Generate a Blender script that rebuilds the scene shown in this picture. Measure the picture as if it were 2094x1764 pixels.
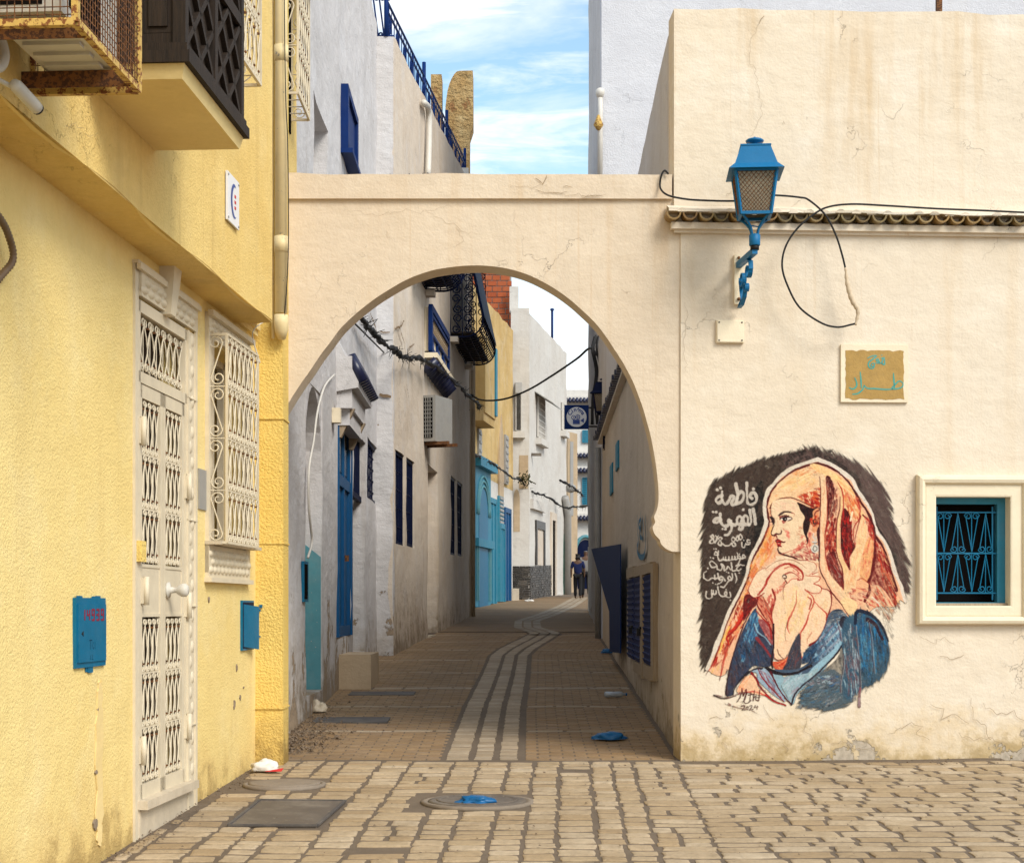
import bpy, bmesh, math, random
import numpy as np
from mathutils import Vector, Matrix, noise as mnoise

# ---------------------------------------------------------------- scene, camera, sky, sun, exposure
for o in list(bpy.data.objects): bpy.data.objects.remove(o, do_unlink=True)
scene = bpy.context.scene
COL = scene.collection
R = math.radians
F, CX, HZ, EYE = 3270.0, 1047.0, 1240.0, 1.45      # focal length, optical centre and horizon in photo units (2094 wide); eye height
cam_d = bpy.data.cameras.new('camera'); cam = bpy.data.objects.new('camera', cam_d); COL.objects.link(cam)
cam.location = (0, 0, EYE); cam.rotation_euler = (R(90), 0, 0)
cam_d.sensor_width = 36; cam_d.lens = F/2094*36; cam_d.shift_y = (HZ-882)/2094
cam_d.clip_start = .1; cam_d.clip_end = 2000
scene.camera = cam
scene.view_settings.view_transform = 'Standard'; scene.view_settings.look = 'None'
scene.view_settings.gamma = 1; scene.view_settings.use_curve_mapping = False
scene.view_settings.exposure = 0.22
SUN_EL, SUN_AZ = 41, 140           # degrees; azimuth clockwise from +Y (alley direction): behind the camera, to the right
sd = bpy.data.lights.new('sun', 'SUN'); sd.energy = 2.6; sd.angle = R(25); sd.color = (1.0, .95, .87)
sun = bpy.data.objects.new('sun', sd); COL.objects.link(sun)
sdir = Vector((math.sin(R(SUN_AZ))*math.cos(R(SUN_EL)), math.cos(R(SUN_AZ))*math.cos(R(SUN_EL)), math.sin(R(SUN_EL))))
sun.rotation_euler = sdir.to_track_quat('Z', 'Y').to_euler(); sun.location = sdir*60

# ---------------------------------------------------------------- node helpers
class NT:
    def __init__(s, tree): s.t = tree; s.L = tree.links
    def n(s, typ, ins=None, **at):
        nd = s.t.nodes.new(typ)
        for k, v in at.items(): setattr(nd, k, v)
        for k, v in (ins or {}).items(): s.put(nd.inputs[k], v)
        return nd
    def put(s, sock, v):
        if isinstance(v, bpy.types.NodeSocket): s.L.new(v, sock)
        elif isinstance(v, bpy.types.Node): s.L.new(v.outputs[0], sock)
        else:
            if sock.type == 'RGBA' and len(v) == 3: v = (*v, 1)
            sock.default_value = v
    def m(s, op, a, b=0.0, c=0.0, clamp=False):
        nd = s.n('ShaderNodeMath', {0: a, 1: b, 2: c}, operation=op); nd.use_clamp = clamp; return nd.outputs[0]
    def mix(s, f, a, b, bt='MIX'):
        nd = s.n('ShaderNodeMix', data_type='RGBA', blend_type=bt); s.put(nd.inputs[0], f); s.put(nd.inputs[6], a); s.put(nd.inputs[7], b); return nd.outputs[2]
    def noise(s, vec, scale, detail=4, rough=.55, dist=0.0, out=0):
        return s.n('ShaderNodeTexNoise', {'Vector': vec, 'Scale': scale, 'Detail': detail, 'Roughness': rough, 'Distortion': dist}).outputs[out]
    def ramp(s, v, a, b):
        nd = s.n('ShaderNodeMapRange', {0: v, 1: a, 2: b, 3: 0.0, 4: 1.0}); nd.clamp = True; return nd.outputs[0]
    def map(s, vec, sc=(1, 1, 1), rot=(0, 0, 0), loc=(0, 0, 0)):
        return s.n('ShaderNodeMapping', {'Vector': vec, 'Scale': sc, 'Rotation': rot, 'Location': loc}).outputs[0]

world = bpy.data.worlds.new('World'); scene.world = world; world.use_nodes = True
w = NT(world.node_tree); w.t.nodes.clear()
sky = w.n('ShaderNodeTexSky', sky_type='NISHITA', sun_disc=False, sun_elevation=R(SUN_EL), sun_rotation=R(SUN_AZ), air_density=1.2, dust_density=1.0, ozone_density=1.6)
tc = w.n('ShaderNodeTexCoord').outputs['Generated']
sep = w.n('ShaderNodeSeparateXYZ', {0: tc}); zc = w.m('MAXIMUM', sep.outputs[2], .02)
pl = w.n('ShaderNodeCombineXYZ', {0: w.m('DIVIDE', sep.outputs[0], w.m('ADD', zc, .12)), 1: w.m('DIVIDE', sep.outputs[1], w.m('ADD', zc, .12)), 2: 0.0}).outputs[0]
cl = w.noise(w.map(pl, (1.25, 1.9, 1), (0, 0, R(12)), (3.1, 1.7, 0)), 1.5, 8, .56, .35)
cl2 = w.noise(w.map(pl, (2.2, 5.4, 1), (0, 0, R(14)), (7.4, 4.2, 0)), 1.6, 6, .6, .4)
cov = w.m('ADD', w.ramp(cl, .47, .72), w.m('MULTIPLY', w.ramp(cl2, .48, .70), .8))
haze = w.ramp(sep.outputs[2], .27, .13)
cov = w.m('MAXIMUM', w.m('MINIMUM', cov, 1.0), w.m('MULTIPLY', haze, .95))
lit = w.mix(1.0, sky.outputs[0], (1.75, 1.85, 1.72), 'MULTIPLY')
skc = w.mix(cov, lit, (9.6, 9.7, 9.9))
bg = w.n('ShaderNodeBackground', {'Color': skc, 'Strength': .115})
w.L.new(bg.outputs[0], w.n('ShaderNodeOutputWorld').inputs[0])

# ---------------------------------------------------------------- materials
MATS = {}
def newmat(name):
    m = bpy.data.materials.new(name); m.use_nodes = True; t = NT(m.node_tree); t.t.nodes.clear()
    MATS[name] = m; return m, t
def finish(t, col, rough=.85, bump=None, bs=.4, bd=.01, metal=0.0, spec=.3, extra=None):
    b = t.n('ShaderNodeBsdfPrincipled'); t.put(b.inputs['Base Color'], col); t.put(b.inputs['Roughness'], rough)
    b.inputs['Metallic'].default_value = metal; b.inputs['Specular IOR Level'].default_value = spec
    if bump is not None:
        bn = t.n('ShaderNodeBump', {'Strength': bs, 'Distance': bd, 'Height': bump}); t.L.new(bn.outputs[0], b.inputs['Normal'])
    for k, v in (extra or {}).items(): t.put(b.inputs[k], v)
    t.L.new(b.outputs[0], t.n('ShaderNodeOutputMaterial').inputs[0]); return b
def POS(t): return t.n('ShaderNodeNewGeometry').outputs['Position']

def stucco(name, base, alt, streak=None, sf=.5, speck=.25, grain=55, gs=.35, wave=.5, peel=None, pf=.62, crack=.35, dirt=None, zlo=None, zhi=None, bd=.02, alt2=None, seed=0.0, sfreq=5.0, under=None):
    """hand plastered, limewashed wall: tone patches, water streaks, hairline cracks, peeling and splash dirt"""
    m, t = newmat(name); p = t.map(POS(t), loc=(seed*3.7, seed*1.9, seed*.6))
    c = t.mix(t.ramp(t.noise(p, .75, 5), .38, .66), base, alt)
    if alt2: c = t.mix(t.ramp(t.noise(t.map(p, loc=(9, 2, 5)), 1.7, 6, .65), .5, .72), c, alt2)
    c = t.mix(t.m('MULTIPLY', t.ramp(t.noise(p, 16, 6, .7), .35, .75), speck), c, tuple(x*.82 for x in alt))
    c = t.mix(t.m('MULTIPLY', t.ramp(t.noise(t.map(p, (1, 1, 1.6), loc=(1, 6, 2)), 3.3, 7, .72, .6), .52, .70), .35), c, tuple(min(.9, x*1.10) for x in base))
    c = t.mix(t.m('MULTIPLY', t.ramp(t.noise(t.map(p, (1, 1, .55), loc=(8, 3, 4)), 1.3, 8, .7, .4), .54, .72), .32), c, tuple(x*.80 for x in alt))
    h = t.m('ADD', t.m('MULTIPLY', t.noise(p, grain, 3, .6), gs), t.m('MULTIPLY', t.noise(p, 7, 4, .5), wave))
    h = t.m('ADD', h, t.m('MULTIPLY', t.noise(t.map(p, (1, 1, 2.4)), 2.0, 3), wave*1.6))
    if streak:
        sp = t.map(p, (sfreq, sfreq, .16)); s1 = t.ramp(t.noise(sp, 1.5, 5, .6, .15), .55, .74)
        s2 = t.ramp(t.noise(t.map(p, (sfreq*9, sfreq*9, .20)), 1.4, 4, .6), .60, .76)
        g = t.ramp(t.noise(t.map(p, (.5, .5, .35), loc=(4, 4, 1)), 1.2, 2), .36, .66)
        c = t.mix(t.m('MULTIPLY', t.m('MULTIPLY', t.m('MAXIMUM', s1, s2), g), sf), c, streak)
    if dirt:
        zz = t.n('ShaderNodeSeparateXYZ', {0: POS(t)}).outputs[2]
        k = t.m('ADD', t.ramp(zz, zhi, zlo), t.m('MULTIPLY', t.m('SUBTRACT', t.noise(p, 3.2, 6, .68), .5), 1.5))
        c = t.mix(t.m('MULTIPLY', t.ramp(k, .45, 1.1), .8), c, dirt)
        c = t.mix(t.m('MULTIPLY', t.ramp(t.m('ADD', k, t.m('MULTIPLY', t.noise(p, 11, 5, .7), .6)), 1.05, 1.3), .5), c, tuple(x*.45 for x in dirt))
    if crack:
        wv = t.n('ShaderNodeVectorMath', {0: p, 1: t.noise(p, 2.6, 5, .6, out=1)}, operation='ADD').outputs[0]
        vo = t.n('ShaderNodeTexVoronoi', {'Vector': t.map(wv, (.9, .9, .62)), 'Scale': 1.15}, feature='DISTANCE_TO_EDGE').outputs[0]
        e = t.m('MULTIPLY', t.ramp(vo, .0045, .001), t.ramp(t.noise(t.map(p, loc=(5, 1, 8)), .9, 3), .55, .62))
        c = t.mix(t.m('MULTIPLY', e, crack), c, tuple(x*.38 for x in alt)); h = t.m('SUBTRACT', h, t.m('MULTIPLY', e, .5))
    if peel:
        pn = t.noise(t.map(p, (1, 1, .9), loc=(2, 7, 3)), 2.3, 9, .64)
        if dirt: pn = t.m('ADD', pn, t.m('MULTIPLY', t.ramp(zz, zhi*1.0, zlo), .20))
        k = t.ramp(pn, pf, pf+.012); c = t.mix(k, c, t.mix(t.ramp(t.noise(p, 22, 5), .4, .7), peel, under or tuple(x*.72 for x in peel)))
        ed = t.m('MULTIPLY', t.ramp(pn, pf-.012, pf), t.m('SUBTRACT', 1.0, k)); c = t.mix(t.m('MULTIPLY', ed, .3), c, tuple(x*.5 for x in alt))
        h = t.m('SUBTRACT', h, t.m('MULTIPLY', k, .55))
    finish(t, c, .9, h, .75, bd, spec=.15)
    return m
def paint(name, col, rough=.5, var=.25, chip=None, cf=.68, bump=.2, metal=0.0, scale=9, dust=.18, spec=.4):
    m, t = newmat(name); p = POS(t)
    c = t.mix(t.m('MULTIPLY', t.ramp(t.noise(p, scale, 5, .65), .35, .7), var), col, tuple(x*.6 for x in col))
    c = t.mix(t.m('MULTIPLY', t.ramp(t.noise(t.map(p, loc=(3, 1, 2)), 3.1, 6, .7), .45, .75), dust), c, (.42, .36, .28))
    h = t.noise(p, 60, 3)
    if chip:
        k = t.ramp(t.noise(p, scale*2.2, 7, .7), cf, cf+.02); c = t.mix(k, c, chip); h = t.m('SUBTRACT', h, k)
    finish(t, c, rough, h, bump, .004, metal, spec); return m
def flat(name, col, rough=.8, metal=0.0, spec=.3):
    m, t = newmat(name); p = POS(t)
    c = t.mix(t.m('MULTIPLY', t.noise(p, 14, 4, .6), .3), col, tuple(x*.6 for x in col)); finish(t, c, rough, None, metal=metal, spec=spec); return m
def wood(name, a, b):
    m, t = newmat(name); p = POS(t); g = t.noise(t.map(p, (14, 14, 1.2)), 4, 6, .7, .4)
    finish(t, t.mix(t.ramp(g, .3, .75), a, b), .7, g, .5, .006, spec=.25); return m
def stone_mat(name, cols, rough=.8, bs=.5, grit=(.12, .095, .07), gf=.3):
    """each piece takes its own tone from the object or mesh-island random value"""
    m, t = newmat(name); p = POS(t)
    oi = t.n('ShaderNodeObjectInfo').outputs['Random']; ri = t.n('ShaderNodeNewGeometry').outputs['Random Per Island']
    rv = t.m('FRACT', t.m('ADD', oi, ri))
    cr = t.n('ShaderNodeValToRGB', {0: rv}); e = cr.color_ramp.elements
    while len(e) < len(cols): e.new(.5)
    for i, cc in enumerate(cols): e[i].position = i/(len(cols)-1); e[i].color = (*cc, 1)
    c = t.mix(t.m('MULTIPLY', t.ramp(t.noise(p, .9, 5, .65), .44, .64), .4), cr.outputs[0], tuple(x*.68 for x in cols[0]))
    c = t.mix(t.m('MULTIPLY', t.ramp(t.noise(p, 6, 6, .7), .4, .72), .5), c, tuple(x*.62 for x in cols[0]))
    c = t.mix(t.m('MULTIPLY', t.ramp(t.noise(p, 34, 5, .7), .5, .8), gf), c, grit)
    h = t.m('ADD', t.noise(p, 42, 5, .65), t.m('MULTIPLY', t.noise(p, 9, 4), 1.6))
    finish(t, c, rough, h, bs, .008, spec=.28); return m

# ---------------------------------------------------------------- geometry helpers
def gz(y): return .038*(y-10) if y < 30 else .76+.034*(y-30)      # the street climbs gently away from the camera
def P(x, y, d): return Vector(((x-CX)*d/F, d, EYE-(y-HZ)*d/F))
def ground_px(x, y):
    lo, hi = 4.0, 90.0
    for _ in range(60):
        mid = (lo+hi)/2
        if HZ+F*(EYE-gz(mid))/mid > y: lo = mid
        else: hi = mid
    return Vector(((x-CX)*lo/F, lo, gz(lo)))
def wob(p, a=.006, s=1.3): return a*mnoise.noise(Vector(p)*s)
class Plane:
    """vertical wall plane: s runs along it, t is height, d is distance out of the wall"""
    def __init__(s, p0, p1, flip=False):
        s.o = Vector((p0[0], p0[1], 0)); a = Vector((p1[0]-p0[0], p1[1]-p0[1], 0)); s.len = a.length; s.a = a.normalized()
        s.n = Vector((s.a.y, -s.a.x, 0))
        if flip: s.n = -s.n
    def pt(s, u, t, d=0.0): return s.o+s.a*u+s.n*d+Vector((0, 0, t))
    def px(s, x, y, d=0.0):
        r = Vector(((x-CX)/F, 1, 0)); o = s.o+s.n*d
        # solve k*r = o + u*a
        det = r.x*(-s.a.y)+s.a.x*r.y
        k = (o.x*(-s.a.y)+s.a.x*o.y)/det; w_ = r*k
        return (w_-o).dot(s.a), EYE-(y-HZ)*k/F
    def rect(s, x0, y0, x1, y1, d=0.0):
        """photo rectangle -> (s0, t0, s1, t1) with level edges, heights read in the middle"""
        u0, a0 = s.px(x0, y0, d); u1, a1 = s.px(x1, y0, d); _, b0 = s.px(x0, y1, d); _, b1 = s.px(x1, y1, d)
        return min(u0, u1), (b0+b1)/2, max(u0, u1), (a0+a1)/2
class MB:
    def __init__(s): s.v = []; s.f = []; s.mi = []; s.sm = []; s.cur = 0; s.smooth = False
    def add(s, vs, fs):
        b = len(s.v); s.v += [tuple(v) for v in vs]; s.f += [tuple(b+i for i in f) for f in fs]
        s.mi += [s.cur]*len(fs); s.sm += [s.smooth]*len(fs); return s
    def hexa(s, c): return s.add(c, [(0, 3, 2, 1), (4, 5, 6, 7), (0, 1, 5, 4), (1, 2, 6, 5), (2, 3, 7, 6), (3, 0, 4, 7)])
    def box(s, lo, hi):
        x0, y0, z0 = lo; x1, y1, z1 = hi
        return s.hexa([(x0, y0, z0), (x1, y0, z0), (x1, y1, z0), (x0, y1, z0), (x0, y0, z1), (x1, y0, z1), (x1, y1, z1), (x0, y1, z1)])
    def pbox(s, pl, u0, u1, t0, t1, d0, d1):
        return s.hexa([pl.pt(u0, t0, d1), pl.pt(u1, t0, d1), pl.pt(u1, t0, d0), pl.pt(u0, t0, d0), pl.pt(u0, t1, d1), pl.pt(u1, t1, d1), pl.pt(u1, t1, d0), pl.pt(u0, t1, d0)])
    def bar(s, a, b, w_, h_=None, up=(0, 0, 1)):
        a, b = Vector(a), Vector(b); d = (b-a).normalized(); x = d.cross(Vector(up))
        if x.length < 1e-4: x = d.cross(Vector((1, 0, 0)))
        x.normalize(); z = x.cross(d); h_ = h_ or w_; x *= w_/2; z *= h_/2
        return s.hexa([a-x-z, a+x-z, a+x+z, a-x+z, b-x-z, b+x-z, b+x+z, b-x+z])
    def tube(s, pts, r, n=6, cap=True, radii=None):
        pts = [Vector(p) for p in pts]
        if len(pts) < 2: return s
        sm = s.smooth; s.smooth = True; vs = []; fs = []; nrm = None
        for i, p in enumerate(pts):
            d = (pts[min(i+1, len(pts)-1)]-pts[max(i-1, 0)])
            d = d.normalized() if d.length > 1e-9 else Vector((0, 0, 1))
            if nrm is None: nrm = d.orthogonal().normalized()
            else:
                nrm = nrm-d*nrm.dot(d); nrm = nrm.normalized() if nrm.length > 1e-6 else d.orthogonal().normalized()
            b = d.cross(nrm); rr = radii[i] if radii else r
            for k in range(n):
                a = 2*math.pi*k/n; vs.append(p+(nrm*math.cos(a)+b*math.sin(a))*rr)
        for i in range(len(pts)-1):
            for k in range(n): k2 = (k+1) % n; fs.append((i*n+k, i*n+k2, (i+1)*n+k2, (i+1)*n+k))
        if cap: fs += [tuple(range(n-1, -1, -1)), tuple((len(pts)-1)*n+k for k in range(n))]
        s.add(vs, fs); s.smooth = sm; return s
    def lathe(s, c, prof, n=16, axis=None):
        """prof: (radius, height) pairs around a vertical axis through c"""
        c = Vector(c); vs = []; fs = []; sm = s.smooth; s.smooth = True
        for r_, h_ in prof:
            for k in range(n): a = 2*math.pi*k/n; vs.append(c+Vector((r_*math.cos(a), r_*math.sin(a), h_)))
        for i in range(len(prof)-1):
            for k in range(n): k2 = (k+1) % n; fs.append((i*n+k, i*n+k2, (i+1)*n+k2, (i+1)*n+k))
        fs += [tuple(range(n-1, -1, -1)), tuple((len(prof)-1)*n+k for k in range(n))]
        s.add(vs, fs); s.smooth = sm; return s
    def prism(s, front, back):
        """two matching outlines joined into a solid"""
        n = len(front); return s.add(list(front)+list(back), [tuple(range(n)), tuple(range(2*n-1, n-1, -1))]+[(i, n+i, n+(i+1) % n, (i+1) % n) for i in range(n)])
    def pprism(s, pl, outline, d0, d1):
        return s.prism([pl.pt(u, t, d1) for u, t in outline], [pl.pt(u, t, d0) for u, t in outline])
    def mesh(s, name, mats):
        me = bpy.data.meshes.new(name); me.from_pydata(s.v, [], s.f)
        for m_ in (mats if isinstance(mats, (list, tuple)) else [mats]): me.materials.append(m_)
        me.polygons.foreach_set('material_index', s.mi); me.polygons.foreach_set('use_smooth', s.sm)
        bm = bmesh.new(); bm.from_mesh(me); bmesh.ops.recalc_face_normals(bm, faces=bm.faces); bm.to_mesh(me); bm.free(); me.update(); return me
def tag(o, label=None, cat=None, group=None, kind=None):
    for k, v in (('label', label), ('category', cat), ('group', group), ('kind', kind)):
        if v: o[k] = v
    return o
def thing(name, loc, label, cat, group=None):
    o = bpy.data.objects.new(name, None); COL.objects.link(o); o.location = loc; o.empty_display_size = .1
    return tag(o, label, cat, group)
def wloc(o):
    v = Vector((0, 0, 0))
    while o: v = v+o.location; o = o.parent
    return v
def part(name, mb, mats, parent=None, loc=None, **kw):
    """link a builder (world coordinates) as one object; with a parent it becomes its part"""
    base = wloc(parent) if parent else Vector((0, 0, 0))
    if loc is None and mb.v:
        a = np.array(mb.v); loc = Vector(((a[:, 0].min()+a[:, 0].max())/2, (a[:, 1].min()+a[:, 1].max())/2, a[:, 2].min()))
    loc = Vector(loc); mb.v = [(v[0]-loc.x, v[1]-loc.y, v[2]-loc.z) for v in mb.v]
    o = bpy.data.objects.new(name, mb.mesh(name, mats)); COL.objects.link(o)
    if parent: o.parent = parent
    o.location = loc-base
    return tag(o, kw.get('label'), kw.get('cat'), kw.get('group'), kw.get('kind'))
def copy_tree(o, parent=None):
    c = o.copy(); COL.objects.link(c); c.parent = parent
    for ch in list(o.children): copy_tree(ch, c)
    return c
def wall(pl, u0, u1, t0, t1, thick, holes=(), step=.28, amp=.005, edge=.012, top=None, mb=None, d0=0.0):
    """plastered wall sheet with real openings (holes: s0,t0,s1,t1,depth), gently uneven, with reveals, back and edges; t0/top may be functions of s"""
    mb = mb or MB(); tf = top or (lambda u: t1); bf = t0 if callable(t0) else (lambda u: t0)
    us = {u0, u1}; ts = {0.0, 1.0}
    tmin = min(bf(u0), bf(u1))
    def grid(a, b, xs):
        xs = sorted(set(round(x, 5) for x in list(xs)+[a, b] if a-1e-6 <= x <= b+1e-6)); out = []
        for i in range(len(xs)-1):
            k = max(1, int((xs[i+1]-xs[i])/step+.999)); out += [xs[i]+(xs[i+1]-xs[i])*j/k for j in range(k)]
        return out+[xs[-1]]
    U = grid(u0, u1, [h[0] for h in holes]+[h[2] for h in holes]); TT = grid(tmin, t1, [h[1] for h in holes]+[h[3] for h in holes])
    nu, nt = len(U), len(TT); idx = {}
    def inh(i, j):
        cu, ct = (U[i]+U[i+1])/2, (TT[j]+TT[j+1])/2
        return any(h[0] < cu < h[2] and h[1] < ct < h[3] for h in holes)
    def hgt(i, j):
        u = U[i]; t = TT[j]
        if j == nt-1: return tf(u)+(edge*mnoise.noise(Vector((u*2.3, pl.o.x, 7.0))) if edge else 0)
        if j == 0: return bf(u)
        return min(t, tf(u)-.01*(nt-j)) if top else t
    vs = []
    for i in range(nu):
        for j in range(nt):
            q = pl.pt(U[i], hgt(i, j), d0); vs.append(pl.pt(U[i], hgt(i, j), d0+wob(q, amp)))
    front = len(vs)
    for i in range(nu):
        for j in range(nt): vs.append(pl.pt(U[i], hgt(i, j), d0-thick))
    fs = []; I = lambda i, j: i*nt+j
    for i in range(nu-1):
        for j in range(nt-1):
            if inh(i, j): continue
            fs.append((I(i, j), I(i+1, j), I(i+1, j+1), I(i, j+1))); fs.append(tuple(front+k for k in (I(i, j), I(i, j+1), I(i+1, j+1), I(i+1, j))))
            for (a, b, oi, oj) in (((i, j), (i+1, j), i, j-1), ((i+1, j), (i+1, j+1), i+1, j), ((i+1, j+1), (i, j+1), i, j+1), ((i, j+1), (i, j), i-1, j)):
                if oi < 0 or oj < 0 or oi >= nu-1 or oj >= nt-1 or inh(oi, oj):
                    fs.append((I(*b), I(*a), front+I(*a), front+I(*b)))
    mb.add(vs, fs)
    return mb
def arch_outline(u0, u1, t0, ts, n=14, rise=None):
    """opening outline: straight jambs up to ts, then a round head"""
    r = (u1-u0)/2; rise = rise or r; c = (u0+u1)/2
    return [(u0, t0)]+[(c-r*math.cos(math.pi*k/n), ts+rise*math.sin(math.pi*k/n)) for k in range(n+1)]+[(u1, t0)]
def curl(c, r, a0, turns=1.25, sgn=1, n=14, r1=.25):
    return [(c[0]+r*(1-(1-r1)*k/n)*math.cos(a0+sgn*2*math.pi*turns*k/n), c[1]+r*(1-(1-r1)*k/n)*math.sin(a0+sgn*2*math.pi*turns*k/n)) for k in range(n+1)]
def s_scroll(u0, u1, t0, t1, flip=False, n=14):
    """one S-shaped scroll filling a cell"""
    r = (u1-u0)*.40; c = (u0+u1)/2
    top = curl((c+(u1-u0)*.08, t1-r*1.05), r, math.pi, 1.3, -1, n); bot = curl((c-(u1-u0)*.08, t0+r*1.05), r, 0, 1.3, -1, n)
    pts = top[::-1]+bot
    return [(u0+u1-p[0], p[1]) for p in pts] if flip else pts
def c_scroll(u0, u1, t0, t1, left=True, n=12):
    """one leg of a lyre motif: a curl at both ends, bowed to the middle"""
    w_ = u1-u0; r = min(w_*.42, (t1-t0)*.12)
    top = curl((u0+w_*.5, t1-r), r, 0, 1.15, 1, n); bot = curl((u0+w_*.5, t0+r), r, 0, 1.15, -1, n)
    mid = [(u1-w_*.02, t1-r*2.6), (u1, (t0+t1)/2), (u1-w_*.02, t0+r*2.6)]
    pts = top[::-1]+mid+bot
    return pts if left else [(u0+u1-p[0], p[1]) for p in pts]
def ribbon(pl, pts, w_, d, mb=None, taper=True):
    """brush line lying on a wall"""
    mb = mb or MB(); q = [Vector(p) for p in pts]; n = len(q); vs = []; fs = []
    for i, p in enumerate(q):
        dd = q[min(i+1, n-1)]-q[max(i-1, 0)]; dd = dd.normalized() if dd.length else Vector((1, 0)); nn = Vector((-dd.y, dd.x))
        ww = w_/2*(.55+.45*math.sin(math.pi*min(1, max(0, (i+.6)/n)))) if taper else w_/2
        for sgn in (1, -1): vs.append(pl.pt(p.x+nn.x*ww*sgn, p.y+nn.y*ww*sgn, d))
    for i in range(n-1): fs.append((2*i, 2*i+1, 2*i+3, 2*i+2))
    return mb.add(vs, fs)
def spline(p, n=6):
    p = [Vector(q) for q in p]
    if len(p) < 3: return p
    q = [2*p[0]-p[1]]+p+[2*p[-1]-p[-2]]; out = []
    for i in range(1, len(q)-2):
        for k in range(n):
            t = k/n; a, b, c, d = q[i-1:i+3]
            out.append(.5*((2*b)+(c-a)*t+(2*a-5*b+4*c-d)*t*t+(3*b-a-3*c+d)*t**3))
    return out+[p[-1]]
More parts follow.
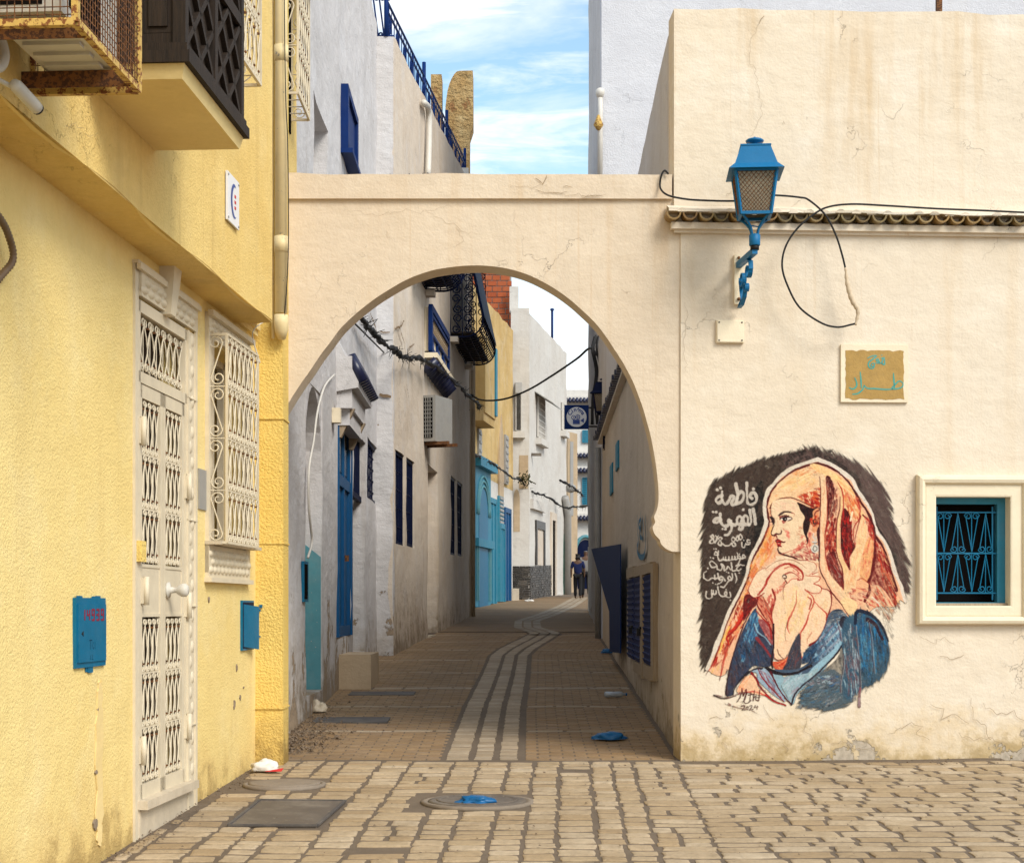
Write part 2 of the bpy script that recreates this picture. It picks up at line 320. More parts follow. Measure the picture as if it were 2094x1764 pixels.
# ---------------------------------------------------------------- painted mural (flat print, painted stroke by stroke)
def paint_mural():
    S = 1.0/3.2
    W, H = int(1583*S), int(1764*S)
    img = np.zeros((H, W, 3)); alpha = np.zeros((H, W))
    yy, xx = np.mgrid[0:H, 0:W]
    X = (xx+.5)/S; Y = (yy+.5)/S
    rng = np.random.default_rng(5)
    def vnoise(sx, sy, ang=0.0, seed=0, oct=3):
        r = np.random.default_rng(seed); out = np.zeros((H, W)); amp = 1; tot = 0
        c, s = math.cos(ang), math.sin(ang)
        u = (X*c+Y*s)/sx; v = (-X*s+Y*c)/sy
        for o in range(oct):
            t = r.random((64, 64)); uu = u*2**o; vv = v*2**o
            i = np.floor(uu).astype(int); j = np.floor(vv).astype(int)
            fu = uu-i; fv = vv-j; fu = fu*fu*(3-2*fu); fv = fv*fv*(3-2*fv)
            g = lambda a, b: t[a % 64, b % 64]
            out += amp*((g(i, j)*(1-fu)+g(i+1, j)*fu)*(1-fv)+(g(i, j+1)*(1-fu)+g(i+1, j+1)*fu)*fv)
            tot += amp; amp *= .55
        return out/tot
    dry = .5*vnoise(14, 14, 0, 1, 3)+.5*vnoise(60, 9, 1.3, 2, 3)
    T = {'D': (0, 0, 1), 'F': (474.9, 361.8, .2564), 'L': (135.7, 226.1, .4615), 'Hn': (407.1, 678.4, .43586),
         'V': (768.9, 135.7, .5638), 'B': (180.9, 1040.2, .56157)}
    def tr(k, pts):
        ox, oy, s = T[k]; return np.array([(ox+p[0]*s, oy+p[1]*s) for p in pts])
    def smooth(p, n=6, closed=False):
        p = np.asarray(p, float)
        if len(p) < 3: return p
        if closed: q = np.vstack([p[-1], p, p[0], p[1]])
        else: q = np.vstack([2*p[0]-p[1], p, 2*p[-1]-p[-2]])
        out = []
        for i in range(1, len(q)-2):
            for t in np.linspace(0, 1, n, endpoint=False):
                a, b, c, d = q[i-1], q[i], q[i+1], q[i+2]
                out.append(.5*((2*b)+(-a+c)*t+(2*a-5*b+4*c-d)*t*t+(-a+3*b-3*c+d)*t**3))
        if not closed: out.append(p[-1])
        return np.array(out)
    def blend(m, col, sl):
        m = np.clip(m, 0, 1); c = np.array(col, float)/255
        img[sl] = img[sl]*(1-m[..., None])+c*m[..., None]
        alpha[sl] = np.maximum(alpha[sl], m)
    def box(p, pad):
        x0 = max(0, int((p[:, 0].min()-pad)*S)); x1 = min(W, int((p[:, 0].max()+pad)*S)+2)
        y0 = max(0, int((p[:, 1].min()-pad)*S)); y1 = min(H, int((p[:, 1].max()+pad)*S)+2)
        return (slice(y0, max(y0, y1)), slice(x0, max(x0, x1)))
    def inside(p, sl, sub=2):
        acc = 0
        for dx in ((np.arange(sub)+.5)/sub-.5)/S:
            for dy in ((np.arange(sub)+.5)/sub-.5)/S:
                x = X[sl]+dx; y = Y[sl]+dy; c = np.zeros(x.shape, bool)
                for i in range(len(p)):
                    a, b = p[i-1], p[i]
                    if a[1] == b[1]: continue
                    c ^= ((a[1] > y) != (b[1] > y)) & (x < (b[0]-a[0])*(y-a[1])/(b[1]-a[1])+a[0])
                acc = acc+c
        return acc/sub**2
    def fill(k, pts, col, a=1, sm=True, rough=0):
        p = tr(k, pts)
        if sm: p = smooth(p, 5, True)
        sl = box(p, 4); m = inside(p, sl)*a
        if rough: m = m*np.clip(.5+rough*(dry[sl]-.45)*6, 0, 1)
        blend(m, col, sl)
    def stroke(k, pts, col, w, w2=None, a=1, rough=0, wm=None):
        # w: start width, w2: end width, wm: middle width (all in photo units of the D frame)
        p = smooth(tr(k, pts), 6); n = len(p)
        if n > 6: p = p+np.cumsum(rng.normal(0, .45, p.shape), 0)*np.linspace(0, 1, n)[:, None]*np.linspace(1, 0, n)[:, None]*3+rng.normal(0, .8, p.shape)
        w2 = w if w2 is None else w2
        t = np.linspace(0, 1, n)
        wob = 1+.22*np.interp(t, np.linspace(0, 1, max(3, n//4)), rng.normal(0, 1, max(3, n//4)))
        wd = w+(w2-w)*t if wm is None else np.where(t < .5, w+(wm-w)*t*2, wm+(w2-wm)*(t*2-1))
        wd = wd*np.clip(wob, .6, 1.4)
        sl = box(p, max(w, w2, wm or 0)+6)
        x, y = X[sl], Y[sl]
        if x.size == 0: return
        best = np.full(x.shape, -1e9)
        for i in range(n-1):
            a0, b0 = p[i], p[i+1]; d = b0-a0; L = d@d+1e-9
            u = np.clip(((x-a0[0])*d[0]+(y-a0[1])*d[1])/L, 0, 1)
            dist = np.hypot(x-a0[0]-u*d[0], y-a0[1]-u*d[1])
            best = np.maximum(best, (wd[i]+(wd[i+1]-wd[i])*u)*.5-dist)
        m = np.clip(best*S+.5, 0, 1)*a
        if rough: m = m*np.clip(.55+rough*(dry[sl]-.45)*6, 0, 1)
        blend(m, col, sl)
    def ragged(pts, col, ang, amp, soft, seed, a=1.0, sx=90, sy=10):
        p = smooth(np.array(pts, float), 5, True); full = (slice(0, H), slice(0, W))
        m = inside(p, full, 1).astype(float); r = max(1, int(soft*S))
        for _ in range(2):
            for ax in (0, 1):
                c = np.cumsum(np.concatenate([np.zeros_like(np.take(m, [0], ax)), np.pad(m, [(r, r) if q == ax else (0, 0) for q in (0, 1)], mode='edge')], ax), ax)
                k = 2*r; n0 = m.shape[ax]
                m = (np.take(c, range(k, k+n0), ax)-np.take(c, range(0, n0), ax))/k
        nz = vnoise(sx, sy, ang, seed, 3)-.5
        m = np.where(m > .03, np.clip((m-.5+nz*amp)*3+.5, 0, 1)*a, 0)
        blend(m, col, full); return m
    def hatch(k, poly, cols, ang, n, ln, w, a=.7, seed=0, curve=0.0, rough=1):
        p = smooth(tr(k, poly), 4, True); r = np.random.default_rng(seed)
        x0, y0 = p.min(0); x1, y1 = p.max(0); cnt = 0; tries = 0
        def inp(q):
            c = False
            for i in range(len(p)):
                a0, b0 = p[i-1], p[i]
                if (a0[1] > q[1]) != (b0[1] > q[1]) and q[0] < (b0[0]-a0[0])*(q[1]-a0[1])/(b0[1]-a0[1])+a0[0]: c = not c
            return c
        while cnt < n and tries < n*20:
            tries += 1
            q = np.array([r.uniform(x0, x1), r.uniform(y0, y1)])
            if not inp(q): continue
            an = ang+r.normal()*.12; l = ln*r.uniform(.5, 1.2); d = np.array([math.cos(an), math.sin(an)])*l/2
            nn = np.array([-d[1], d[0]])*curve
            e0, e1 = q-d, q+d
            if not (inp(e0) and inp(e1)): d = d*.45; e0, e1 = q-d, q+d
            stroke('D', [e0, q+nn, e1], cols[r.integers(len(cols))], w*.3, w*.3, a*r.uniform(.5, 1), rough, wm=w*r.uniform(.6, 1.3)); cnt += 1
    # ---- dark brushed ground behind the figure
    bgL = [(165, 1430), (145, 1300), (150, 1100), (152, 900), (150, 700), (160, 540), (172, 420), (205, 310), (300, 245), (430, 190), (550, 145), (680, 112),
           (760, 98), (860, 98), (900, 300), (700, 600), (560, 640), (480, 760), (420, 900), (330, 1100), (230, 1330)]
    bgR = [(640, 150), (760, 96), (860, 92), (960, 128), (1060, 165), (1130, 210), (1205, 275), (1250, 340), (1290, 450), (1310, 540), (1350, 620),
           (1365, 700), (1392, 800), (1394, 880), (1385, 930), (1360, 990), (1340, 920), (1230, 700), (1100, 420), (900, 260), (700, 250)]
    ragged(bgL, (66, 49, 40), -1.05, 1.0, 22, 3, .93, 130, 9)
    ragged(bgR, (98, 74, 68), .95, 1.25, 24, 4, .88, 130, 8)
    hatch('D', bgL, [(30, 20, 16), (24, 16, 13), (70, 53, 43), (84, 66, 54), (44, 30, 25)], 2.05, 420, 120, 12, .55, 11)
    hatch('D', [(640, 160), (760, 105), (900, 105), (960, 135), (980, 215), (860, 150), (700, 200)], [(22, 15, 14), (36, 25, 22)], -.5, 60, 90, 16, .8, 12)
    hatch('D', bgR, [(110, 86, 80), (74, 54, 50), (124, 98, 90), (64, 44, 42)], 1.0, 300, 120, 9, .55, 13)
    hatch('D', [(1290, 560), (1360, 640), (1392, 820), (1375, 980), (1340, 900), (1300, 760)], [(84, 62, 56), (60, 42, 40)], 1.35, 90, 120, 9, .7, 14)
    hatch('D', [(440, 420), (520, 300), (545, 520), (470, 690), (420, 800), (380, 900), (400, 700)], [(14, 9, 8), (20, 13, 11)], 1.9, 120, 110, 18, .8, 15)
    stroke('D', [(900, 150), (1000, 210), (1075, 270), (1100, 350), (1160, 450), (1205, 560), (1250, 640), (1300, 730), (1330, 830)], (26, 14, 13), 34, 16, .85, .5)
    # ---- veil: pale halo line, dark outline, warm fill
    vl = [(850, 160), (740, 196), (640, 250), (585, 312), (552, 360), (536, 420), (540, 490), (545, 530), (528, 590), (482, 690), (446, 760), (424, 850),
          (392, 930), (350, 1018), (305, 1105), (272, 1200), (232, 1305), (190, 1405)]
    vr = [(850, 160), (930, 192), (1010, 246), (1058, 286), (1084, 345), (1128, 405), (1176, 490), (1200, 590), (1250, 655), (1288, 745), (1312, 835), (1346, 910), (1372, 1010)]
    body = vl + [(300, 1440), (420, 1200), (600, 1300), (900, 1100), (1080, 1120), (1200, 1040), (1300, 1040), (1340, 1000)] + vr[:0:-1]
    fill('D', body, (236, 182, 142))
    stroke('D', vl, (222, 208, 188), 26, 24); stroke('D', vr, (228, 214, 196), 28, 16)
    ol = [(850, 182), (790, 196), (720, 222), (655, 265), (600, 318), (566, 370), (550, 430), (556, 500), (562, 540), (540, 610), (500, 690), (462, 760), (442, 850),
          (408, 930), (370, 1010), (325, 1100), (290, 1200), (255, 1300), (215, 1395)]
    orr = [(850, 182), (920, 206), (985, 248), (1035, 300), (1070, 355), (1108, 420), (1150, 480), (1178, 560), (1192, 620), (1236, 680), (1262, 760), (1290, 850), (1320, 940)]
    stroke('D', ol, (84, 16, 12), 13, 9); stroke('D', orr, (80, 15, 14), 12, 16)
    # veil left side
    hatch('D', [(560, 560), (600, 600), (610, 720), (540, 790), (440, 950), (400, 980), (450, 800), (500, 700)], [(226, 120, 60), (240, 160, 80), (236, 180, 96), (206, 84, 46)], 2.05, 90, 110, 14, .7, 21)
    hatch('D', [(570, 370), (585, 340), (578, 540), (560, 560), (560, 460)], [(222, 140, 80), (190, 60, 40)], 1.6, 14, 60, 8, .6, 22)
    hatch('D', [(400, 960), (450, 960), (430, 1080), (340, 1260), (260, 1400), (225, 1400), (300, 1180)], [(170, 22, 12), (216, 70, 36), (240, 190, 110), (226, 120, 70), (120, 8, 8)], 2.0, 80, 120, 15, .75, 23)
    stroke('B', [(480, 20), (380, 150), (300, 250), (230, 330), (240, 410), (190, 560), (150, 770)], (150, 14, 10), 16, 4, .95)
    stroke('B', [(420, 40), (300, 230), (220, 280), (250, 400)], (196, 40, 22), 18, 6, .9)
    stroke('B', [(90, 590), (40, 660), (0, 715)], (196, 60, 44), 8, 3, .9)
    stroke('B', [(230, 430), (180, 640), (150, 780)], (190, 60, 44), 9, 3, .8)
    stroke('B', [(250, 210), (200, 330), (150, 480)], (242, 196, 100), 14, 8, .8)
    # head wrap
    wrap = [(560, 440), (572, 372), (610, 318), (660, 270), (730, 226), (800, 208), (862, 208), (868, 330), (862, 455), (800, 440), (740, 412), (680, 392), (620, 396), (585, 420)]
    fill('D', wrap, (241, 198, 150))
    hatch('D', [(600, 330), (660, 272), (730, 232), (800, 225), (830, 300), (700, 340)], [(246, 214, 150), (250, 222, 164), (236, 186, 120)], -.5, 50, 90, 18, .6, 31)
    hatch('D', [(740, 385), (800, 360), (865, 330), (862, 450), (800, 436)], [(188, 40, 16), (160, 16, 8), (214, 84, 30), (110, 6, 6)], .35, 90, 80, 12, .85, 32)
    hatch('D', [(700, 240), (780, 215), (800, 240), (720, 270)], [(206, 100, 50), (226, 150, 90)], -.45, 20, 60, 8, .6, 33)
    stroke('D', [(566, 450), (584, 420), (630, 397), (690, 391), (750, 412), (810, 440), (858, 452)], (92, 26, 16), 9, 5, .95)
    stroke('D', [(800, 212), (850, 222), (866, 262), (870, 330), (866, 440)], (196, 90, 50), 6, 6, .8)
    stroke('D', [(585, 360), (640, 352), (700, 356)], (206, 150, 100), 5, 3, .6)
    # face
    face = [(420, 190), (520, 150), (700, 125), (860, 150), (960, 200), (1020, 300), (1060, 400), (1150, 520), (1140, 640), (1100, 740), (1150, 900), (1250, 1050), (1230, 1230), (1480, 1250), (1500, 1600),
            (1200, 1570), (1050, 1560), (900, 1480), (700, 1430), (590, 1400), (545, 1330), (540, 1240), (510, 1200), (480, 1110), (500, 1060), (490, 990), (400, 980), (375, 930), (400, 820), (430, 720), (440, 620), (390, 540), (375, 480), (380, 330)]
    fill('F', face, (238, 206, 166))
    hatch('F', [(420, 200), (700, 150), (950, 230), (980, 420), (700, 380), (430, 420)], [(240, 198, 166), (240, 186, 156)], .1, 24, 80, 16, .35, 41)
    hatch('F', [(640, 800), (700, 850), (830, 930), (800, 1070), (740, 1000)], [(226, 128, 104), (214, 100, 84)], 1.1, 26, 40, 8, .6, 42)
    hatch('F', [(1100, 1000), (1240, 1040), (1260, 1200), (1100, 1300), (900, 1380), (760, 1420), (1000, 1240)], [(206, 84, 70), (226, 140, 110), (190, 60, 52)], -.6, 60, 60, 9, .6, 43)
    hatch('F', [(780, 1400), (1040, 1360), (1250, 1200), (1480, 1400), (1490, 1560), (1200, 1560), (1000, 1500)], [(150, 30, 30), (190, 90, 76), (222, 150, 120), (120, 60, 54), (200, 130, 112)], .35, 80, 70, 10, .7, 44)
    hatch('F', [(950, 830), (1100, 760), (1150, 980), (1000, 1020)], [(200, 130, 96), (180, 110, 80)], .4, 40, 16, 4, .6, 45)
    # hair and ear
    fill('F', [(980, 210), (1120, 260), (1290, 340), (1480, 350), (1480, 420), (1360, 480), (1345, 560), (1290, 680), (1260, 820), (1210, 980), (1250, 1060), (1215, 1170), (1190, 1040), (1130, 900), (1120, 700), (1160, 560), (1060, 400), (1020, 290)], (34, 8, 8))
    hatch('F', [(1040, 300), (1340, 380), (1290, 640), (1180, 860), (1140, 700), (1160, 540)], [(70, 12, 10), (16, 4, 5), (50, 8, 8)], 1.4, 40, 60, 9, .7, 46)
    fill('F', [(1350, 420), (1400, 370), (1470, 350), (1490, 420), (1490, 780), (1430, 880), (1370, 910), (1320, 860), (1340, 760), (1280, 700), (1350, 560), (1345, 480)], (226, 150, 104))
    hatch('F', [(1280, 640), (1350, 560), (1470, 520), (1480, 700), (1350, 780)], [(196, 40, 20), (160, 20, 12), (226, 90, 40)], 1.2, 40, 40, 8, .8, 47)
    stroke('F', [(1480, 400), (1410, 440), (1390, 500), (1400, 560)], (110, 20, 14), 7, 5)
    stroke('F', [(1400, 600), (1350, 650), (1370, 700), (1430, 690), (1420, 620)], (40, 8, 8), 6, 6)
    stroke('F', [(1350, 760), (1400, 740), (1450, 690), (1470, 560)], (70, 10, 10), 6, 3)
    stroke('F', [(1230, 1050), (1220, 1100), (1205, 1180)], (60, 12, 10), 9, 2)
    hatch('F', [(1250, 880), (1330, 900), (1330, 1180), (1290, 1400), (1230, 1380), (1240, 1100)], [(206, 90, 76), (226, 140, 110), (180, 60, 56)], 1.5, 40, 50, 8, .6, 48)
    fill('F', [(1440, 860), (1500, 820), (1510, 1480), (1470, 1560), (1500, 1300), (1400, 1390), (1330, 1360), (1460, 1200), (1440, 1000)], (66, 24, 24))
    # brow, eye, nose, mouth
    fill('F', [(540, 515), (600, 450), (680, 415), (780, 415), (860, 440), (930, 480), (860, 465), (780, 450), (700, 450), (640, 490), (560, 530)], (52, 14, 12))
    fill('F', [(560, 540), (620, 520), (700, 515), (780, 515), (790, 530), (700, 540), (640, 600), (590, 600)], (120, 40, 32), .8)
    fill('F', [(600, 600), (640, 550), (720, 545), (850, 570), (820, 610), (770, 635), (720, 650), (660, 640)], (238, 220, 200))
    fill('F', [(640, 570), (690, 545), (740, 560), (750, 610), (710, 655), (660, 640)], (22, 6, 8))
    stroke('F', [(575, 605), (620, 570), (690, 550), (770, 555), (860, 572), (820, 612), (770, 636)], (46, 10, 10), 4, 5, 1, wm=7)
    stroke('F', [(625, 525), (700, 512), (790, 520)], (60, 18, 16), 4, 4)
    stroke('F', [(650, 650), (670, 690), (720, 650)], (150, 50, 44), 9, 5, .8)
    stroke('F', [(700, 600), (712, 598)], (230, 220, 210), 4, 4)
    stroke('F', [(860, 460), (920, 480), (900, 550)], (206, 110, 90), 4, 2, .8)
    stroke('F', [(380, 330), (370, 470), (400, 545), (440, 600), (445, 680), (420, 780), (380, 880), (375, 940), (400, 985), (460, 985)], (60, 16, 12), 3, 6, .95)
    fill('F', [(345, 540), (400, 545), (440, 600), (446, 700), (412, 740), (400, 680), (350, 670), (390, 640), (360, 590)], (36, 8, 10))
    stroke('F', [(395, 975), (460, 975), (500, 945), (540, 955), (590, 950), (618, 905), (610, 860)], (70, 14, 14), 6, 3, 1, wm=9)
    stroke('F', [(470, 960), (500, 1000), (520, 1060)], (110, 26, 22), 8, 3, .9)
    stroke('F', [(530, 640), (530, 760), (500, 860)], (222, 160, 130), 5, 3, .6)
    fill('F', [(470, 1105), (500, 1070), (540, 1060), (600, 1090), (660, 1120), (712, 1118), (690, 1150), (620, 1150), (560, 1150), (500, 1145)], (110, 12, 16))
    fill('F', [(500, 1150), (560, 1150), (620, 1155), (600, 1200), (620, 1235), (560, 1230), (515, 1200)], (176, 30, 28))
    stroke('F', [(500, 1130), (560, 1100), (600, 1120)], (206, 50, 40), 8, 4, .9)
    stroke('F', [(540, 1165), (590, 1160)], (240, 190, 160), 5, 3, .9)
    stroke('F', [(480, 1110), (510, 1145), (600, 1150), (700, 1135)], (50, 6, 10), 4, 3)
    stroke('F', [(540, 1220), (620, 1240)], (120, 14, 16), 9, 4)
    stroke('F', [(545, 1240), (535, 1310), (560, 1370), (620, 1410), (760, 1450), (900, 1490), (1040, 1560), (1200, 1570)], (60, 14, 14), 4, 5, .95, wm=12)
    stroke('F', [(620, 1410), (780, 1370), (950, 1290)], (170, 60, 50), 6, 3, .7)
    # earring
    fill('F', [(1300, 1290), (1330, 1210), (1400, 1190), (1470, 1220), (1490, 1290), (1460, 1360), (1390, 1385), (1325, 1350)], (216, 206, 190))
    stroke('F', [(1350, 1290), (1380, 1230), (1440, 1250), (1450, 1310), (1400, 1345), (1360, 1320), (1350, 1290)], (80, 80, 74), 4, 4)
    stroke('F', [(1370, 930), (1355, 1010), (1400, 1080), (1430, 1060), (1410, 1000)], (216, 206, 190), 6, 6)
    stroke('F', [(1340, 1130), (1420, 1130)], (216, 206, 190), 11, 11); stroke('F', [(1390, 1150), (1390, 1190)], (206, 196, 180), 8, 8)
    stroke('F', [(1345, 1150), (1400, 1165), (1450, 1140)], (70, 50, 46), 3, 3, .7)
    # right veil folds
    R1, R2, DR, OR_, YE = (150, 16, 10), (190, 44, 22), (74, 6, 8), (226, 120, 60), (243, 198, 140)
    fill('V', [(60, 110), (120, 90), (220, 130), (330, 190), (420, 260), (500, 350), (560, 460), (600, 560), (640, 640), (560, 700), (430, 560), (400, 420), (330, 280), (180, 200)], YE)
    hatch('V', [(420, 330), (500, 370), (580, 480), (600, 600), (560, 720), (480, 640), (430, 500)], [R2, OR_, (236, 150, 90), (240, 190, 140), (206, 80, 60)], 1.2, 110, 70, 11, .7, 51)
    fill('V', [(230, 230), (290, 250), (320, 380), (310, 480), (280, 600), (250, 680), (245, 480)], DR)
    hatch('V', [(240, 240), (330, 330), (370, 480), (340, 640), (250, 720), (245, 480)], [(110, 40, 34), (160, 110, 90), (206, 170, 140), (70, 10, 12), (190, 90, 60)], 1.75, 80, 80, 10, .75, 52)
    hatch('V', [(240, 720), (330, 640), (350, 760), (330, 1000), (340, 1120), (260, 1180), (225, 1000), (215, 860)], [R1, DR, R2, (206, 90, 60), (110, 8, 10)], 1.8, 120, 80, 12, .85, 53)
    fill('V', [(240, 1060), (320, 1020), (350, 1120), (400, 1260), (440, 1420), (360, 1360), (270, 1240)], (84, 10, 12), .85)
    hatch('V', [(230, 1040), (330, 1010), (360, 1120), (440, 1420), (350, 1350), (260, 1220)], [R1, (120, 20, 18), (60, 6, 10), (200, 110, 90), (180, 150, 130)], 1.15, 80, 80, 9, .7, 54)
    fill('V', [(390, 640), (430, 560), (500, 680), (500, 860), (540, 980), (480, 1080), (490, 1220), (440, 1140), (390, 1000), (385, 800)], (84, 6, 8))
    hatch('V', [(390, 640), (440, 580), (510, 700), (500, 860), (540, 960), (480, 1080), (480, 1200), (400, 1020)], [R1, (200, 20, 16), (50, 6, 8), (170, 60, 40), (110, 8, 10)], 1.6, 130, 70, 11, .85, 55)
    stroke('V', [(180, 230), (205, 330), (205, 500), (200, 700), (190, 850), (195, 1000), (200, 1160), (280, 1320), (360, 1420), (440, 1500)], (241, 202, 158), 34, 40, 1, wm=26)
    stroke('V', [(165, 230), (172, 400), (168, 600), (160, 800), (158, 1000), (165, 1200), (220, 1320), (290, 1450)], (70, 10, 12), 5, 8, .95)
    stroke('V', [(232, 280), (245, 480), (240, 700), (215, 860), (225, 1060), (260, 1200)], (140, 20, 14), 5, 6, .9)
    stroke('V', [(300, 240), (370, 330), (395, 460), (385, 600), (365, 720), (350, 900), (370, 1040), (420, 1160), (450, 1250), (490, 1330)], (240, 196, 140), 16, 26, 1, wm=18)
    stroke('V', [(350, 270), (400, 380), (415, 520), (400, 650), (385, 760)], (170, 30, 20), 6, 5, .9)
    stroke('V', [(380, 440), (375, 560), (345, 700), (335, 900), (345, 1060), (400, 1200), (410, 1330)], (90, 10, 12), 6, 6, .9)
    fill('V', [(620, 660), (665, 760), (650, 920), (610, 1100), (590, 1260), (540, 1390), (440, 1500), (420, 1380), (440, 1240), (500, 1220), (500, 1060), (550, 950), (570, 800)], (243, 200, 150))
    stroke('V', [(560, 470), (590, 560), (580, 680), (530, 760), (520, 900)], (160, 30, 24), 7, 5, .85)
    stroke('V', [(600, 640), (560, 780), (530, 920)], (120, 20, 18), 6, 3, .85)
    stroke('V', [(510, 600), (490, 690)], (246, 220, 180), 14, 8)
    fill('V', [(690, 860), (740, 940), (740, 1100), (700, 1280), (660, 1340), (590, 1290), (600, 1140), (640, 960)], (234, 166, 110))
    hatch('V', [(690, 870), (740, 940), (730, 1120), (690, 1300), (600, 1280), (610, 1120), (650, 950)], [(216, 100, 70), (240, 190, 120), (206, 70, 56), (244, 200, 150)], 1.75, 60, 60, 8, .6, 56)
    stroke('V', [(620, 630), (690, 700), (730, 800), (745, 920), (740, 1100), (710, 1260), (680, 1350), (690, 1440), (640, 1540)], (90, 8, 10), 8, 16, .95, wm=14)
    hatch('V', [(640, 640), (720, 740), (745, 900), (690, 860), (660, 740)], [R2, (214, 60, 40), (150, 20, 18)], 1.3, 34, 60, 9, .8, 57)
    fill('V', [(560, 1320), (640, 1340), (680, 1360), (660, 1440), (600, 1440), (500, 1480), (540, 1420)], (236, 176, 130))
    hatch('V', [(470, 1460), (560, 1400), (660, 1440), (600, 1590), (520, 1560)], [(206, 130, 100), (170, 40, 34), (220, 190, 160), (120, 20, 20)], .2, 50, 60, 9, .75, 58)
    stroke('V', [(560, 1320), (620, 1300), (680, 1350)], (150, 30, 24), 4, 4, .8); stroke('V', [(550, 1400), (620, 1420), (670, 1440)], (200, 60, 44), 4, 4, .8)
    fill('V', [(440, 1500), (560, 1560), (540, 1700), (520, 1760), (460, 1680), (380, 1560)], (242, 204, 150))
    stroke('V', [(290, 1450), (380, 1560), (460, 1680), (520, 1760), (560, 1620)], (90, 16, 16), 7, 5, .95)
    # warm glazes brushed over the veil bands
    hatch('V', [(185, 300), (225, 320), (225, 900), (240, 1150), (400, 1420), (340, 1400), (210, 1200), (180, 900)], [(236, 170, 120), (228, 140, 96), (246, 222, 180)], 1.55, 60, 110, 8, .45, 160)
    hatch('V', [(100, 110), (240, 150), (420, 270), (540, 420), (440, 380), (300, 230), (160, 190)], [(246, 220, 150), (240, 180, 110), (226, 130, 70), (250, 226, 170)], .75, 70, 90, 9, .5, 161)
    hatch('V', [(600, 720), (655, 780), (640, 940), (590, 1180), (520, 1360), (440, 1440), (450, 1300), (540, 1000)], [(246, 220, 160), (236, 170, 110), (228, 130, 90), (240, 196, 140)], 1.75, 80, 120, 9, .5, 162)
    hatch('D', [(600, 340), (700, 250), (860, 215), (860, 330), (740, 380), (620, 390)], [(244, 214, 160), (232, 160, 100), (226, 130, 76), (248, 224, 180)], -.45, 60, 100, 8, .45, 163)
    # lower right fringe of the veil
    fill('V', [(750, 900), (800, 1000), (830, 1150), (900, 1320), (980, 1620), (900, 1500), (800, 1380), (700, 1360), (740, 1180)], (96, 10, 12), .92, rough=.4)
    hatch('V', [(760, 920), (880, 1080), (940, 1300), (990, 1480), (1000, 1620), (900, 1480), (820, 1280), (780, 1080)], [(190, 40, 26), (214, 100, 60), (240, 190, 130), (130, 12, 14), (110, 50, 40)], 1.15, 130, 110, 10, .8, 59)
    hatch('V', [(700, 1400), (800, 1380), (880, 1500), (960, 1640), (900, 1764), (760, 1640), (640, 1600)], [(180, 30, 22), (236, 190, 140), (220, 110, 70), (120, 90, 76), (230, 206, 170)], .9, 110, 110, 10, .75, 60)
    stroke('V', [(720, 1500), (800, 1580), (870, 1700), (900, 1764)], (236, 216, 190), 12, 5, .9)
    stroke('V', [(770, 1380), (850, 1500), (940, 1700)], (228, 190, 150), 12, 4, .9)
    hatch('D', [(1190, 960), (1260, 1000), (1300, 1180), (1290, 1230), (1220, 1100)], [(150, 130, 110), (120, 96, 84), (190, 160, 130)], 1.15, 26, 110, 5, .5, 61)
    # ---- gown and hands
    gown = [(0, 700), (40, 1030), (100, 900), (190, 830), (330, 560), (470, 540), (600, 470), (820, 450), (1060, 560), (1200, 640), (1210, 800), (1180, 950), (1100, 1120), (1000, 1280), (900, 1360), (820, 1560), (760, 1600), (690, 1640),
            (560, 1720), (400, 1640), (380, 1500)]
    fill('Hn', [(440, 690), (560, 560), (640, 500), (830, 570), (1060, 560), (1190, 640), (1210, 780), (1150, 950), (1110, 1100), (1000, 1280), (900, 1340), (830, 1500), (800, 1600), (770, 1400), (780, 1250), (700, 1300),
                (620, 1450), (560, 1540), (480, 1560), (400, 1500), (390, 1200), (390, 1000), (420, 820)], (243, 204, 166))
    fill('Hn', [(450, 130), (600, 140), (740, 190), (900, 200), (1000, 250), (1020, 340), (1030, 420), (1040, 480), (1060, 590), (1020, 640), (900, 620), (780, 590), (640, 500), (560, 560), (480, 640), (400, 650), (330, 640),
                (290, 700), (180, 690), (120, 690), (60, 600), (100, 500), (200, 330), (330, 260), (440, 190)], (240, 208, 172))
    hatch('Hn', [(560, 600), (700, 560), (760, 700), (640, 1100), (500, 1300), (440, 1100)], [(246, 214, 160), (236, 192, 130), (240, 200, 150)], 1.75, 50, 110, 20, .5, 71)
    hatch('Hn', [(720, 620), (900, 640), (900, 800), (800, 1100), (650, 1200), (640, 1000)], [(244, 206, 140), (232, 180, 110), (246, 218, 170)], 1.85, 50, 110, 20, .5, 72)
    hatch('Hn', [(950, 700), (1180, 700), (1180, 860), (1060, 1160), (860, 1260), (900, 900)], [(246, 216, 176), (240, 200, 150)], 2.0, 40, 110, 20, .5, 73)
    RD = (150, 26, 18)
    stroke('Hn', [(300, 310), (420, 220), (540, 180), (680, 190), (800, 250), (860, 300)], (150, 90, 66), 4, 3, .9)
    stroke('Hn', [(700, 180), (860, 190), (980, 230), (1000, 300), (960, 350), (900, 390)], (170, 60, 44), 4, 4, .9)
    stroke('Hn', [(940, 380), (1020, 350)], (170, 60, 44), 6, 4); stroke('Hn', [(850, 400), (1030, 410), (1040, 460), (960, 510)], (180, 70, 50), 4, 4)
    stroke('Hn', [(960, 510), (1040, 540), (1068, 590), (1030, 640), (940, 640), (840, 590)], (176, 40, 26), 5, 7, .95)
    fill('Hn', [(330, 560), (360, 420), (460, 320), (560, 260), (640, 250), (740, 290), (800, 350), (820, 400), (800, 460), (750, 460), (660, 440), (600, 500), (540, 580), (470, 640), (400, 650), (420, 760), (380, 840), (330, 780), (300, 680)], (242, 202, 164))
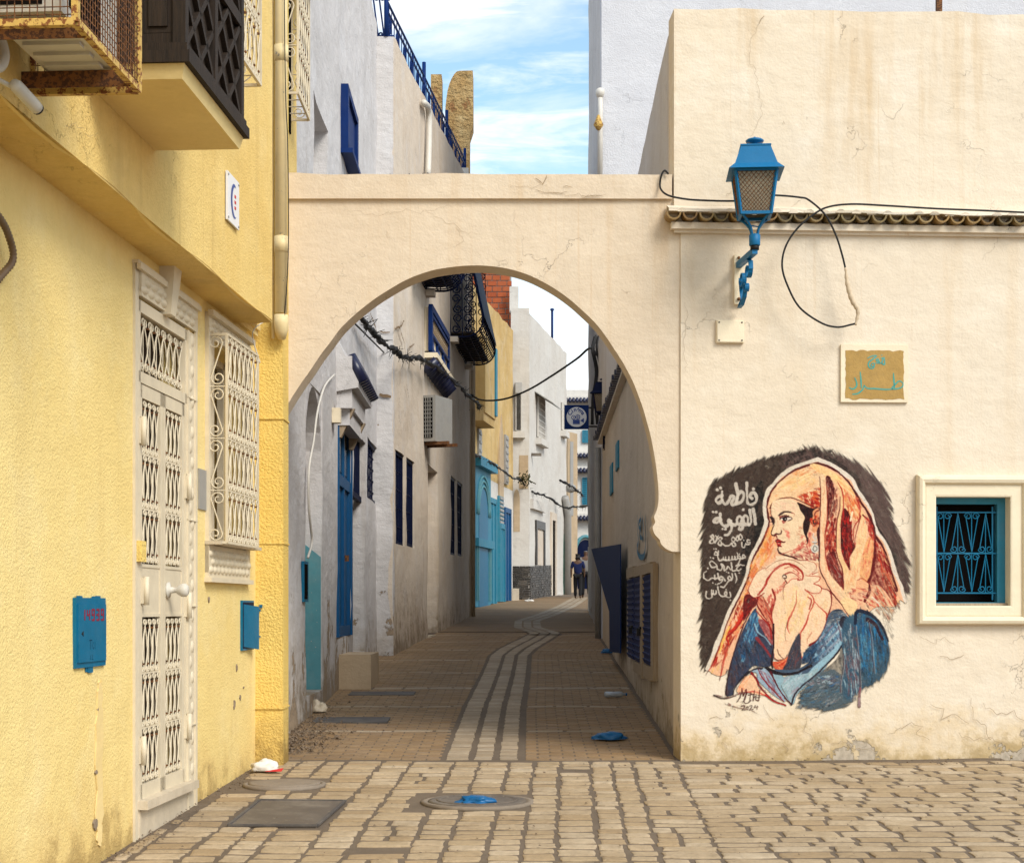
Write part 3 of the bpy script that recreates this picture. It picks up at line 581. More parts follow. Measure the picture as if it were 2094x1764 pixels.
    stroke('Hn', [(200, 660), (280, 560), (330, 450), (400, 350), (500, 270), (600, 240), (700, 270), (780, 330), (815, 400), (800, 455), (740, 455)], (160, 24, 16), 10, 8, .95, wm=13)
    stroke('Hn', [(560, 300), (640, 280), (710, 320), (760, 370)], (176, 60, 46), 7, 4, .9)
    stroke('Hn', [(570, 380), (640, 350), (720, 380), (780, 440)], (150, 40, 30), 6, 4, .95)
    hatch('Hn', [(640, 270), (740, 300), (810, 400), (740, 440), (680, 340)], [(226, 130, 110), (206, 90, 76)], .8, 26, 30, 7, .6, 74)
    hatch('Hn', [(380, 600), (480, 560), (560, 480), (600, 500), (520, 600), (430, 660)], [(206, 90, 70), (180, 40, 30), (226, 140, 110)], -.5, 36, 40, 8, .7, 75)
    stroke('Hn', [(530, 410), (550, 390), (580, 400), (575, 430), (545, 430), (530, 410)], (60, 40, 36), 5, 5); stroke('Hn', [(552, 412), (560, 412)], (230, 220, 206), 7, 7)
    stroke('Hn', [(560, 430), (580, 480), (600, 500)], (80, 20, 18), 5, 5); stroke('Hn', [(600, 500), (560, 540), (540, 640), (545, 720)], (120, 60, 40), 4, 3, .8)
    stroke('Hn', [(600, 500), (660, 450), (740, 440)], (190, 60, 44), 6, 5, .9)
    stroke('Hn', [(390, 580), (410, 640), (430, 700), (410, 800), (370, 900), (380, 1020), (410, 1150), (400, 1350), (410, 1500)], (130, 16, 14), 7, 10, .95, wm=16)
    hatch('Hn', [(330, 700), (400, 660), (430, 720), (400, 850), (360, 900), (330, 800)], [(206, 90, 70), (170, 30, 26), (226, 150, 120)], 1.6, 40, 60, 9, .75, 76)
    fill('Hn', [(190, 720), (230, 660), (280, 700), (330, 800), (370, 900), (390, 1010), (400, 1150), (330, 1000), (240, 900), (190, 800)], (206, 120, 90))
    hatch('Hn', [(190, 720), (260, 680), (340, 820), (390, 1010), (400, 1140), (320, 1000), (210, 860)], [R1, (226, 150, 110), (236, 190, 150), (110, 12, 14), (200, 70, 50)], 1.05, 70, 80, 9, .8, 77)
    stroke('Hn', [(190, 690), (190, 800), (260, 930), (340, 1040), (400, 1200)], (110, 10, 14), 6, 8, .95); stroke('Hn', [(270, 690), (300, 780), (350, 880)], (90, 50, 46), 4, 4, .8)
    stroke('Hn', [(60, 600), (110, 480), (200, 340), (300, 290)], (180, 60, 40), 5, 4, .85)
    stroke('Hn', [(60, 600), (100, 670), (180, 700), (280, 640)], (150, 30, 24), 5, 8, .9)
    fill('Hn', [(0, 720), (60, 650), (140, 700), (180, 720), (180, 800), (90, 880), (20, 1000), (0, 1000)], (96, 16, 16), .95)
    hatch('Hn', [(0, 740), (120, 700), (170, 780), (40, 960), (0, 980)], [(140, 20, 16), (60, 8, 12), (180, 60, 40)], 2.3, 40, 80, 10, .8, 78)
    # breast folds
    stroke('Hn', [(720, 600), (720, 760), (680, 880), (620, 1000), (600, 1100), (630, 1190)], (190, 60, 44), 3, 4, .9, wm=11)
    stroke('Hn', [(600, 1030), (570, 1170), (580, 1290)], (120, 86, 70), 8, 3, .8)
    stroke('Hn', [(840, 590), (940, 680), (960, 780), (900, 900), (860, 1040), (790, 1160), (720, 1280), (640, 1440), (590, 1560)], (186, 50, 36), 5, 10, .92, wm=10)
    stroke('Hn', [(880, 690), (930, 740), (900, 860)], (170, 40, 30), 7, 9, .85)
    stroke('Hn', [(980, 760), (1060, 850), (1130, 920), (1140, 1000)], (190, 50, 36), 5, 9, .9)
    stroke('Hn', [(1060, 570), (1160, 600), (1200, 660), (1205, 800), (1160, 950), (1120, 1100), (1020, 1270), (910, 1350)], (120, 14, 16), 6, 12, .95, wm=9)
    stroke('Hn', [(930, 1180), (880, 1260), (870, 1330)], (190, 120, 90), 8, 4, .7)
    stroke('Hn', [(780, 1200), (770, 1380), (800, 1540)], (170, 40, 34), 6, 6, .9)
    stroke('Hn', [(460, 1400), (490, 1480), (560, 1530), (600, 1480)], (110, 70, 56), 8, 6, .8)
    stroke('Hn', [(400, 1500), (460, 1550), (540, 1550)], (90, 20, 20), 7, 8, .9)
    fill('Hn', [(390, 1580), (480, 1570), (560, 1540), (620, 1500), (600, 1640), (540, 1710), (440, 1680)], (206, 90, 56))
    hatch('Hn', [(390, 1580), (560, 1550), (610, 1520), (580, 1660), (500, 1710)], [(180, 24, 16), (226, 130, 80), (236, 180, 130), (200, 60, 36)], -.5, 50, 60, 9, .75, 79)
    hatch('Hn', [(440, 700), (700, 560), (1180, 640), (1190, 820), (1000, 1260), (800, 1540), (500, 1540), (400, 1200)], [(236, 180, 130), (226, 150, 104), (248, 222, 182), (240, 200, 150)], 1.85, 130, 90, 7, .35, 170)
    hatch('Hn', [(100, 500), (330, 280), (600, 170), (980, 250), (1000, 420), (700, 260), (420, 330), (280, 600), (150, 670)], [(240, 200, 170), (226, 150, 120), (248, 224, 196)], -.4, 70, 80, 7, .4, 171)
    # ---- blue mantle
    N1, N2, BL, LB, SK, VI = (22, 22, 36), (34, 52, 74), (24, 84, 130), (96, 150, 174), (150, 184, 194), (76, 58, 72)
    fill('B', [(530, 10), (560, 120), (660, 300), (720, 400), (720, 560), (660, 640), (520, 620), (450, 680), (380, 760), (300, 860), (290, 930), (210, 930), (230, 760), (260, 600), (330, 400), (440, 150)], (52, 58, 78))
    hatch('B', [(525, 30), (560, 140), (540, 330), (440, 520), (380, 560), (400, 330), (460, 140)], [BL, LB, (50, 110, 150), (130, 174, 192), (30, 60, 100)], 1.85, 150, 110, 12, .8, 81)
    hatch('B', [(400, 350), (540, 350), (640, 470), (660, 620), (450, 640), (320, 700), (300, 560)], [N2, VI, (40, 74, 104), (60, 44, 52), (24, 30, 46)], 1.3, 150, 90, 12, .75, 82)
    hatch('B', [(240, 640), (400, 640), (380, 740), (290, 880), (215, 920)], [(74, 54, 58), (52, 40, 48), (92, 70, 72), (40, 36, 50)], 1.5, 90, 80, 11, .7, 83)
    fill('B', [(560, 130), (640, 150), (700, 260), (710, 400), (640, 300), (590, 220)], (150, 76, 76))
    hatch('B', [(570, 140), (650, 160), (710, 300), (700, 420), (620, 280)], [(170, 60, 54), (196, 130, 120), (110, 30, 36)], 1.15, 46, 70, 9, .8, 84)
    stroke('B', [(540, 40), (600, 110), (680, 200), (700, 330)], (160, 24, 18), 7, 8, .9)
    stroke('B', [(570, 310), (640, 330), (700, 430)], (44, 28, 44), 9, 12, .9); stroke('B', [(545, 330), (620, 420), (690, 520)], (140, 40, 44), 16, 14, .85)
    stroke('B', [(520, 180), (560, 270), (640, 330), (690, 400)], (150, 184, 196), 9, 7, .8); stroke('B', [(510, 170), (530, 250), (570, 320)], (70, 40, 60), 4, 4, .8)
    stroke('B', [(720, 180), (716, 300), (720, 400), (700, 560), (710, 640)], (36, 6, 12), 9, 16, .95)
    stroke('B', [(470, 60), (400, 200), (320, 420), (270, 600), (235, 760), (215, 930)], (54, 16, 24), 8, 5, .95)
    fill('B', [(1000, 280), (1010, 480), (1020, 600), (960, 680), (820, 680), (860, 580), (900, 440), (950, 340)], (58, 56, 66))
    hatch('B', [(990, 300), (1010, 600), (840, 670), (880, 520), (940, 360)], [(44, 66, 88), (90, 70, 74), (36, 36, 46), (110, 60, 60)], 1.85, 70, 80, 9, .75, 85)
    fill('B', [(1320, 60), (1420, 20), (1500, 90), (1580, 180), (1540, 300), (1440, 420), (1300, 560), (1180, 680), (1080, 730), (940, 720), (740, 700), (720, 660), (960, 660), (1100, 580), (1020, 600), (1060, 460), (1180, 360), (1260, 220)], (66, 84, 104))
    hatch('B', [(1060, 470), (1200, 360), (1290, 330), (1260, 460), (1150, 570), (1040, 610)], [(26, 62, 96), (30, 90, 134), (40, 46, 62), (20, 30, 48)], 2.2, 80, 90, 13, .8, 86)
    hatch('B', [(1300, 170), (1400, 130), (1500, 190), (1500, 280), (1360, 440), (1200, 570), (1180, 440)], [SK, LB, (180, 200, 206), (110, 130, 150), (130, 110, 126), (74, 116, 146)], 2.25, 160, 130, 14, .8, 87)
    hatch('B', [(1320, 60), (1440, 30), (1500, 110), (1420, 150), (1300, 180)], [(24, 24, 32), (110, 120, 126), (50, 50, 58), (160, 160, 160)], -.3, 60, 60, 8, .8, 88)
    fill('B', [(1460, 90), (1540, 160), (1580, 200), (1500, 260), (1420, 180)], (28, 22, 34), .85)
    stroke('B', [(1500, 300), (1420, 420), (1290, 560), (1180, 680), (1060, 790), (960, 900), (920, 1010)], (150, 186, 200), 26, 30, .95, wm=44)
    fill('B', [(940, 720), (1080, 700), (1190, 640), (1160, 740), (1040, 840), (960, 940), (915, 1030), (850, 920), (800, 820), (840, 740)], (150, 176, 182))
    hatch('B', [(860, 740), (1080, 710), (1160, 700), (1020, 840), (930, 980), (850, 860)], [(176, 198, 204), (120, 150, 164), (150, 130, 140), (190, 204, 206)], 2.3, 70, 90, 10, .7, 89)
    fill('B', [(690, 680), (830, 740), (800, 830), (860, 950), (910, 1035), (780, 900), (720, 800)], (140, 170, 180))
    stroke('B', [(650, 650), (760, 700), (880, 710), (1000, 680), (1120, 620)], (20, 8, 16), 18, 12, .95)
    stroke('B', [(690, 690), (740, 800), (800, 900), (910, 1035)], (80, 12, 20), 14, 6, .95)
    stroke('B', [(910, 1035), (950, 920), (1040, 820), (1160, 730), (1280, 610), (1400, 480), (1480, 360), (1510, 280)], (24, 14, 28), 9, 10, .95)
    fill('B', [(480, 680), (600, 640), (680, 700), (760, 850), (850, 1000), (760, 960), (660, 880), (560, 780), (540, 700)], (150, 170, 184))
    hatch('B', [(560, 660), (650, 670), (780, 900), (830, 1000), (700, 900), (600, 770)], [(190, 200, 206), (120, 150, 170), (150, 60, 66), (110, 100, 120)], .95, 70, 90, 9, .75, 90)
    stroke('B', [(490, 700), (540, 770), (580, 850), (680, 960), (760, 1010), (850, 1040)], (140, 16, 20), 14, 8, .95); stroke('B', [(560, 660), (600, 740), (720, 880), (830, 1000)], (130, 20, 26), 8, 6, .9)
    stroke('B', [(470, 680), (540, 650), (600, 650)], (30, 14, 24), 14, 10, .9)
    stroke('B', [(460, 690), (380, 760), (310, 850), (290, 930)], (24, 18, 34), 18, 8, .9)
    fill('B', [(440, 730), (490, 720), (540, 790), (560, 850), (640, 930), (560, 930), (420, 900), (330, 900), (360, 820)], (238, 190, 150))
    hatch('B', [(400, 740), (480, 740), (420, 860), (340, 890)], [(226, 110, 76), (240, 170, 120)], 2.2, 26, 50, 8, .7, 91)
    # lower right sweep, drips and dry edges
    fill('B', [(1200, 720), (1380, 560), (1480, 400), (1480, 640), (1450, 860), (1300, 760)], (44, 26, 36), .95, rough=.2)
    m = ragged([(730, 1620), (760, 1520), (850, 1430), (930, 1400), (1010, 1440), (1060, 1300), (1060, 1560), (1030, 1620), (900, 1650), (780, 1640)], (84, 100, 108), -.3, .8, 22, 9, .93, 60, 9)
    hatch('B', [(960, 1000), (1020, 860), (1180, 740), (1400, 740), (1460, 860), (1420, 1000), (1180, 1060), (980, 1060)], [(110, 140, 150), (60, 70, 78), (150, 150, 150), (40, 100, 140), (90, 80, 84), (30, 40, 50)], -.5, 170, 80, 10, .7, 92, .25)
    hatch('B', [(1060, 820), (1220, 720), (1400, 720), (1430, 820), (1240, 800)], [(170, 190, 196), (60, 60, 70), (120, 110, 116), (34, 90, 140)], -.15, 60, 100, 9, .8, 93, .2)
    m = ragged([(1000, 1130), (1060, 1080), (1120, 1060), (1200, 1110), (1250, 1200), (1276, 1290), (1262, 1400), (1210, 1480), (1120, 1520), (1040, 1600), (1000, 1560), (990, 1350)], (52, 84, 104), 1.5, .75, 20, 10, .95, 120, 10)
    hatch('B', [(1600, 60), (1760, 80), (1900, 250), (1940, 420), (1880, 600), (1700, 760), (1620, 500), (1590, 250)], [(24, 96, 146), (40, 120, 164), (20, 60, 96), (80, 140, 166), (36, 48, 60)], 1.5, 220, 110, 13, .8, 94)
    hatch('B', [(1480, 300), (1590, 240), (1620, 560), (1640, 900), (1540, 980), (1470, 760)], [(120, 144, 154), (90, 80, 92), (60, 66, 78), (170, 190, 196), (110, 60, 66)], 1.5, 130, 130, 11, .75, 95)
    hatch('B', [(1640, 620), (1900, 500), (1880, 740), (1760, 860), (1660, 880)], [(60, 70, 76), (90, 104, 108), (30, 40, 48), (60, 110, 134)], 1.5, 90, 90, 10, .6, 96)
    stroke('B', [(1590, 170), (1600, 60), (1660, 40), (1780, 90), (1880, 210), (1940, 360)], (14, 22, 44), 16, 10, .9, wm=24)
    stroke('B', [(1720, 130), (1800, 180), (1850, 280), (1880, 340)], (44, 14, 26), 22, 14, .85)
    for q in ([(1600, 200), (1620, 400), (1640, 600), (1650, 820), (1640, 1000)], [(1740, 160), (1770, 330), (1780, 480), (1800, 700)], [(1400, 140), (1430, 250), (1450, 360)], [(1470, 500), (1470, 640), (1440, 800), (1440, 900)]):
        stroke('B', q, (150, 150, 150), 6, 5, .7); stroke('B', [(x-8, y) for x, y in q], (80, 40, 50), 4, 4, .7)
    stroke('B', [(1640, 860), (1630, 960), (1630, 1050)], (150, 70, 80), 10, 22, .7); stroke('B', [(1630, 970), (1630, 1040)], (170, 150, 160), 14, 14, .7)
    # signature
    SG = (92, 20, 18)
    stroke('B', [(110, 930), (240, 960), (360, 920), (520, 900), (640, 940)], (190, 40, 34), 8, 8, .9, .3); stroke('B', [(90, 935), (200, 970), (320, 940)], (60, 24, 26), 9, 5, .9)
    stroke('B', [(220, 1020), (330, 1060), (480, 1090), (560, 1140)], (206, 80, 66), 12, 4, .6, .8); stroke('B', [(640, 930), (720, 1000), (850, 1040)], (196, 30, 28), 10, 8, .9)
    for q in ([(330, 1010), (370, 940), (385, 860)], [(385, 860), (400, 940)], [(400, 940), (430, 870), (420, 960), (400, 1000)], [(440, 900), (410, 1000), (440, 1020), (480, 990)], [(480, 900), (470, 990)], [(455, 930), (510, 920)],
              [(520, 880), (505, 990)], [(510, 960), (540, 940), (530, 980), (560, 990)], [(575, 880), (565, 990)], [(540, 960), (580, 950)]):
        stroke('B', q, SG, 6, 5, .95)
    for q in ([(380, 1050), (410, 1040), (405, 1065), (380, 1090), (420, 1090)], [(430, 1060), (450, 1055), (445, 1085), (430, 1075), (432, 1060)], [(465, 1050), (490, 1040), (485, 1065), (465, 1090), (505, 1080)], [(530, 1040), (520, 1065), (560, 1055)], [(550, 1045), (545, 1085)]):
        stroke('B', q, (110, 50, 46), 5, 4, .9)
    # ---- white brush lettering
    WH = (214, 202, 186)
    def wr(w, *qs):
        for q in qs: stroke('L', q, WH, w*1.22, w*1.1, .9)
    wr(15, [(715, 235), (717, 238)], [(700, 360), (670, 340), (690, 300), (730, 290), (755, 340), (750, 400), (700, 435), (650, 430), (635, 380), (632, 160)],
       [(490, 175), (510, 260), (515, 330), (490, 430)], [(490, 425), (530, 300), (580, 280), (590, 350), (560, 410), (500, 430), (450, 450), (440, 420), (470, 350), (430, 340), (400, 400), (370, 440), (330, 420), (310, 350), (315, 270)],
       [(310, 330), (260, 340), (230, 390), (270, 420), (310, 380)], [(250, 250), (253, 252)], [(293, 225), (296, 227)])
    wr(14, [(715, 500), (735, 600), (740, 690)], [(672, 510), (680, 610), (685, 670), (660, 700)], [(660, 700), (600, 690), (580, 630), (610, 580), (640, 620), (620, 690), (560, 700), (500, 690), (490, 630), (520, 590), (550, 620), (540, 690), (520, 750), (560, 760), (575, 710), (540, 690)],
       [(590, 510), (592, 512)], [(490, 700), (430, 700), (430, 650)], [(440, 690), (430, 760), (390, 820), (340, 835)], [(430, 690), (400, 640), (395, 700), (360, 715), (320, 700), (290, 640), (290, 560)], [(290, 620), (240, 620), (210, 660), (250, 670), (290, 640)], [(195, 535), (197, 537)], [(238, 540), (240, 542)], [(320, 755), (322, 757)], [(360, 760), (362, 762)])
    wr(7, [(670, 900), (640, 895), (640, 925), (675, 925), (660, 950), (620, 955)], [(620, 935), (600, 990), (570, 980), (565, 930)], [(590, 900), (592, 902)],
       [(550, 820), (525, 850), (550, 890), (575, 860), (550, 820)], [(510, 845), (490, 880), (510, 910), (530, 880), (510, 845)], [(455, 860), (435, 890), (470, 930), (490, 960), (450, 970), (440, 940), (480, 890), (455, 860)], [(320, 945), (350, 970), (400, 965), (435, 935)],
       [(290, 860), (265, 880), (300, 920), (300, 965), (260, 950), (270, 920), (310, 880), (290, 860)], [(225, 840), (250, 870), (220, 930)], [(265, 840), (235, 880)], [(190, 830), (165, 850), (200, 880), (205, 920), (160, 930), (155, 900), (205, 860), (190, 830)])
    wr(7, [(615, 1110), (585, 1090), (575, 1125), (610, 1125), (540, 1140), (510, 1110), (540, 1100), (545, 1150), (520, 1210)], [(505, 1060), (515, 1085)], [(535, 1080), (537, 1082)], [(510, 1140), (480, 1150), (475, 1110)], [(475, 1145), (440, 1150), (440, 1110)], [(440, 1150), (400, 1155), (400, 1115)], [(400, 1155), (360, 1155), (358, 1115)], [(360, 1155), (330, 1150), (325, 1115)],
       [(325, 1150), (280, 1160), (260, 1110), (265, 1040)], [(262, 1080), (230, 1050), (215, 1090), (262, 1090)], [(205, 1010), (207, 1012)], [(232, 1012), (234, 1014)])
    wr(7, [(595, 1225), (540, 1215), (490, 1230)], [(540, 1225), (500, 1260), (520, 1290), (560, 1270)], [(490, 1290), (440, 1290), (430, 1185)], [(530, 1322), (532, 1324)], [(420, 1280), (390, 1240), (370, 1270), (340, 1290), (330, 1230), (300, 1210), (310, 1250), (290, 1285), (250, 1270), (240, 1220), (180, 1170), (150, 1200), (180, 1250), (240, 1240)], [(160, 1122), (162, 1124)], [(195, 1130), (197, 1132)])
    wr(7, [(480, 1330), (500, 1390), (485, 1450)], [(440, 1330), (450, 1390), (430, 1420)], [(430, 1420), (390, 1400), (400, 1360), (425, 1390), (380, 1440), (340, 1500), (290, 1500)], [(370, 1310), (372, 1312)], [(395, 1320), (397, 1322)], [(350, 1420), (320, 1380), (290, 1370), (280, 1410), (320, 1400), (300, 1440), (250, 1470)], [(270, 1400), (255, 1330)], [(255, 1390), (220, 1400), (215, 1350)], [(215, 1395), (170, 1390), (130, 1420), (80, 1390), (75, 1330), (110, 1300)], [(125, 1262), (127, 1264)], [(190, 1450), (192, 1452)], [(225, 1465), (227, 1467)])
    wr(7, [(410, 1570), (425, 1620), (400, 1640), (360, 1620), (350, 1580), (375, 1570), (375, 1610), (330, 1630), (280, 1600), (255, 1500)], [(420, 1675), (422, 1677)], [(360, 1535), (362, 1537)], [(235, 1550), (230, 1590), (205, 1595), (200, 1550)], [(200, 1590), (178, 1590), (175, 1540)], [(180, 1590), (180, 1630), (140, 1650), (105, 1620), (110, 1560)])
    alpha[alpha < .06] = 0
    # dry-brush breakup so that plaster shows through here and there
    br = np.clip((vnoise(26, 26, 0, 77, 4)-.36)*9, 0, 1)
    alpha *= .90+.10*br
    return img, alpha, S, W, H
rnd = random.Random(7)
# ---------------------------------------------------------------- material palette
M = {}
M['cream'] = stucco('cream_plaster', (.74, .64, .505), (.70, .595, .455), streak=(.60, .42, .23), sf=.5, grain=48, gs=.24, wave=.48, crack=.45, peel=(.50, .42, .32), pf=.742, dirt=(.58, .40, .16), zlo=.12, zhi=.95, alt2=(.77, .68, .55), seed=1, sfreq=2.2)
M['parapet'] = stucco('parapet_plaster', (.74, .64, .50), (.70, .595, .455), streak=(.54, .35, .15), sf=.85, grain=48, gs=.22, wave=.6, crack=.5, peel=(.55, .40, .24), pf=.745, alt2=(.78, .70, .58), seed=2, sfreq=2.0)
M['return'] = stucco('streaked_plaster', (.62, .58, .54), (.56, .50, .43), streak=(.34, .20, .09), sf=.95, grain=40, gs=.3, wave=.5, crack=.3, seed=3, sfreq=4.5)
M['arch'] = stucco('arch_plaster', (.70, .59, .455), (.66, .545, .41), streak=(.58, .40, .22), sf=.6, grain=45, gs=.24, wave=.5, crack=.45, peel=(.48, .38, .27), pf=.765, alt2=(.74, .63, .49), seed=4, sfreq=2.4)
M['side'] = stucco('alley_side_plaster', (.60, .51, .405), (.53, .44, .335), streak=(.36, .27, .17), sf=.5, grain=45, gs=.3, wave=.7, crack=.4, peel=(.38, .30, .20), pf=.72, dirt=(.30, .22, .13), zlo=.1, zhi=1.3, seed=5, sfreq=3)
M['yellow'] = stucco('yellow_roughcast', (.85, .655, .275), (.82, .615, .235), streak=(.56, .38, .13), sf=.45, speck=.25, grain=62, gs=.62, wave=.35, crack=0, dirt=(.64, .43, .16), zlo=-.05, zhi=.9, alt2=(.86, .69, .33), seed=6, sfreq=2.0, bd=.022)
M['yellow_up'] = stucco('weathered_yellow_roughcast', (.82, .60, .225), (.77, .53, .175), streak=(.42, .25, .08), sf=.65, speck=.45, grain=62, gs=.6, wave=.35, crack=.3, alt2=(.82, .62, .27), seed=7, sfreq=2.6, bd=.022)
M['pier'] = stucco('pier_roughcast', (.82, .60, .19), (.77, .53, .14), streak=(.40, .24, .07), sf=.45, speck=.3, grain=46, gs=1.2, wave=.4, crack=.2, dirt=(.40, .25, .08), zlo=.1, zhi=1.1, seed=8, sfreq=3, bd=.022)
M['soffit'] = stucco('smooth_yellow_soffit', (.82, .64, .30), (.78, .59, .26), streak=(.44, .30, .12), sf=.3, grain=30, gs=.15, wave=.3, crack=.3, seed=9)
M['whitewash'] = stucco('grey_whitewash', (.60, .575, .565), (.53, .505, .49), streak=(.38, .32, .27), sf=.45, grain=40, gs=.35, wave=.9, crack=.35, peel=(.34, .26, .18), pf=.70, dirt=(.36, .28, .19), zlo=.2, zhi=2.2, alt2=(.64, .625, .625), seed=10, sfreq=3.5)
M['warmwash'] = stucco('warm_whitewash', (.66, .57, .465), (.58, .48, .375), streak=(.40, .27, .15), sf=.55, grain=40, gs=.3, wave=.7, crack=.4, dirt=(.34, .25, .16), zlo=.6, zhi=2.6, alt2=(.62, .56, .50), seed=11, sfreq=3.5)
M['tanwash'] = stucco('tan_plaster', (.50, .38, .25), (.42, .31, .195), streak=(.30, .19, .10), sf=.5, grain=40, gs=.3, wave=.7, crack=.4, seed=12, sfreq=3)
M['ochre'] = stucco('ochre_plaster', (.60, .42, .18), (.50, .33, .125), streak=(.20, .12, .06), sf=.85, grain=40, gs=.4, wave=.7, crack=.3, peel=(.40, .30, .19), pf=.68, alt2=(.62, .48, .28), seed=13, sfreq=2.2)
M['white'] = stucco('clean_whitewash', (.62, .59, .54), (.56, .52, .465), streak=(.40, .33, .24), sf=.55, grain=40, gs=.3, wave=.7, crack=.3, seed=14, sfreq=2.0)
M['bluewhite'] = stucco('cool_white_plaster', (.62, .615, .63), (.56, .555, .575), streak=(.50, .44, .38), sf=.25, grain=36, gs=.8, wave=.5, crack=.2, peel=(.50, .36, .22), pf=.80, seed=15, sfreq=1.5)
M['oldstone'] = stucco('old_rubble_masonry', (.50, .34, .15), (.40, .25, .10), streak=(.25, .16, .07), sf=.4, grain=14, gs=1.6, wave=1.6, crack=.5, peel=(.36, .19, .08), pf=.60, alt2=(.54, .40, .20), seed=16, bd=.06)
M['farwhite'] = stucco('far_whitewash', (.66, .63, .58), (.60, .565, .51), streak=(.42, .36, .28), sf=.3, seed=17)
M['trim'] = stucco('moulded_cast_stone', (.80, .70, .52), (.76, .65, .47), streak=(.60, .46, .26), sf=.25, grain=60, gs=.12, wave=.2, crack=.15, seed=18)
M['castwhite'] = paint('cream_cast_stone_paint', (.70, .60, .43), .6, .3, None, dust=.25)
M['ironwhite'] = paint('cream_painted_iron', (.70, .60, .43), .5, .3, (.26, .13, .06), .71, dust=.25)
M['blue'] = paint('teal_blue_paint', (.003, .135, .25), .5, .4, None, dust=.05, spec=.2)
M['lampblue'] = paint('lantern_blue_paint', (.002, .135, .31), .45, .25, (.03, .03, .03), .76, dust=.02, spec=.25)
M['doorblue'] = paint('door_blue_paint', (.003, .075, .20), .5, .35, None, dust=.04, spec=.2)
M['navy'] = paint('navy_paint', (.002, .006, .032), .6, .4, None, dust=.015, spec=.1)
M['royal'] = paint('royal_blue_paint', (.002, .022, .12), .55, .35, None, dust=.02, spec=.12)
M['sheetblue'] = paint('blue_sheet_metal', (.002, .022, .095), .6, .4, None, dust=.015, spec=.08)
M['skyblue'] = paint('light_blue_paint', (.03, .21, .31), .6, .3, (.35, .38, .36), .72, dust=.10, spec=.2)
M['aqua'] = paint('aqua_wall_paint', (.10, .28, .32), .8, .3, (.42, .38, .33), .66, dust=.2, spec=.2)
M['black'] = flat('black_rubber', (.012, .011, .011), .6)
M['dark'] = flat('dark_interior', (.012, .010, .009), .95, spec=.0)
M['room'] = flat('unlit_room', (.06, .043, .03), .95, spec=.0)
M['rust'] = paint('rusty_iron', (.22, .085, .022), .85, .6, (.07, .028, .012), .5, dust=.1, scale=22)
M['rustyellow'] = paint('rust_stained_yellow_iron', (.62, .40, .10), .7, .4, (.20, .065, .015), .52, dust=.1, scale=14)
M['acwhite'] = paint('appliance_white', (.62, .58, .50), .5, .2, None, dust=.3)
M['galv'] = paint('grey_metal', (.30, .29, .27), .5, .3, None, dust=.25)
M['pvc'] = paint('cream_pvc', (.78, .62, .33), .55, .3, (.30, .27, .22), .635, dust=.2, scale=5)
M['pvcwhite'] = paint('white_pvc', (.66, .62, .55), .5, .2, None, dust=.2)
M['wood'] = wood('dark_carved_wood', (.009, .006, .004), (.04, .024, .014))
M['timber'] = wood('pale_timber_frame', (.30, .22, .14), (.42, .33, .23))
M['glass'] = flat('dark_window_glass', (.02, .022, .026), .12, spec=.6)
M['frost'] = paint('frosted_lantern_glass', (.30, .25, .16), .35, .35, None, dust=.35, scale=6)
M['mortar'] = stone_mat('joint_mortar', [(.15, .112, .078), (.185, .14, .098)], .9, .6, (.10, .08, .06), .4)
M['cobble'] = stone_mat('limestone_setts', [(.37, .262, .148), (.44, .33, .20), (.49, .38, .25), (.40, .285, .16), (.53, .425, .295), (.46, .345, .215)], .75, .8, (.10, .075, .05), .5)
M['brick'] = stone_mat('clay_pavers', [(.29, .185, .092), (.25, .16, .083), (.33, .22, .115), (.27, .185, .11), (.31, .19, .085)], .75, .5, (.08, .055, .035), .45)
M['drain'] = stone_mat('pale_channel_stone', [(.36, .275, .18), (.43, .34, .235), (.31, .235, .15), (.47, .38, .275)], .7, .5)
M['earth'] = stone_mat('street_earth', [(.17, .12, .08), (.21, .155, .105)], .95, .7, (.07, .05, .03), .5)
M['cement'] = stone_mat('cement_patch', [(.25, .20, .15), (.29, .235, .18)], .9, .5)
M['castiron'] = paint('worn_cover_plate', (.125, .10, .078), .6, .4, (.20, .165, .125), .62, dust=.35, spec=.3)
M['slate'] = paint('slate_cover', (.085, .075, .07), .7, .4, None, dust=.3)
M['hollow'] = stone_mat('hollow_clay_brick', [(.42, .095, .030), (.48, .12, .038), (.36, .075, .025), (.45, .13, .05)], .8, .5, (.12, .05, .03), .3)
M['greyjoint'] = stone_mat('brick_joint_mortar', [(.34, .30, .26), (.40, .36, .31)], .9, .7)
M['tileglaze'] = stone_mat('weathered_glazed_tile', [(.34, .20, .06), (.10, .085, .03), (.42, .29, .12), (.05, .055, .02), (.30, .15, .04)], .4, .4, (.03, .03, .012), .5)
M['tilenavy'] = flat('navy_glazed_tile', (.010, .013, .045), .35, spec=.5)
M['marble'] = stone_mat('worn_marble_sill', [(.62, .52, .38), (.66, .57, .43)], .5, .3, (.40, .30, .18), .3)
M['plastic'] = paint('blue_plastic_bag', (.002, .10, .26), .35, .25, None, bump=.3, dust=.02, spec=.35)
M['paper'] = flat('crumpled_white_paper', (.72, .68, .62), .8)
M['signwhite'] = flat('white_enamel', (.80, .80, .80), .35)
M['signred'] = flat('red_print', (.55, .03, .03), .6); M['signblue'] = flat('blue_print', (.05, .09, .30), .6)
M['redink'] = flat('stencil_red', (.22, .015, .04), .7); M['tealink'] = paint('turquoise_brush_paint', (.05, .34, .29), .8, .4, None, dust=.3)
M['plaque'] = stone_mat('ochre_sign_field', [(.45, .28, .085), (.49, .31, .10)], .9, .5)
M['mosaic'] = stone_mat('dark_mosaic_tile', [(.03, .027, .024), (.07, .06, .05), (.02, .018, .017), (.13, .11, .09)], .4, .4)
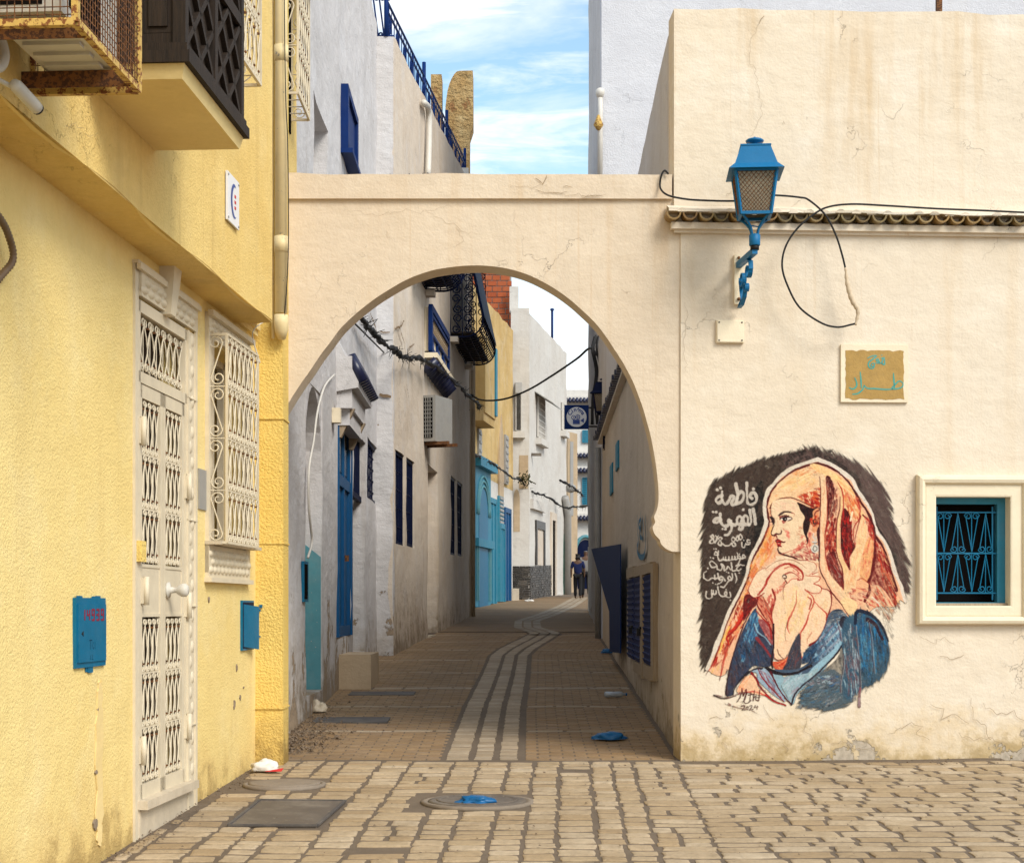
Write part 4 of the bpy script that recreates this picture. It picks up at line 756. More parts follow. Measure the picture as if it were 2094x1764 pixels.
M['wrap'] = paint('cream_tape', (.60, .47, .32), .8, .4, None, dust=.3)
M['weed'] = flat('dry_weed', (.05, .05, .018), .9); M['leaf'] = flat('creeper_leaf', (.06, .14, .015), .7)
M['hose'] = paint('brown_corrugated_hose', (.16, .095, .045), .5, .5, None, dust=.2)

# ---------------------------------------------------------------- ground
def sheet(xs, ys, dz, fx=None):
    mb = MB(); vs = []; fs = []; ny = len(ys)
    for x in xs:
        for y in ys: vs.append((x, y, gz(y)+dz+(.010*mnoise.noise(Vector((x*1.1, y*1.1, 3))) if fx else 0)))
    for i in range(len(xs)-1):
        for j in range(ny-1): fs.append((i*ny+j, (i+1)*ny+j, (i+1)*ny+j+1, i*ny+j+1))
    return mb.add(vs, fs)
lin = lambda a, b, n: [a+(b-a)*i/n for i in range(n+1)]
part('ground', sheet([-120, -40, -8, 0, 8, 40, 120], [-60, -10, 0, 10, 20, 30, 40, 50, 60, 80, 160], -.03), M['earth'], loc=(0, 0, 0), kind='structure', label='packed earth ground under the paved street and buildings')
plaza = part('plaza_paving', sheet(lin(-2.7, 9, 110), lin(-2, 13.62, 150), 0, True), M['mortar'], loc=(0, 0, 0), kind='structure', label='small square paved with irregular pale limestone setts')
def floor_h(x, y): return gz(y)+.010*mnoise.noise(Vector((x*1.1, y*1.1, 3)))
def sett(mb, cx, cy, wx, wy, h, rg, rot=0.0, bev=.014, zf=None, rough=1.0):
    """one hand-cut paving stone: irregular outline, worn rounded edge"""
    n = 10; base = [(-1, -.9), (-.35, -1), (.4, -1), (1, -.88), (1.0, .0), (1, .9), (.3, 1), (-.45, 1), (-1, .86), (-1.0, -.1)]
    ca, sa = math.cos(rot), math.sin(rot); zf = zf or floor_h; lo = []; mid = []; top = []
    j = [(rg.uniform(-.07, .07)*rough, rg.uniform(-.10, .10)*rough) for _ in range(n)]
    tl = (rg.uniform(-.012, .012), rg.uniform(-.012, .012))
    for k, (bx, by) in enumerate(base):
        for lst, ins, dz in ((lo, -.004, -.02), (mid, 0, h*.55), (top, bev, h)):
            x = (bx+j[k][0])*(wx/2-ins); y = (by+j[k][1])*(wy/2-ins)
            X_, Y_ = cx+x*ca-y*sa, cy+x*sa+y*ca
            lst.append((X_, Y_, zf(X_, Y_)+dz+(x*tl[0]+y*tl[1] if dz > 0 else 0)))
    b = len(mb.v); sm = mb.smooth; mb.smooth = False
    fs = [tuple(2*n+k for k in range(n))]
    for k in range(n):
        k2 = (k+1) % n; fs += [(k, k2, n+k2, n+k), (n+k, n+k2, 2*n+k2, 2*n+k)]
    mb.add(lo+mid+top, fs); mb.smooth = sm
covers = [(-1.53, 10.9, .36, .56), (-1.74, 12.23, .36, .36), (-.248, 11.43, .42, .40)]
def blocked(x, y): return any(abs(x-c[0]) < c[2] and abs(y-c[1]) < c[3] for c in covers)
def yel_x(y): return -2.961+.0621*y
setts = []
x = -3.2; rg = random.Random(11)
while x < 1.05:                                       # left: ranks of stones running towards the arch
    wd = rg.choice([.18, .21, .25, .30, .22, .36]); y = 7.6+rg.uniform(0, .3)
    while y < 13.58:
        ln = rg.uniform(.13, .23)
        if y+ln > 13.60: ln = 13.60-y
        if ln < .1: break
        cx = x+wd/2+.035*(y-11)+rg.uniform(-.012, .012); cy = y+ln/2
        if wd > .33 and rg.random() < .55:
            k = rg.uniform(.4, .6); L_ = [(cx-wd/2+wd*k/2, wd*k), (cx+wd/2-wd*(1-k)/2, wd*(1-k))]
        else: L_ = [(cx, wd)]
        for (qx, qw) in L_:
            le = yel_x(cy)+.03
            if qx-qw/2 < le: qw = qx+qw/2-le; qx = le+qw/2
            if qw > .085 and not blocked(qx, cy) and rg.random() > .012: setts.append((qx, cy, qw-.034, ln-.040, 0))
        y += ln
    x += wd
y = 7.6; xe = x-.015
while y < 13.9:                                       # right: courses running along the painted wall
    ln = rg.uniform(.14, .21); x = xe+rg.uniform(0, .02)
    while x < 6.4:
        wd = rg.uniform(.18, .42); cy = y+ln/2+.056*(x-1.4)*min(1, max(0, (y-9)/4.6))
        cx = x+wd/2+.035*(y-11)
        lim_y = 13.55+.056*max(0, (cx-1.43)) if cx > 1.40 else 13.58
        if cy+ln/2 < lim_y: setts.append((cx, cy, wd-.034, ln-.040, .056*min(1, max(0, (y-9)/4.6))))
        x += wd
    y += ln
def vis(c): 
    px = CX+c[0]*F/c[1]; py = HZ+F*(EYE-gz(c[1]))/c[1]; return -60 < px < 2150 and py < 1810
inview = sorted([s for s in setts if vis(s)], key=lambda s: -s[2]*s[3]/s[1]**3)
far = [s for s in setts if not vis(s)]
for i, s_ in enumerate(inview[:300]):
    mb = MB(); sett(mb, s_[0], s_[1], s_[2], s_[3], rg.uniform(.005, .011), rg, s_[4]+rg.uniform(-.04, .04)); part('paving_stone', mb, M['cobble'], plaza)
mb = MB()
for s_ in inview[300:]+far: sett(mb, s_[0], s_[1], s_[2], s_[3], rg.uniform(.005, .011), rg, s_[4]+rg.uniform(-.04, .04))
part('paving_stones', mb, M['cobble'], plaza, kind='stuff', label='remaining limestone setts of the square')

# ---------------------------------------------------------------- alley floor
alley = part('alley_paving', sheet(lin(-2.6, 4.2, 48), lin(13.62, 64, 300), 0, True), M['mortar'], loc=(0, 0, 0), kind='structure', label='climbing alley floor of brown clay pavers with a pale stone channel')
def cxs(y):                                           # centre line of the stone channel
    K = [(13.6, -.247), (18, -.20), (22, -.11), (26.7, -.03), (28.5, .12), (31, .42), (33.5, .70), (36, .35), (39.4, .38), (43, .9), (50, 1.7), (60, 2.6)]
    for (a, u), (b, v) in zip(K, K[1:]):
        if a <= y <= b: t = (y-a)/(b-a); return u+(v-u)*t
    return K[-1][1]
bricks, lines, chan = [], [], []
rows = [15.7, 18.1, 20.5, 23.0, 25.5, 28.0, 30.5, 33.0]
y = 13.66; k = 0
while y < 34:
    line = any(abs(y-r_) < .06 for r_ in rows); dy = .115
    for side in (-1, 1):
        c0 = cxs(y)
        lo, hi = ((-2.24 if y < 26.5 else -2.0+.0562*(y-26.7)), c0-.36) if side < 0 else (c0+.36, 1.40+.0185*(y-13.6))
        x = lo+(.11 if k % 2 else 0)*(0 if line else 1)
        if k % 2 and not line: bricks.append((lo+.05, y+dy/2, .095, dy-.022))
        while x < hi-.04:
            wd = rg.uniform(.30, .46) if line else .215
            wd = min(wd, hi-x)
            if wd > .05: (lines if line else bricks).append((x+wd/2, y+dy/2, wd-(.035 if line else .014), dy-(.03 if line else .022)))
            x += wd
    y += dy; k += 1
y = 13.66
while y < 36:
    for off, wd in ((-.225, .185), (.0, .150), (.215, .150)):
        d = rg.uniform(.085, .105); chan.append((cxs(y)+off+rg.uniform(-.006, .006), y+.05, wd, d-.030))
    y += .105
def fill_floor(lst, name, plural, mat, h, lab):
    # near pieces are objects of their own, the far ones one joined part
    lst = [q for q in lst if not (-2.1 < q[0] < -1.35 and 16.5 < q[1] < 17.05) and not (-2.0 < q[0] < -1.2 and 19.5 < q[1] < 20.0)]
    lst.sort(key=lambda q: -q[2]*q[3]/q[1]**3)
    for q in lst[:300]:
        mb = MB(); sett(mb, q[0], q[1], q[2], q[3], h*rg.uniform(.6, 1.2), rg, rg.uniform(-.02, .02), .006, rough=.45); part(name, mb, mat, alley)
    if lst[300:]:
        mb = MB()
        for q in lst[300:]: sett(mb, q[0], q[1], q[2], q[3], h*rg.uniform(.6, 1.2), rg, rg.uniform(-.02, .02), .006, rough=.45)
        part(plural, mb, mat, alley, kind='stuff', label=lab)
fill_floor(bricks, 'paver', 'pavers', M['brick'], .005, 'farther brown clay pavers')
fill_floor(lines, 'band_stone', 'band_stones', M['drain'], .007, 'farther pale band stones')
fill_floor(chan, 'channel_stone', 'channel_stones', M['drain'], .007, 'farther pale channel stones')
# far stretch of channel and paver courses, too fine to tell the pieces apart
mb = MB(); y = 33.0
while y < 60:
    for off in (-.22, 0, .22):
        c = cxs(y); c2 = cxs(y+.42); mb.add([(c+off-.09, y, gz(y)+.024), (c+off+.09, y, gz(y)+.024), (c2+off+.09, y+.42, gz(y+.42)+.024), (c2+off-.09, y+.42, gz(y+.42)+.024)], [(0, 1, 2, 3)])
    y += .45
part('channel_run', mb, M['drain'], alley, kind='stuff', label='far zigzag run of the pale channel')
mb = MB(); y = 34.1
while y < 61:
    mb.add([(-2.4, y, gz(y)+.014), (4.0, y, gz(y)+.014), (4.0, y+.2, gz(y+.2)+.014), (-2.4, y+.2, gz(y+.2)+.014)], [(0, 1, 2, 3)]); y += .23
part('paver_courses', mb, M['brick'], alley, kind='stuff', label='far courses of brown pavers')
# swept dirt along the left wall foot
mb = MB(); rg2 = random.Random(3)
for i in range(1700):
    y = 14.0+abs(rg2.gauss(0, 1))*1.6; x = -2.18+abs(rg2.gauss(0, .24)); z = floor_h(x, y)+.012; s_ = rg2.uniform(.004, .008)*(3 if rg2.random() < .15 else 1.3); a = rg2.uniform(0, 3.14)
    c, d = s_*math.cos(a), s_*math.sin(a); mb.add([(x-c, y-d, z), (x+d, y-c, z+s_*.5), (x+c, y+d, z), (x-d*.6, y+c*.6, z+s_*.9)], [(0, 1, 3), (1, 2, 3), (0, 3, 2)])
part('leaf_litter', mb, M['earth'], None, loc=(-2.1, 14.5, gz(14.5)), kind='stuff', label='drift of brown leaf litter and dirt at the foot of the left alley wall', cat='litter')
# ================================================================ YELLOW HOUSE (left)
LY = Plane((yel_x(4), 4), (yel_x(13.34), 13.34)); kY = math.sqrt(1+.0621**2)
su = lambda y: (y-4)*kY                                # distance along the wall at depth y
UY = Plane((yel_x(4)+.30, 4), (yel_x(12.56)+.30, 12.56))
yh = thing('yellow_house', (-2.6, 9, gz(9)), 'yellow roughcast house with jettied upper floor, ornate cream door and grilles', 'house')
d0, d1 = LY.px(280, 900)[0], LY.px(378, 900)[0]; w0, w1 = LY.px(430, 900)[0], LY.px(497, 900)[0]
DT, DB, LT = 3.37, .24, 2.855                          # transom top, leaf bottom, leaf top
part('wall', wall(LY, 0, su(13.34), lambda u: gz(4+u/kY)-.06, 3.78, .35, [(d0, .10, d1, DT+.02, .2), (w0, 1.93, w1, 3.40, .2)]), M['yellow'], yh)
part('upper_wall', wall(UY, 0, su(12.56), 3.68, 9.2, .55, [], edge=0), M['yellow_up'], yh)
mb = MB(); n = 30
lo = [LY.pt(su(4+9.3*i/n), 3.785+.012*math.sin(i*1.3), -.02) for i in range(n+1)]; hi = [UY.pt(su(4+8.56*i/n), 3.675+.018*math.sin(i*.9), .004) for i in range(n+1)]
mb.add(lo+hi, [(i, i+1, n+2+i, n+1+i) for i in range(n)]); part('soffit', mb, M['soffit'], yh)
mb = MB(); mb.pbox(LY, 0, su(13.25), 3.730, 3.775, 0, .055); mb.pbox(LY, 0, su(13.25), 3.685, 3.732, 0, .035); part('moulding', mb, M['soffit'], yh)
PP = Plane((-2.40, 13.30), (-1.9035, 13.30))
part('pier', wall(PP, 0, PP.len, gz(13.3)-.05, 9.2, .32, step=.2, amp=.01), M['pier'], yh)
for yv in (855, 1110, 1447): z = EYE-(yv-HZ)*13.3/F; mb = MB(); mb.box((-2.17, 13.285, z-.008), (-1.895, 13.615, z+.008)); part('pier_band', mb, M['pier'], yh)
# wall of the yellow house behind the arch
YA = Plane((-2.0, 13.94), (-2.0, 14.86)); part('alley_wall', wall(YA, 0, YA.len, 4.9, 9.2, .5, edge=0), M['yellow_up'], yh)

def cross_scroll(a, b, t0, t1, flip=False):
    """bar that curls at both ends and crosses the cell from one side to the other"""
    w_ = b-a; c = (a+b)/2; r = min(w_*.23, (t1-t0)*.13)
    top = curl((a+r, t1-r), r, math.pi, 1.15, -1, 10, .3); bot = curl((b-r, t0+r), r, 0, 1.15, -1, 10, .3)
    pts = top[::-1]+[(c-w_*.10, (t0+t1)/2+(t1-t0)*.16), (c+w_*.10, (t0+t1)/2-(t1-t0)*.16)]+bot
    return [(a+b-p[0], p[1]) for p in pts] if flip else pts
def lyre_panel(mb, pl, u0, u1, t0, t1, units, rows, d, r=.0058):
    for k in range(units):
        a, b = u0+(u1-u0)*k/units, u0+(u1-u0)*(k+1)/units; c = (a+b)/2
        for q in range(rows):
            ta, tb = t0+(t1-t0)*q/rows, t0+(t1-t0)*(q+1)/rows
            for f_ in (True, False): mb.tube([pl.pt(p[0], p[1], d+(.003 if f_ else -.003)) for p in cross_scroll(a+.002, b-.002, ta+.004, tb-.004, f_)], r, 4, False)
            mb.tube([pl.pt(a, ta, d-.006), pl.pt(a, tb, d-.006)], r*.8, 4, False)
    for q in range(1, rows): t = t0+(t1-t0)*q/rows; mb.pbox(pl, u0, u1, t-.006, t+.006, d-.006, d+.006)
def collars(mb, pl, u0, u1, t0, t1, units, rows, d):
    for k in range(units):
        c = u0+(u1-u0)*(k+.5)/units
        for q in range(rows):
            ta, tb = t0+(t1-t0)*q/rows, t0+(t1-t0)*(q+1)/rows
            for t in (ta+(tb-ta)*.17, tb-(tb-ta)*.17): mb.pbox(pl, c-.010, c+.010, t-.006, t+.006, d-.009, d+.010)
# ---- door
fr = MB(); dm = (d0+d1)/2; dd = -.012
for (a, b, t0_, t1_) in ((d0, d0+.035, DB, DT), (d1-.035, d1, DB, DT), (d0, d1, DT-.075, DT), (d0, d1, LT, LT+.07)): fr.pbox(LY, a, b, t0_, t1_, dd-.03, dd+.025)
door = part('door', fr, M['ironwhite'], yh, label='cream iron double door with scrollwork grilles')
g = MB(); lyre_panel(g, LY, d0+.04, d1-.04, LT+.085, DT-.085, 7, 1, dd); part('transom_grille', g, M['ironwhite'], door)
g = MB(); collars(g, LY, d0+.04, d1-.04, LT+.085, DT-.085, 7, 1, dd); part('transom_collars', g, M['rust'], door, kind='stuff')
for (a, b) in ((d0+.038, dm-.006), (dm+.006, d1-.038)):
    lf = MB(); sw = .055
    for (q0, q1, t0_, t1_) in ((a, a+sw, DB, LT-.004), (b-sw, b, DB, LT-.004), (a, b, LT-.09, LT-.004), (a, b, DB, DB+.09)): lf.pbox(LY, q0, q1, t0_, t1_, dd-.02, dd+.018)
    lf.pbox(LY, a+sw, b-sw, 1.385, 1.715, dd-.018, dd+.010)
    for t in (1.385, 1.70): lf.pbox(LY, a+sw, b-sw, t, t+.02, dd+.010, dd+.016)
    leaf = part('leaf', lf, M['ironwhite'], door)
    g = MB(); lyre_panel(g, LY, a+sw, b-sw, 1.725, LT-.095, 4, 3, dd+.004); part('leaf_grille', g, M['ironwhite'], door); g = MB(); lyre_panel(g, LY, a+sw, b-sw, DB+.095, 1.375, 4, 3, dd+.004); part('leaf_grille', g, M['ironwhite'], door)
    g = MB(); collars(g, LY, a+sw, b-sw, 1.725, LT-.095, 4, 3, dd+.004); collars(g, LY, a+sw, b-sw, DB+.095, 1.375, 4, 3, dd+.004); part('leaf_collars', g, M['rust'], door, kind='stuff')
bk = MB(); bk.pbox(LY, d0, d1, DB, DT, dd-.20, dd-.17); part('door_backing', bk, M['room'], door)
for (u, t) in ((d0+.03, 2.55), (d0+.03, .55), (d1-.01, 2.28), (d1-.01, 1.46), (d1-.01, .62), (d0+.09, 1.55)):
    h = MB(); h.tube([LY.pt(u, t-.09, dd+.045), LY.pt(u, t+.09, dd+.045)], .019, 8); h.pbox(LY, u-.03, u+.03, t-.08, t+.08, dd+.014, dd+.034); part('hinge', h, M['ironwhite'], door)
h = MB(); kx, kt = dm+.12, 1.56
prof = [(.0, .0), (.055, .0), (.055, .012), (.022, .02), (.018, .05), (.03, .062), (.045, .085), (.045, .105), (.03, .118), (.0, .12)]
vs = []; ns = 14
for r_, h_ in prof:
    for k in range(ns): a = 2*math.pi*k/ns; vs.append(LY.pt(kx+r_*math.cos(a), kt+r_*math.sin(a), dd+.012+h_*1.2))
h.smooth = True; h.add(vs, [(i*ns+k, i*ns+(k+1) % ns, (i+1)*ns+(k+1) % ns, (i+1)*ns+k) for i in range(len(prof)-1) for k in range(ns)]); part('knob', h, M['acwhite'], door)
h = MB(); h.pbox(LY, d0-.05, d0+.05, 1.73, 1.86, -.01, .045); part('lock_box', h, M['pier'], door)
# ---- carved cast-stone surround
def blobs(mb, pl, u0, u1, t0, t1, nu, nt, d, e=.5):
    for i in range(nu):
        for j in range(nt):
            ru, rt = (u1-u0)/nu*e, (t1-t0)/nt*e; cu = u0+(u1-u0)*(i+.5+(.25 if j % 2 else -.25)*(nt > 1))/nu; ct = t0+(t1-t0)*(j+.5)/nt; vs = []
            for a, h_ in ((1, 0), (.75, .6), (0, 1)):
                vs += [pl.pt(cu+ru*a*math.cos(k*math.pi/4), ct+rt*a*math.sin(k*math.pi/4), d+h_*.022) for k in range(8 if a else 1)]
            mb.smooth = True; mb.add(vs, [(k, (k+1) % 8, 8+(k+1) % 8, 8+k) for k in range(8)]+[(8+k, 8+(k+1) % 8, 16) for k in range(8)]); mb.smooth = False
s = MB(); f0, f1 = LY.px(271, 900)[0], LY.px(396, 900)[0]; FT = 3.575
s.pbox(LY, f0, d0, gz(9.9)-.03, FT, 0, .012); s.pbox(LY, f0, f0+.02, gz(9.9)-.03, FT, .012, .018)
s.pbox(LY, d1, f1, gz(11)-.03, DT, 0, .016); s.pbox(LY, f1-.04, f1, gz(11)-.03, FT, .016, .028); s.pbox(LY, d1, d1+.03, gz(11), DT, .016, .026)
s.pbox(LY, d0, f1, DT+.02, FT, 0, .03); s.pbox(LY, f0-.01, f1+.01, FT-.035, FT, .03, .055); s.pbox(LY, f0-.01, f1+.01, FT, FT+.02, 0, .04)
blobs(s, LY, d0+.02, f1-.06, DT+.035, FT-.055, 9, 2, .03); blobs(s, LY, d1+.06, f1-.075, .15, DT, 1, 30, .008)
for t in (.62, 1.45, 2.05, 2.9): s.pbox(LY, d1, f1+.003, t, t+.008, .0, .030)
part('door_surround', s, M['castwhite'], yh)
s = MB(); a, b = dm+.02-.09, dm+.02+.09
s.prism([LY.pt(a-.0, FT+.13, .105), LY.pt(b+.0, FT+.13, .105), LY.pt(b-.03, DT-.0, .07), LY.pt(a+.03, DT-.0, .07)], [LY.pt(a-.0, FT+.13, 0), LY.pt(b+.0, FT+.13, 0), LY.pt(b-.03, DT-.0, 0), LY.pt(a+.03, DT-.0, 0)])
part('keystone', s, M['castwhite'], yh)
s = MB(); s.pbox(LY, d0-.02, d1+.10, .185, .24, -.10, .075); part('sill', s, M['marble'], yh); s = MB(); s.pbox(LY, d0, d1, -.05, .185, -.12, .02); part('plinth', s, M['marble'], yh)
# ---- window with projecting grille
s = MB(); a0, a1 = LY.px(419, 900)[0], LY.px(504, 900)[0]
s.pbox(LY, a0, w0, 1.70, 3.42, 0, .03); s.pbox(LY, w1, a1, 1.70, 3.42, 0, .03); s.pbox(LY, a0, a1, 3.42, 3.60, 0, .03); s.pbox(LY, a0-.02, a1+.02, 3.57, 3.61, .03, .07); s.pbox(LY, a0, a1, 1.66, 1.90, 0, .028)
s.pbox(LY, a0-.02, a1+.02, 1.63, 1.665, 0, .055); blobs(s, LY, a0+.03, a1-.03, 1.69, 1.87, 11, 3, .028); blobs(s, LY, a0+.03, a1-.03, 3.45, 3.56, 11, 2, .03)
win = part('window', s, M['castwhite'], yh, label='cream framed window behind a projecting scrolled grille')
s = MB(); s.pbox(LY, a0-.01, a1+.02, 1.905, 1.93, 0, .12); part('window_sill', s, M['marble'], win)
s = MB(); s.pbox(LY, w0, w1, 1.93, 3.40, -.30, -.27); part('dark_room', s, M['room'], win)
s = MB(); s.pbox(LY, w0, w0+.05, 1.93, 3.40, -.2, -.15); s.pbox(LY, w1-.05, w1, 1.93, 3.40, -.2, -.15); s.pbox(LY, w0, w1, 1.93, 1.98, -.2, -.15); s.pbox(LY, w0, w1, 3.35, 3.40, -.2, -.15); part('window_frame', s, M['castwhite'], win)
def basket(pl, u0, u1, t0, t1, dp, parent, units, rows, cells, mat, r=.0058, belly=0.0, name='window_grille', bars=True):
    """box grille standing off a wall: lyre work in front, S-scrolls on the near cheek, cross straps below"""
    g = MB()
    for (u, d) in ((u0, 0), (u1, 0), (u0, dp), (u1, dp)): g.pbox(pl, u-.009, u+.009, t0, t1, d-.009, d+.009)
    for t in (t0, t1):
        g.pbox(pl, u0, u1, t-.009, t+.009, dp-.010, dp+.010)
        for u in (u0, u1): g.pbox(pl, u-.010, u+.010, t-.010, t+.010, 0, dp)
    lyre_panel(g, pl, u0+.012, u1-.012, t0, t1, units, rows, dp, r)
    for uu in (u0, u1):
        for k in range(cells):
            ta, tb = t0+(t1-t0)*k/cells, t0+(t1-t0)*(k+1)/cells
            g.tube([pl.pt(uu, q[1], q[0]) for q in s_scroll(.008, dp-.008, ta+.006, tb-.006, k % 2 == 1)], r, 5, False)
            if k: g.tube([pl.pt(uu, ta, 0), pl.pt(uu, ta, dp)], r, 4, False)
    for k in range(1, 4): u = u0+(u1-u0)*k/4; g.tube([pl.pt(u, t0, 0), pl.pt(u, t0, dp)], r, 4, False)
    o = part(name, g, mat, parent); c = MB(); collars(c, pl, u0+.012, u1-.012, t0, t1, units, rows, dp); part('grille_collars', c, M['rust'], parent if parent.parent else o, kind='stuff'); return o
q0 = su(11.70); q1 = su(12.72); basket(LY, q0, q1, 1.92, 3.44, .150, win, 7, 4, 4, M['ironwhite'])
# ---- upper grilles
basket(UY, su(10.2), su(11.0), 5.03, 6.6, .25, yh, 6, 4, 4, M['ironwhite'], name='upper_grille')
basket(YA, -.20, .56, 5.86, 7.5, .16, yh, 6, 4, 4, M['ironwhite'], name='alley_grille')
mb = MB(); mb.pbox(YA, -.1, .46, 5.7, 7.6, .001, .012); part('alley_window_dark_sheet', mb, M['dark'], yh)  # dark sheet proud of the wall, painted as an unlit window opening
mb = MB(); mb.pbox(UY, su(10.27), su(10.95), 5.1, 6.6, -.10, .012); part('upper_window_dark_sheet', mb, M['dark'], yh)  # no opening here: the window's darkness is put into this sheet's colour
mb = MB(); mb.pbox(YA, .3, .75, 7.02, 7.35, 0, .26); part('balcony_slab', mb, M['yellow_up'], yh)
# ---- timber bay on a plaster slab
y0, y1, bz, bd_ = 8.05, 9.32, 4.105, .52
sl = MB(); sl.prism([UY.pt(su(y0)+.03, bz, 0), UY.pt(su(y1), bz, 0), UY.pt(su(y1), bz, bd_-.02), UY.pt(su(y0)+.03, bz, bd_-.02)], [UY.pt(su(y0), bz+.075, 0), UY.pt(su(y1)+.02, bz+.075, 0), UY.pt(su(y1)+.02, bz+.075, bd_), UY.pt(su(y0), bz+.075, bd_)])
bay = part('bay_slab', sl, M['soffit'], yh, label='plaster slab carrying the dark timber bay')
b = MB(); zb = bz+.07
b.pbox(UY, su(y0)-.02, su(y1)+.04, zb, zb+.06, 0, bd_+.03); b.pbox(UY, su(y0)-.01, su(y1)+.03, zb+.06, zb+.10, 0, bd_+.015)
for u in (su(y0), su(y1)-.05, (su(y0)+su(y1))/2-.03): b.pbox(UY, u, u+.06, zb+.1, 6.6, bd_-.06, bd_+.005)
b.pbox(UY, su(y0), su(y0)+.06, zb+.1, 6.6, 0, .06); b.pbox(UY, su(y0), su(y0)+.06, zb+.1, 6.6, bd_*.45, bd_*.45+.06)
b.pbox(UY, su(y0), su(y1), zb+.62, zb+.69, bd_-.05, bd_+.004); b.pbox(UY, su(y0), su(y1), zb+1.5, zb+1.6, bd_-.05, bd_+.004)
part('timber_bay', b, M['wood'], yh, label='dark carved timber bay window')
b = MB(); b.pbox(UY, su(y0)+.02, su(y1)-.02, zb+.1, 6.6, 0, bd_-.03); part('bay_panels', b, M['wood'], yh)
b = MB(); um = (su(y0)+su(y1))/2
for (a, c) in ((su(y0)+.06, um-.03), (um+.03, su(y1)-.05)):
    for (t0_, t1_) in ((zb+.12, zb+.62), (zb+.70, zb+1.48), (zb+1.62, zb+2.2)):
        mu, mt = (a+c)/2, (t0_+t1_)/2
        for (p, q) in (((a, mt), (mu, t1_)), ((mu, t1_), (c, mt)), ((c, mt), (mu, t0_)), ((mu, t0_), (a, mt)), ((a, t0_), (c, t1_)), ((a, t1_), (c, t0_))):
            b.bar(UY.pt(p[0], p[1], bd_-.018), UY.pt(q[0], q[1], bd_-.018), .035, .03, UY.n)
for (da, dbb) in ((.07, bd_*.45), (bd_*.45+.07, bd_-.06)):
    for (t0_, t1_) in ((zb+.16, zb+.60), (zb+.70, zb+1.4), (zb+1.5, zb+2.1)):
        for k in (0, 1): e = .03*k; b.hexa([UY.pt(su(y0)+.018-.012*k, t0_+e, da+e), UY.pt(su(y0)+.018-.012*k, t0_+e, dbb-e), UY.pt(su(y0)+.022, t0_+e, dbb-e), UY.pt(su(y0)+.022, t0_+e, da+e), UY.pt(su(y0)+.018-.012*k, t1_-e, da+e), UY.pt(su(y0)+.018-.012*k, t1_-e, dbb-e), UY.pt(su(y0)+.022, t1_-e, dbb-e), UY.pt(su(y0)+.022, t1_-e, da+e)])
part('bay_lattice', b, M['wood'], yh)

# ================================================================ things fixed to the yellow house
# caged air conditioner
cy0, cy1, cz, cd = 6.48, 7.33, 3.805, .50
ac = thing('air_conditioner', UY.pt(su(6.9), cz+.06, .27), 'grimy white air conditioner inside the rusty wire cage at top left', 'air conditioner')
b = MB(); b.pbox(UY, su(cy0)+.06, su(cy1)-.06, cz+.07, cz+.66, .10, .42); part('casing', b, M['acwhite'], ac)
b = MB(); b.pbox(UY, su(cy0)+.055, su(cy0)+.061, cz+.10, cz+.60, .14, .34); b.pbox(UY, su(cy0)+.15, su(cy0)+.55, cz+.12, cz+.6, .42, .425); part('vent_panel', b, M['dark'], ac)
b = MB()
for k in range(5): u = su(cy0)+.14+.13*k; b.pbox(UY, u, u+.06, cz+.055, cz+.07, .13, .38)
part('base_pan', b, M['acwhite'], ac, kind='stuff')
cg = thing('wire_cage', UY.pt(su(6.9), cz, .25), 'rusty welded wire cage around the air conditioner under the timber bay', 'cage')
b = MB()
for (u, d) in ((su(cy0), cd), (su(cy1), cd), (su(cy0), .01), (su(cy1), .01)): b.pbox(UY, u-.014, u+.014, cz, cz+.75, d-.014, d+.014)
for t in (cz, cz+.75):
    b.pbox(UY, su(cy0), su(cy1), t-.014, t+.014, cd-.016, cd+.016)
    for u in (su(cy0), su(cy1)): b.pbox(UY, u-.016, u+.016, t-.015, t+.015, 0, cd)
part('frame', b, M['rustyellow'], cg)
b = MB(); r_ = .0028
for i in range(1, 26): u = su(cy0)+(su(cy1)-su(cy0))*i/26; b.tube([UY.pt(u, cz, cd+.005), UY.pt(u, cz+.75, cd+.005)], r_, 3, False)
for i in range(1, 24):
    t = cz+.75*i/24; b.tube([UY.pt(su(cy0), t, cd+.005), UY.pt(su(cy1), t, cd+.005)], r_, 3, False); b.tube([UY.pt(su(cy0)-.005, t, 0), UY.pt(su(cy0)-.005, t, cd)], r_, 3, False); b.tube([UY.pt(su(cy1)+.005, t, 0), UY.pt(su(cy1)+.005, t, cd)], r_, 3, False)
for i in range(1, 16): d = cd*i/16; b.tube([UY.pt(su(cy0)-.005, cz, d), UY.pt(su(cy0)-.005, cz+.75, d)], r_, 3, False); b.tube([UY.pt(su(cy1)+.005, cz, d), UY.pt(su(cy1)+.005, cz+.75, d)], r_, 3, False)
part('mesh', b, M['rust'], cg, kind='stuff')
for u in (su(cy0)+.14, su(cy1)-.10):
    b = MB(); b.pbox(UY, u-.022, u+.022, cz+.02, cz+.055, -.02, cd); b.pbox(UY, u-.022, u-.016, cz-.02, cz+.02, -.02, cd); part('bracket', b, M['rust'], cg)
b = MB(); b.tube(spline([UY.pt(su(cy0)+.12, cz+.10, .06), UY.pt(su(cy0)+.10, cz-.08, .07), UY.pt(su(cy0)+.04, cz-.22, .05), UY.pt(su(cy0)-.10, cz-.36, .02), LY.pt(su(6.2), 3.3, .03)]), .028, 8); part('drain_hose', b, M['pvcwhite'], None, label='pale insulated hose curving down to the left of the security camera', cat='pipe')
b = MB(); b.tube(spline([UY.pt(su(cy0)+.30, cz+.10, .06), UY.pt(su(cy0)+.33, cz-.02, .08), UY.pt(su(cy0)+.26, cz-.09, .06), UY.pt(su(cy0)+.16, cz-.03, .03)]), .022, 8)
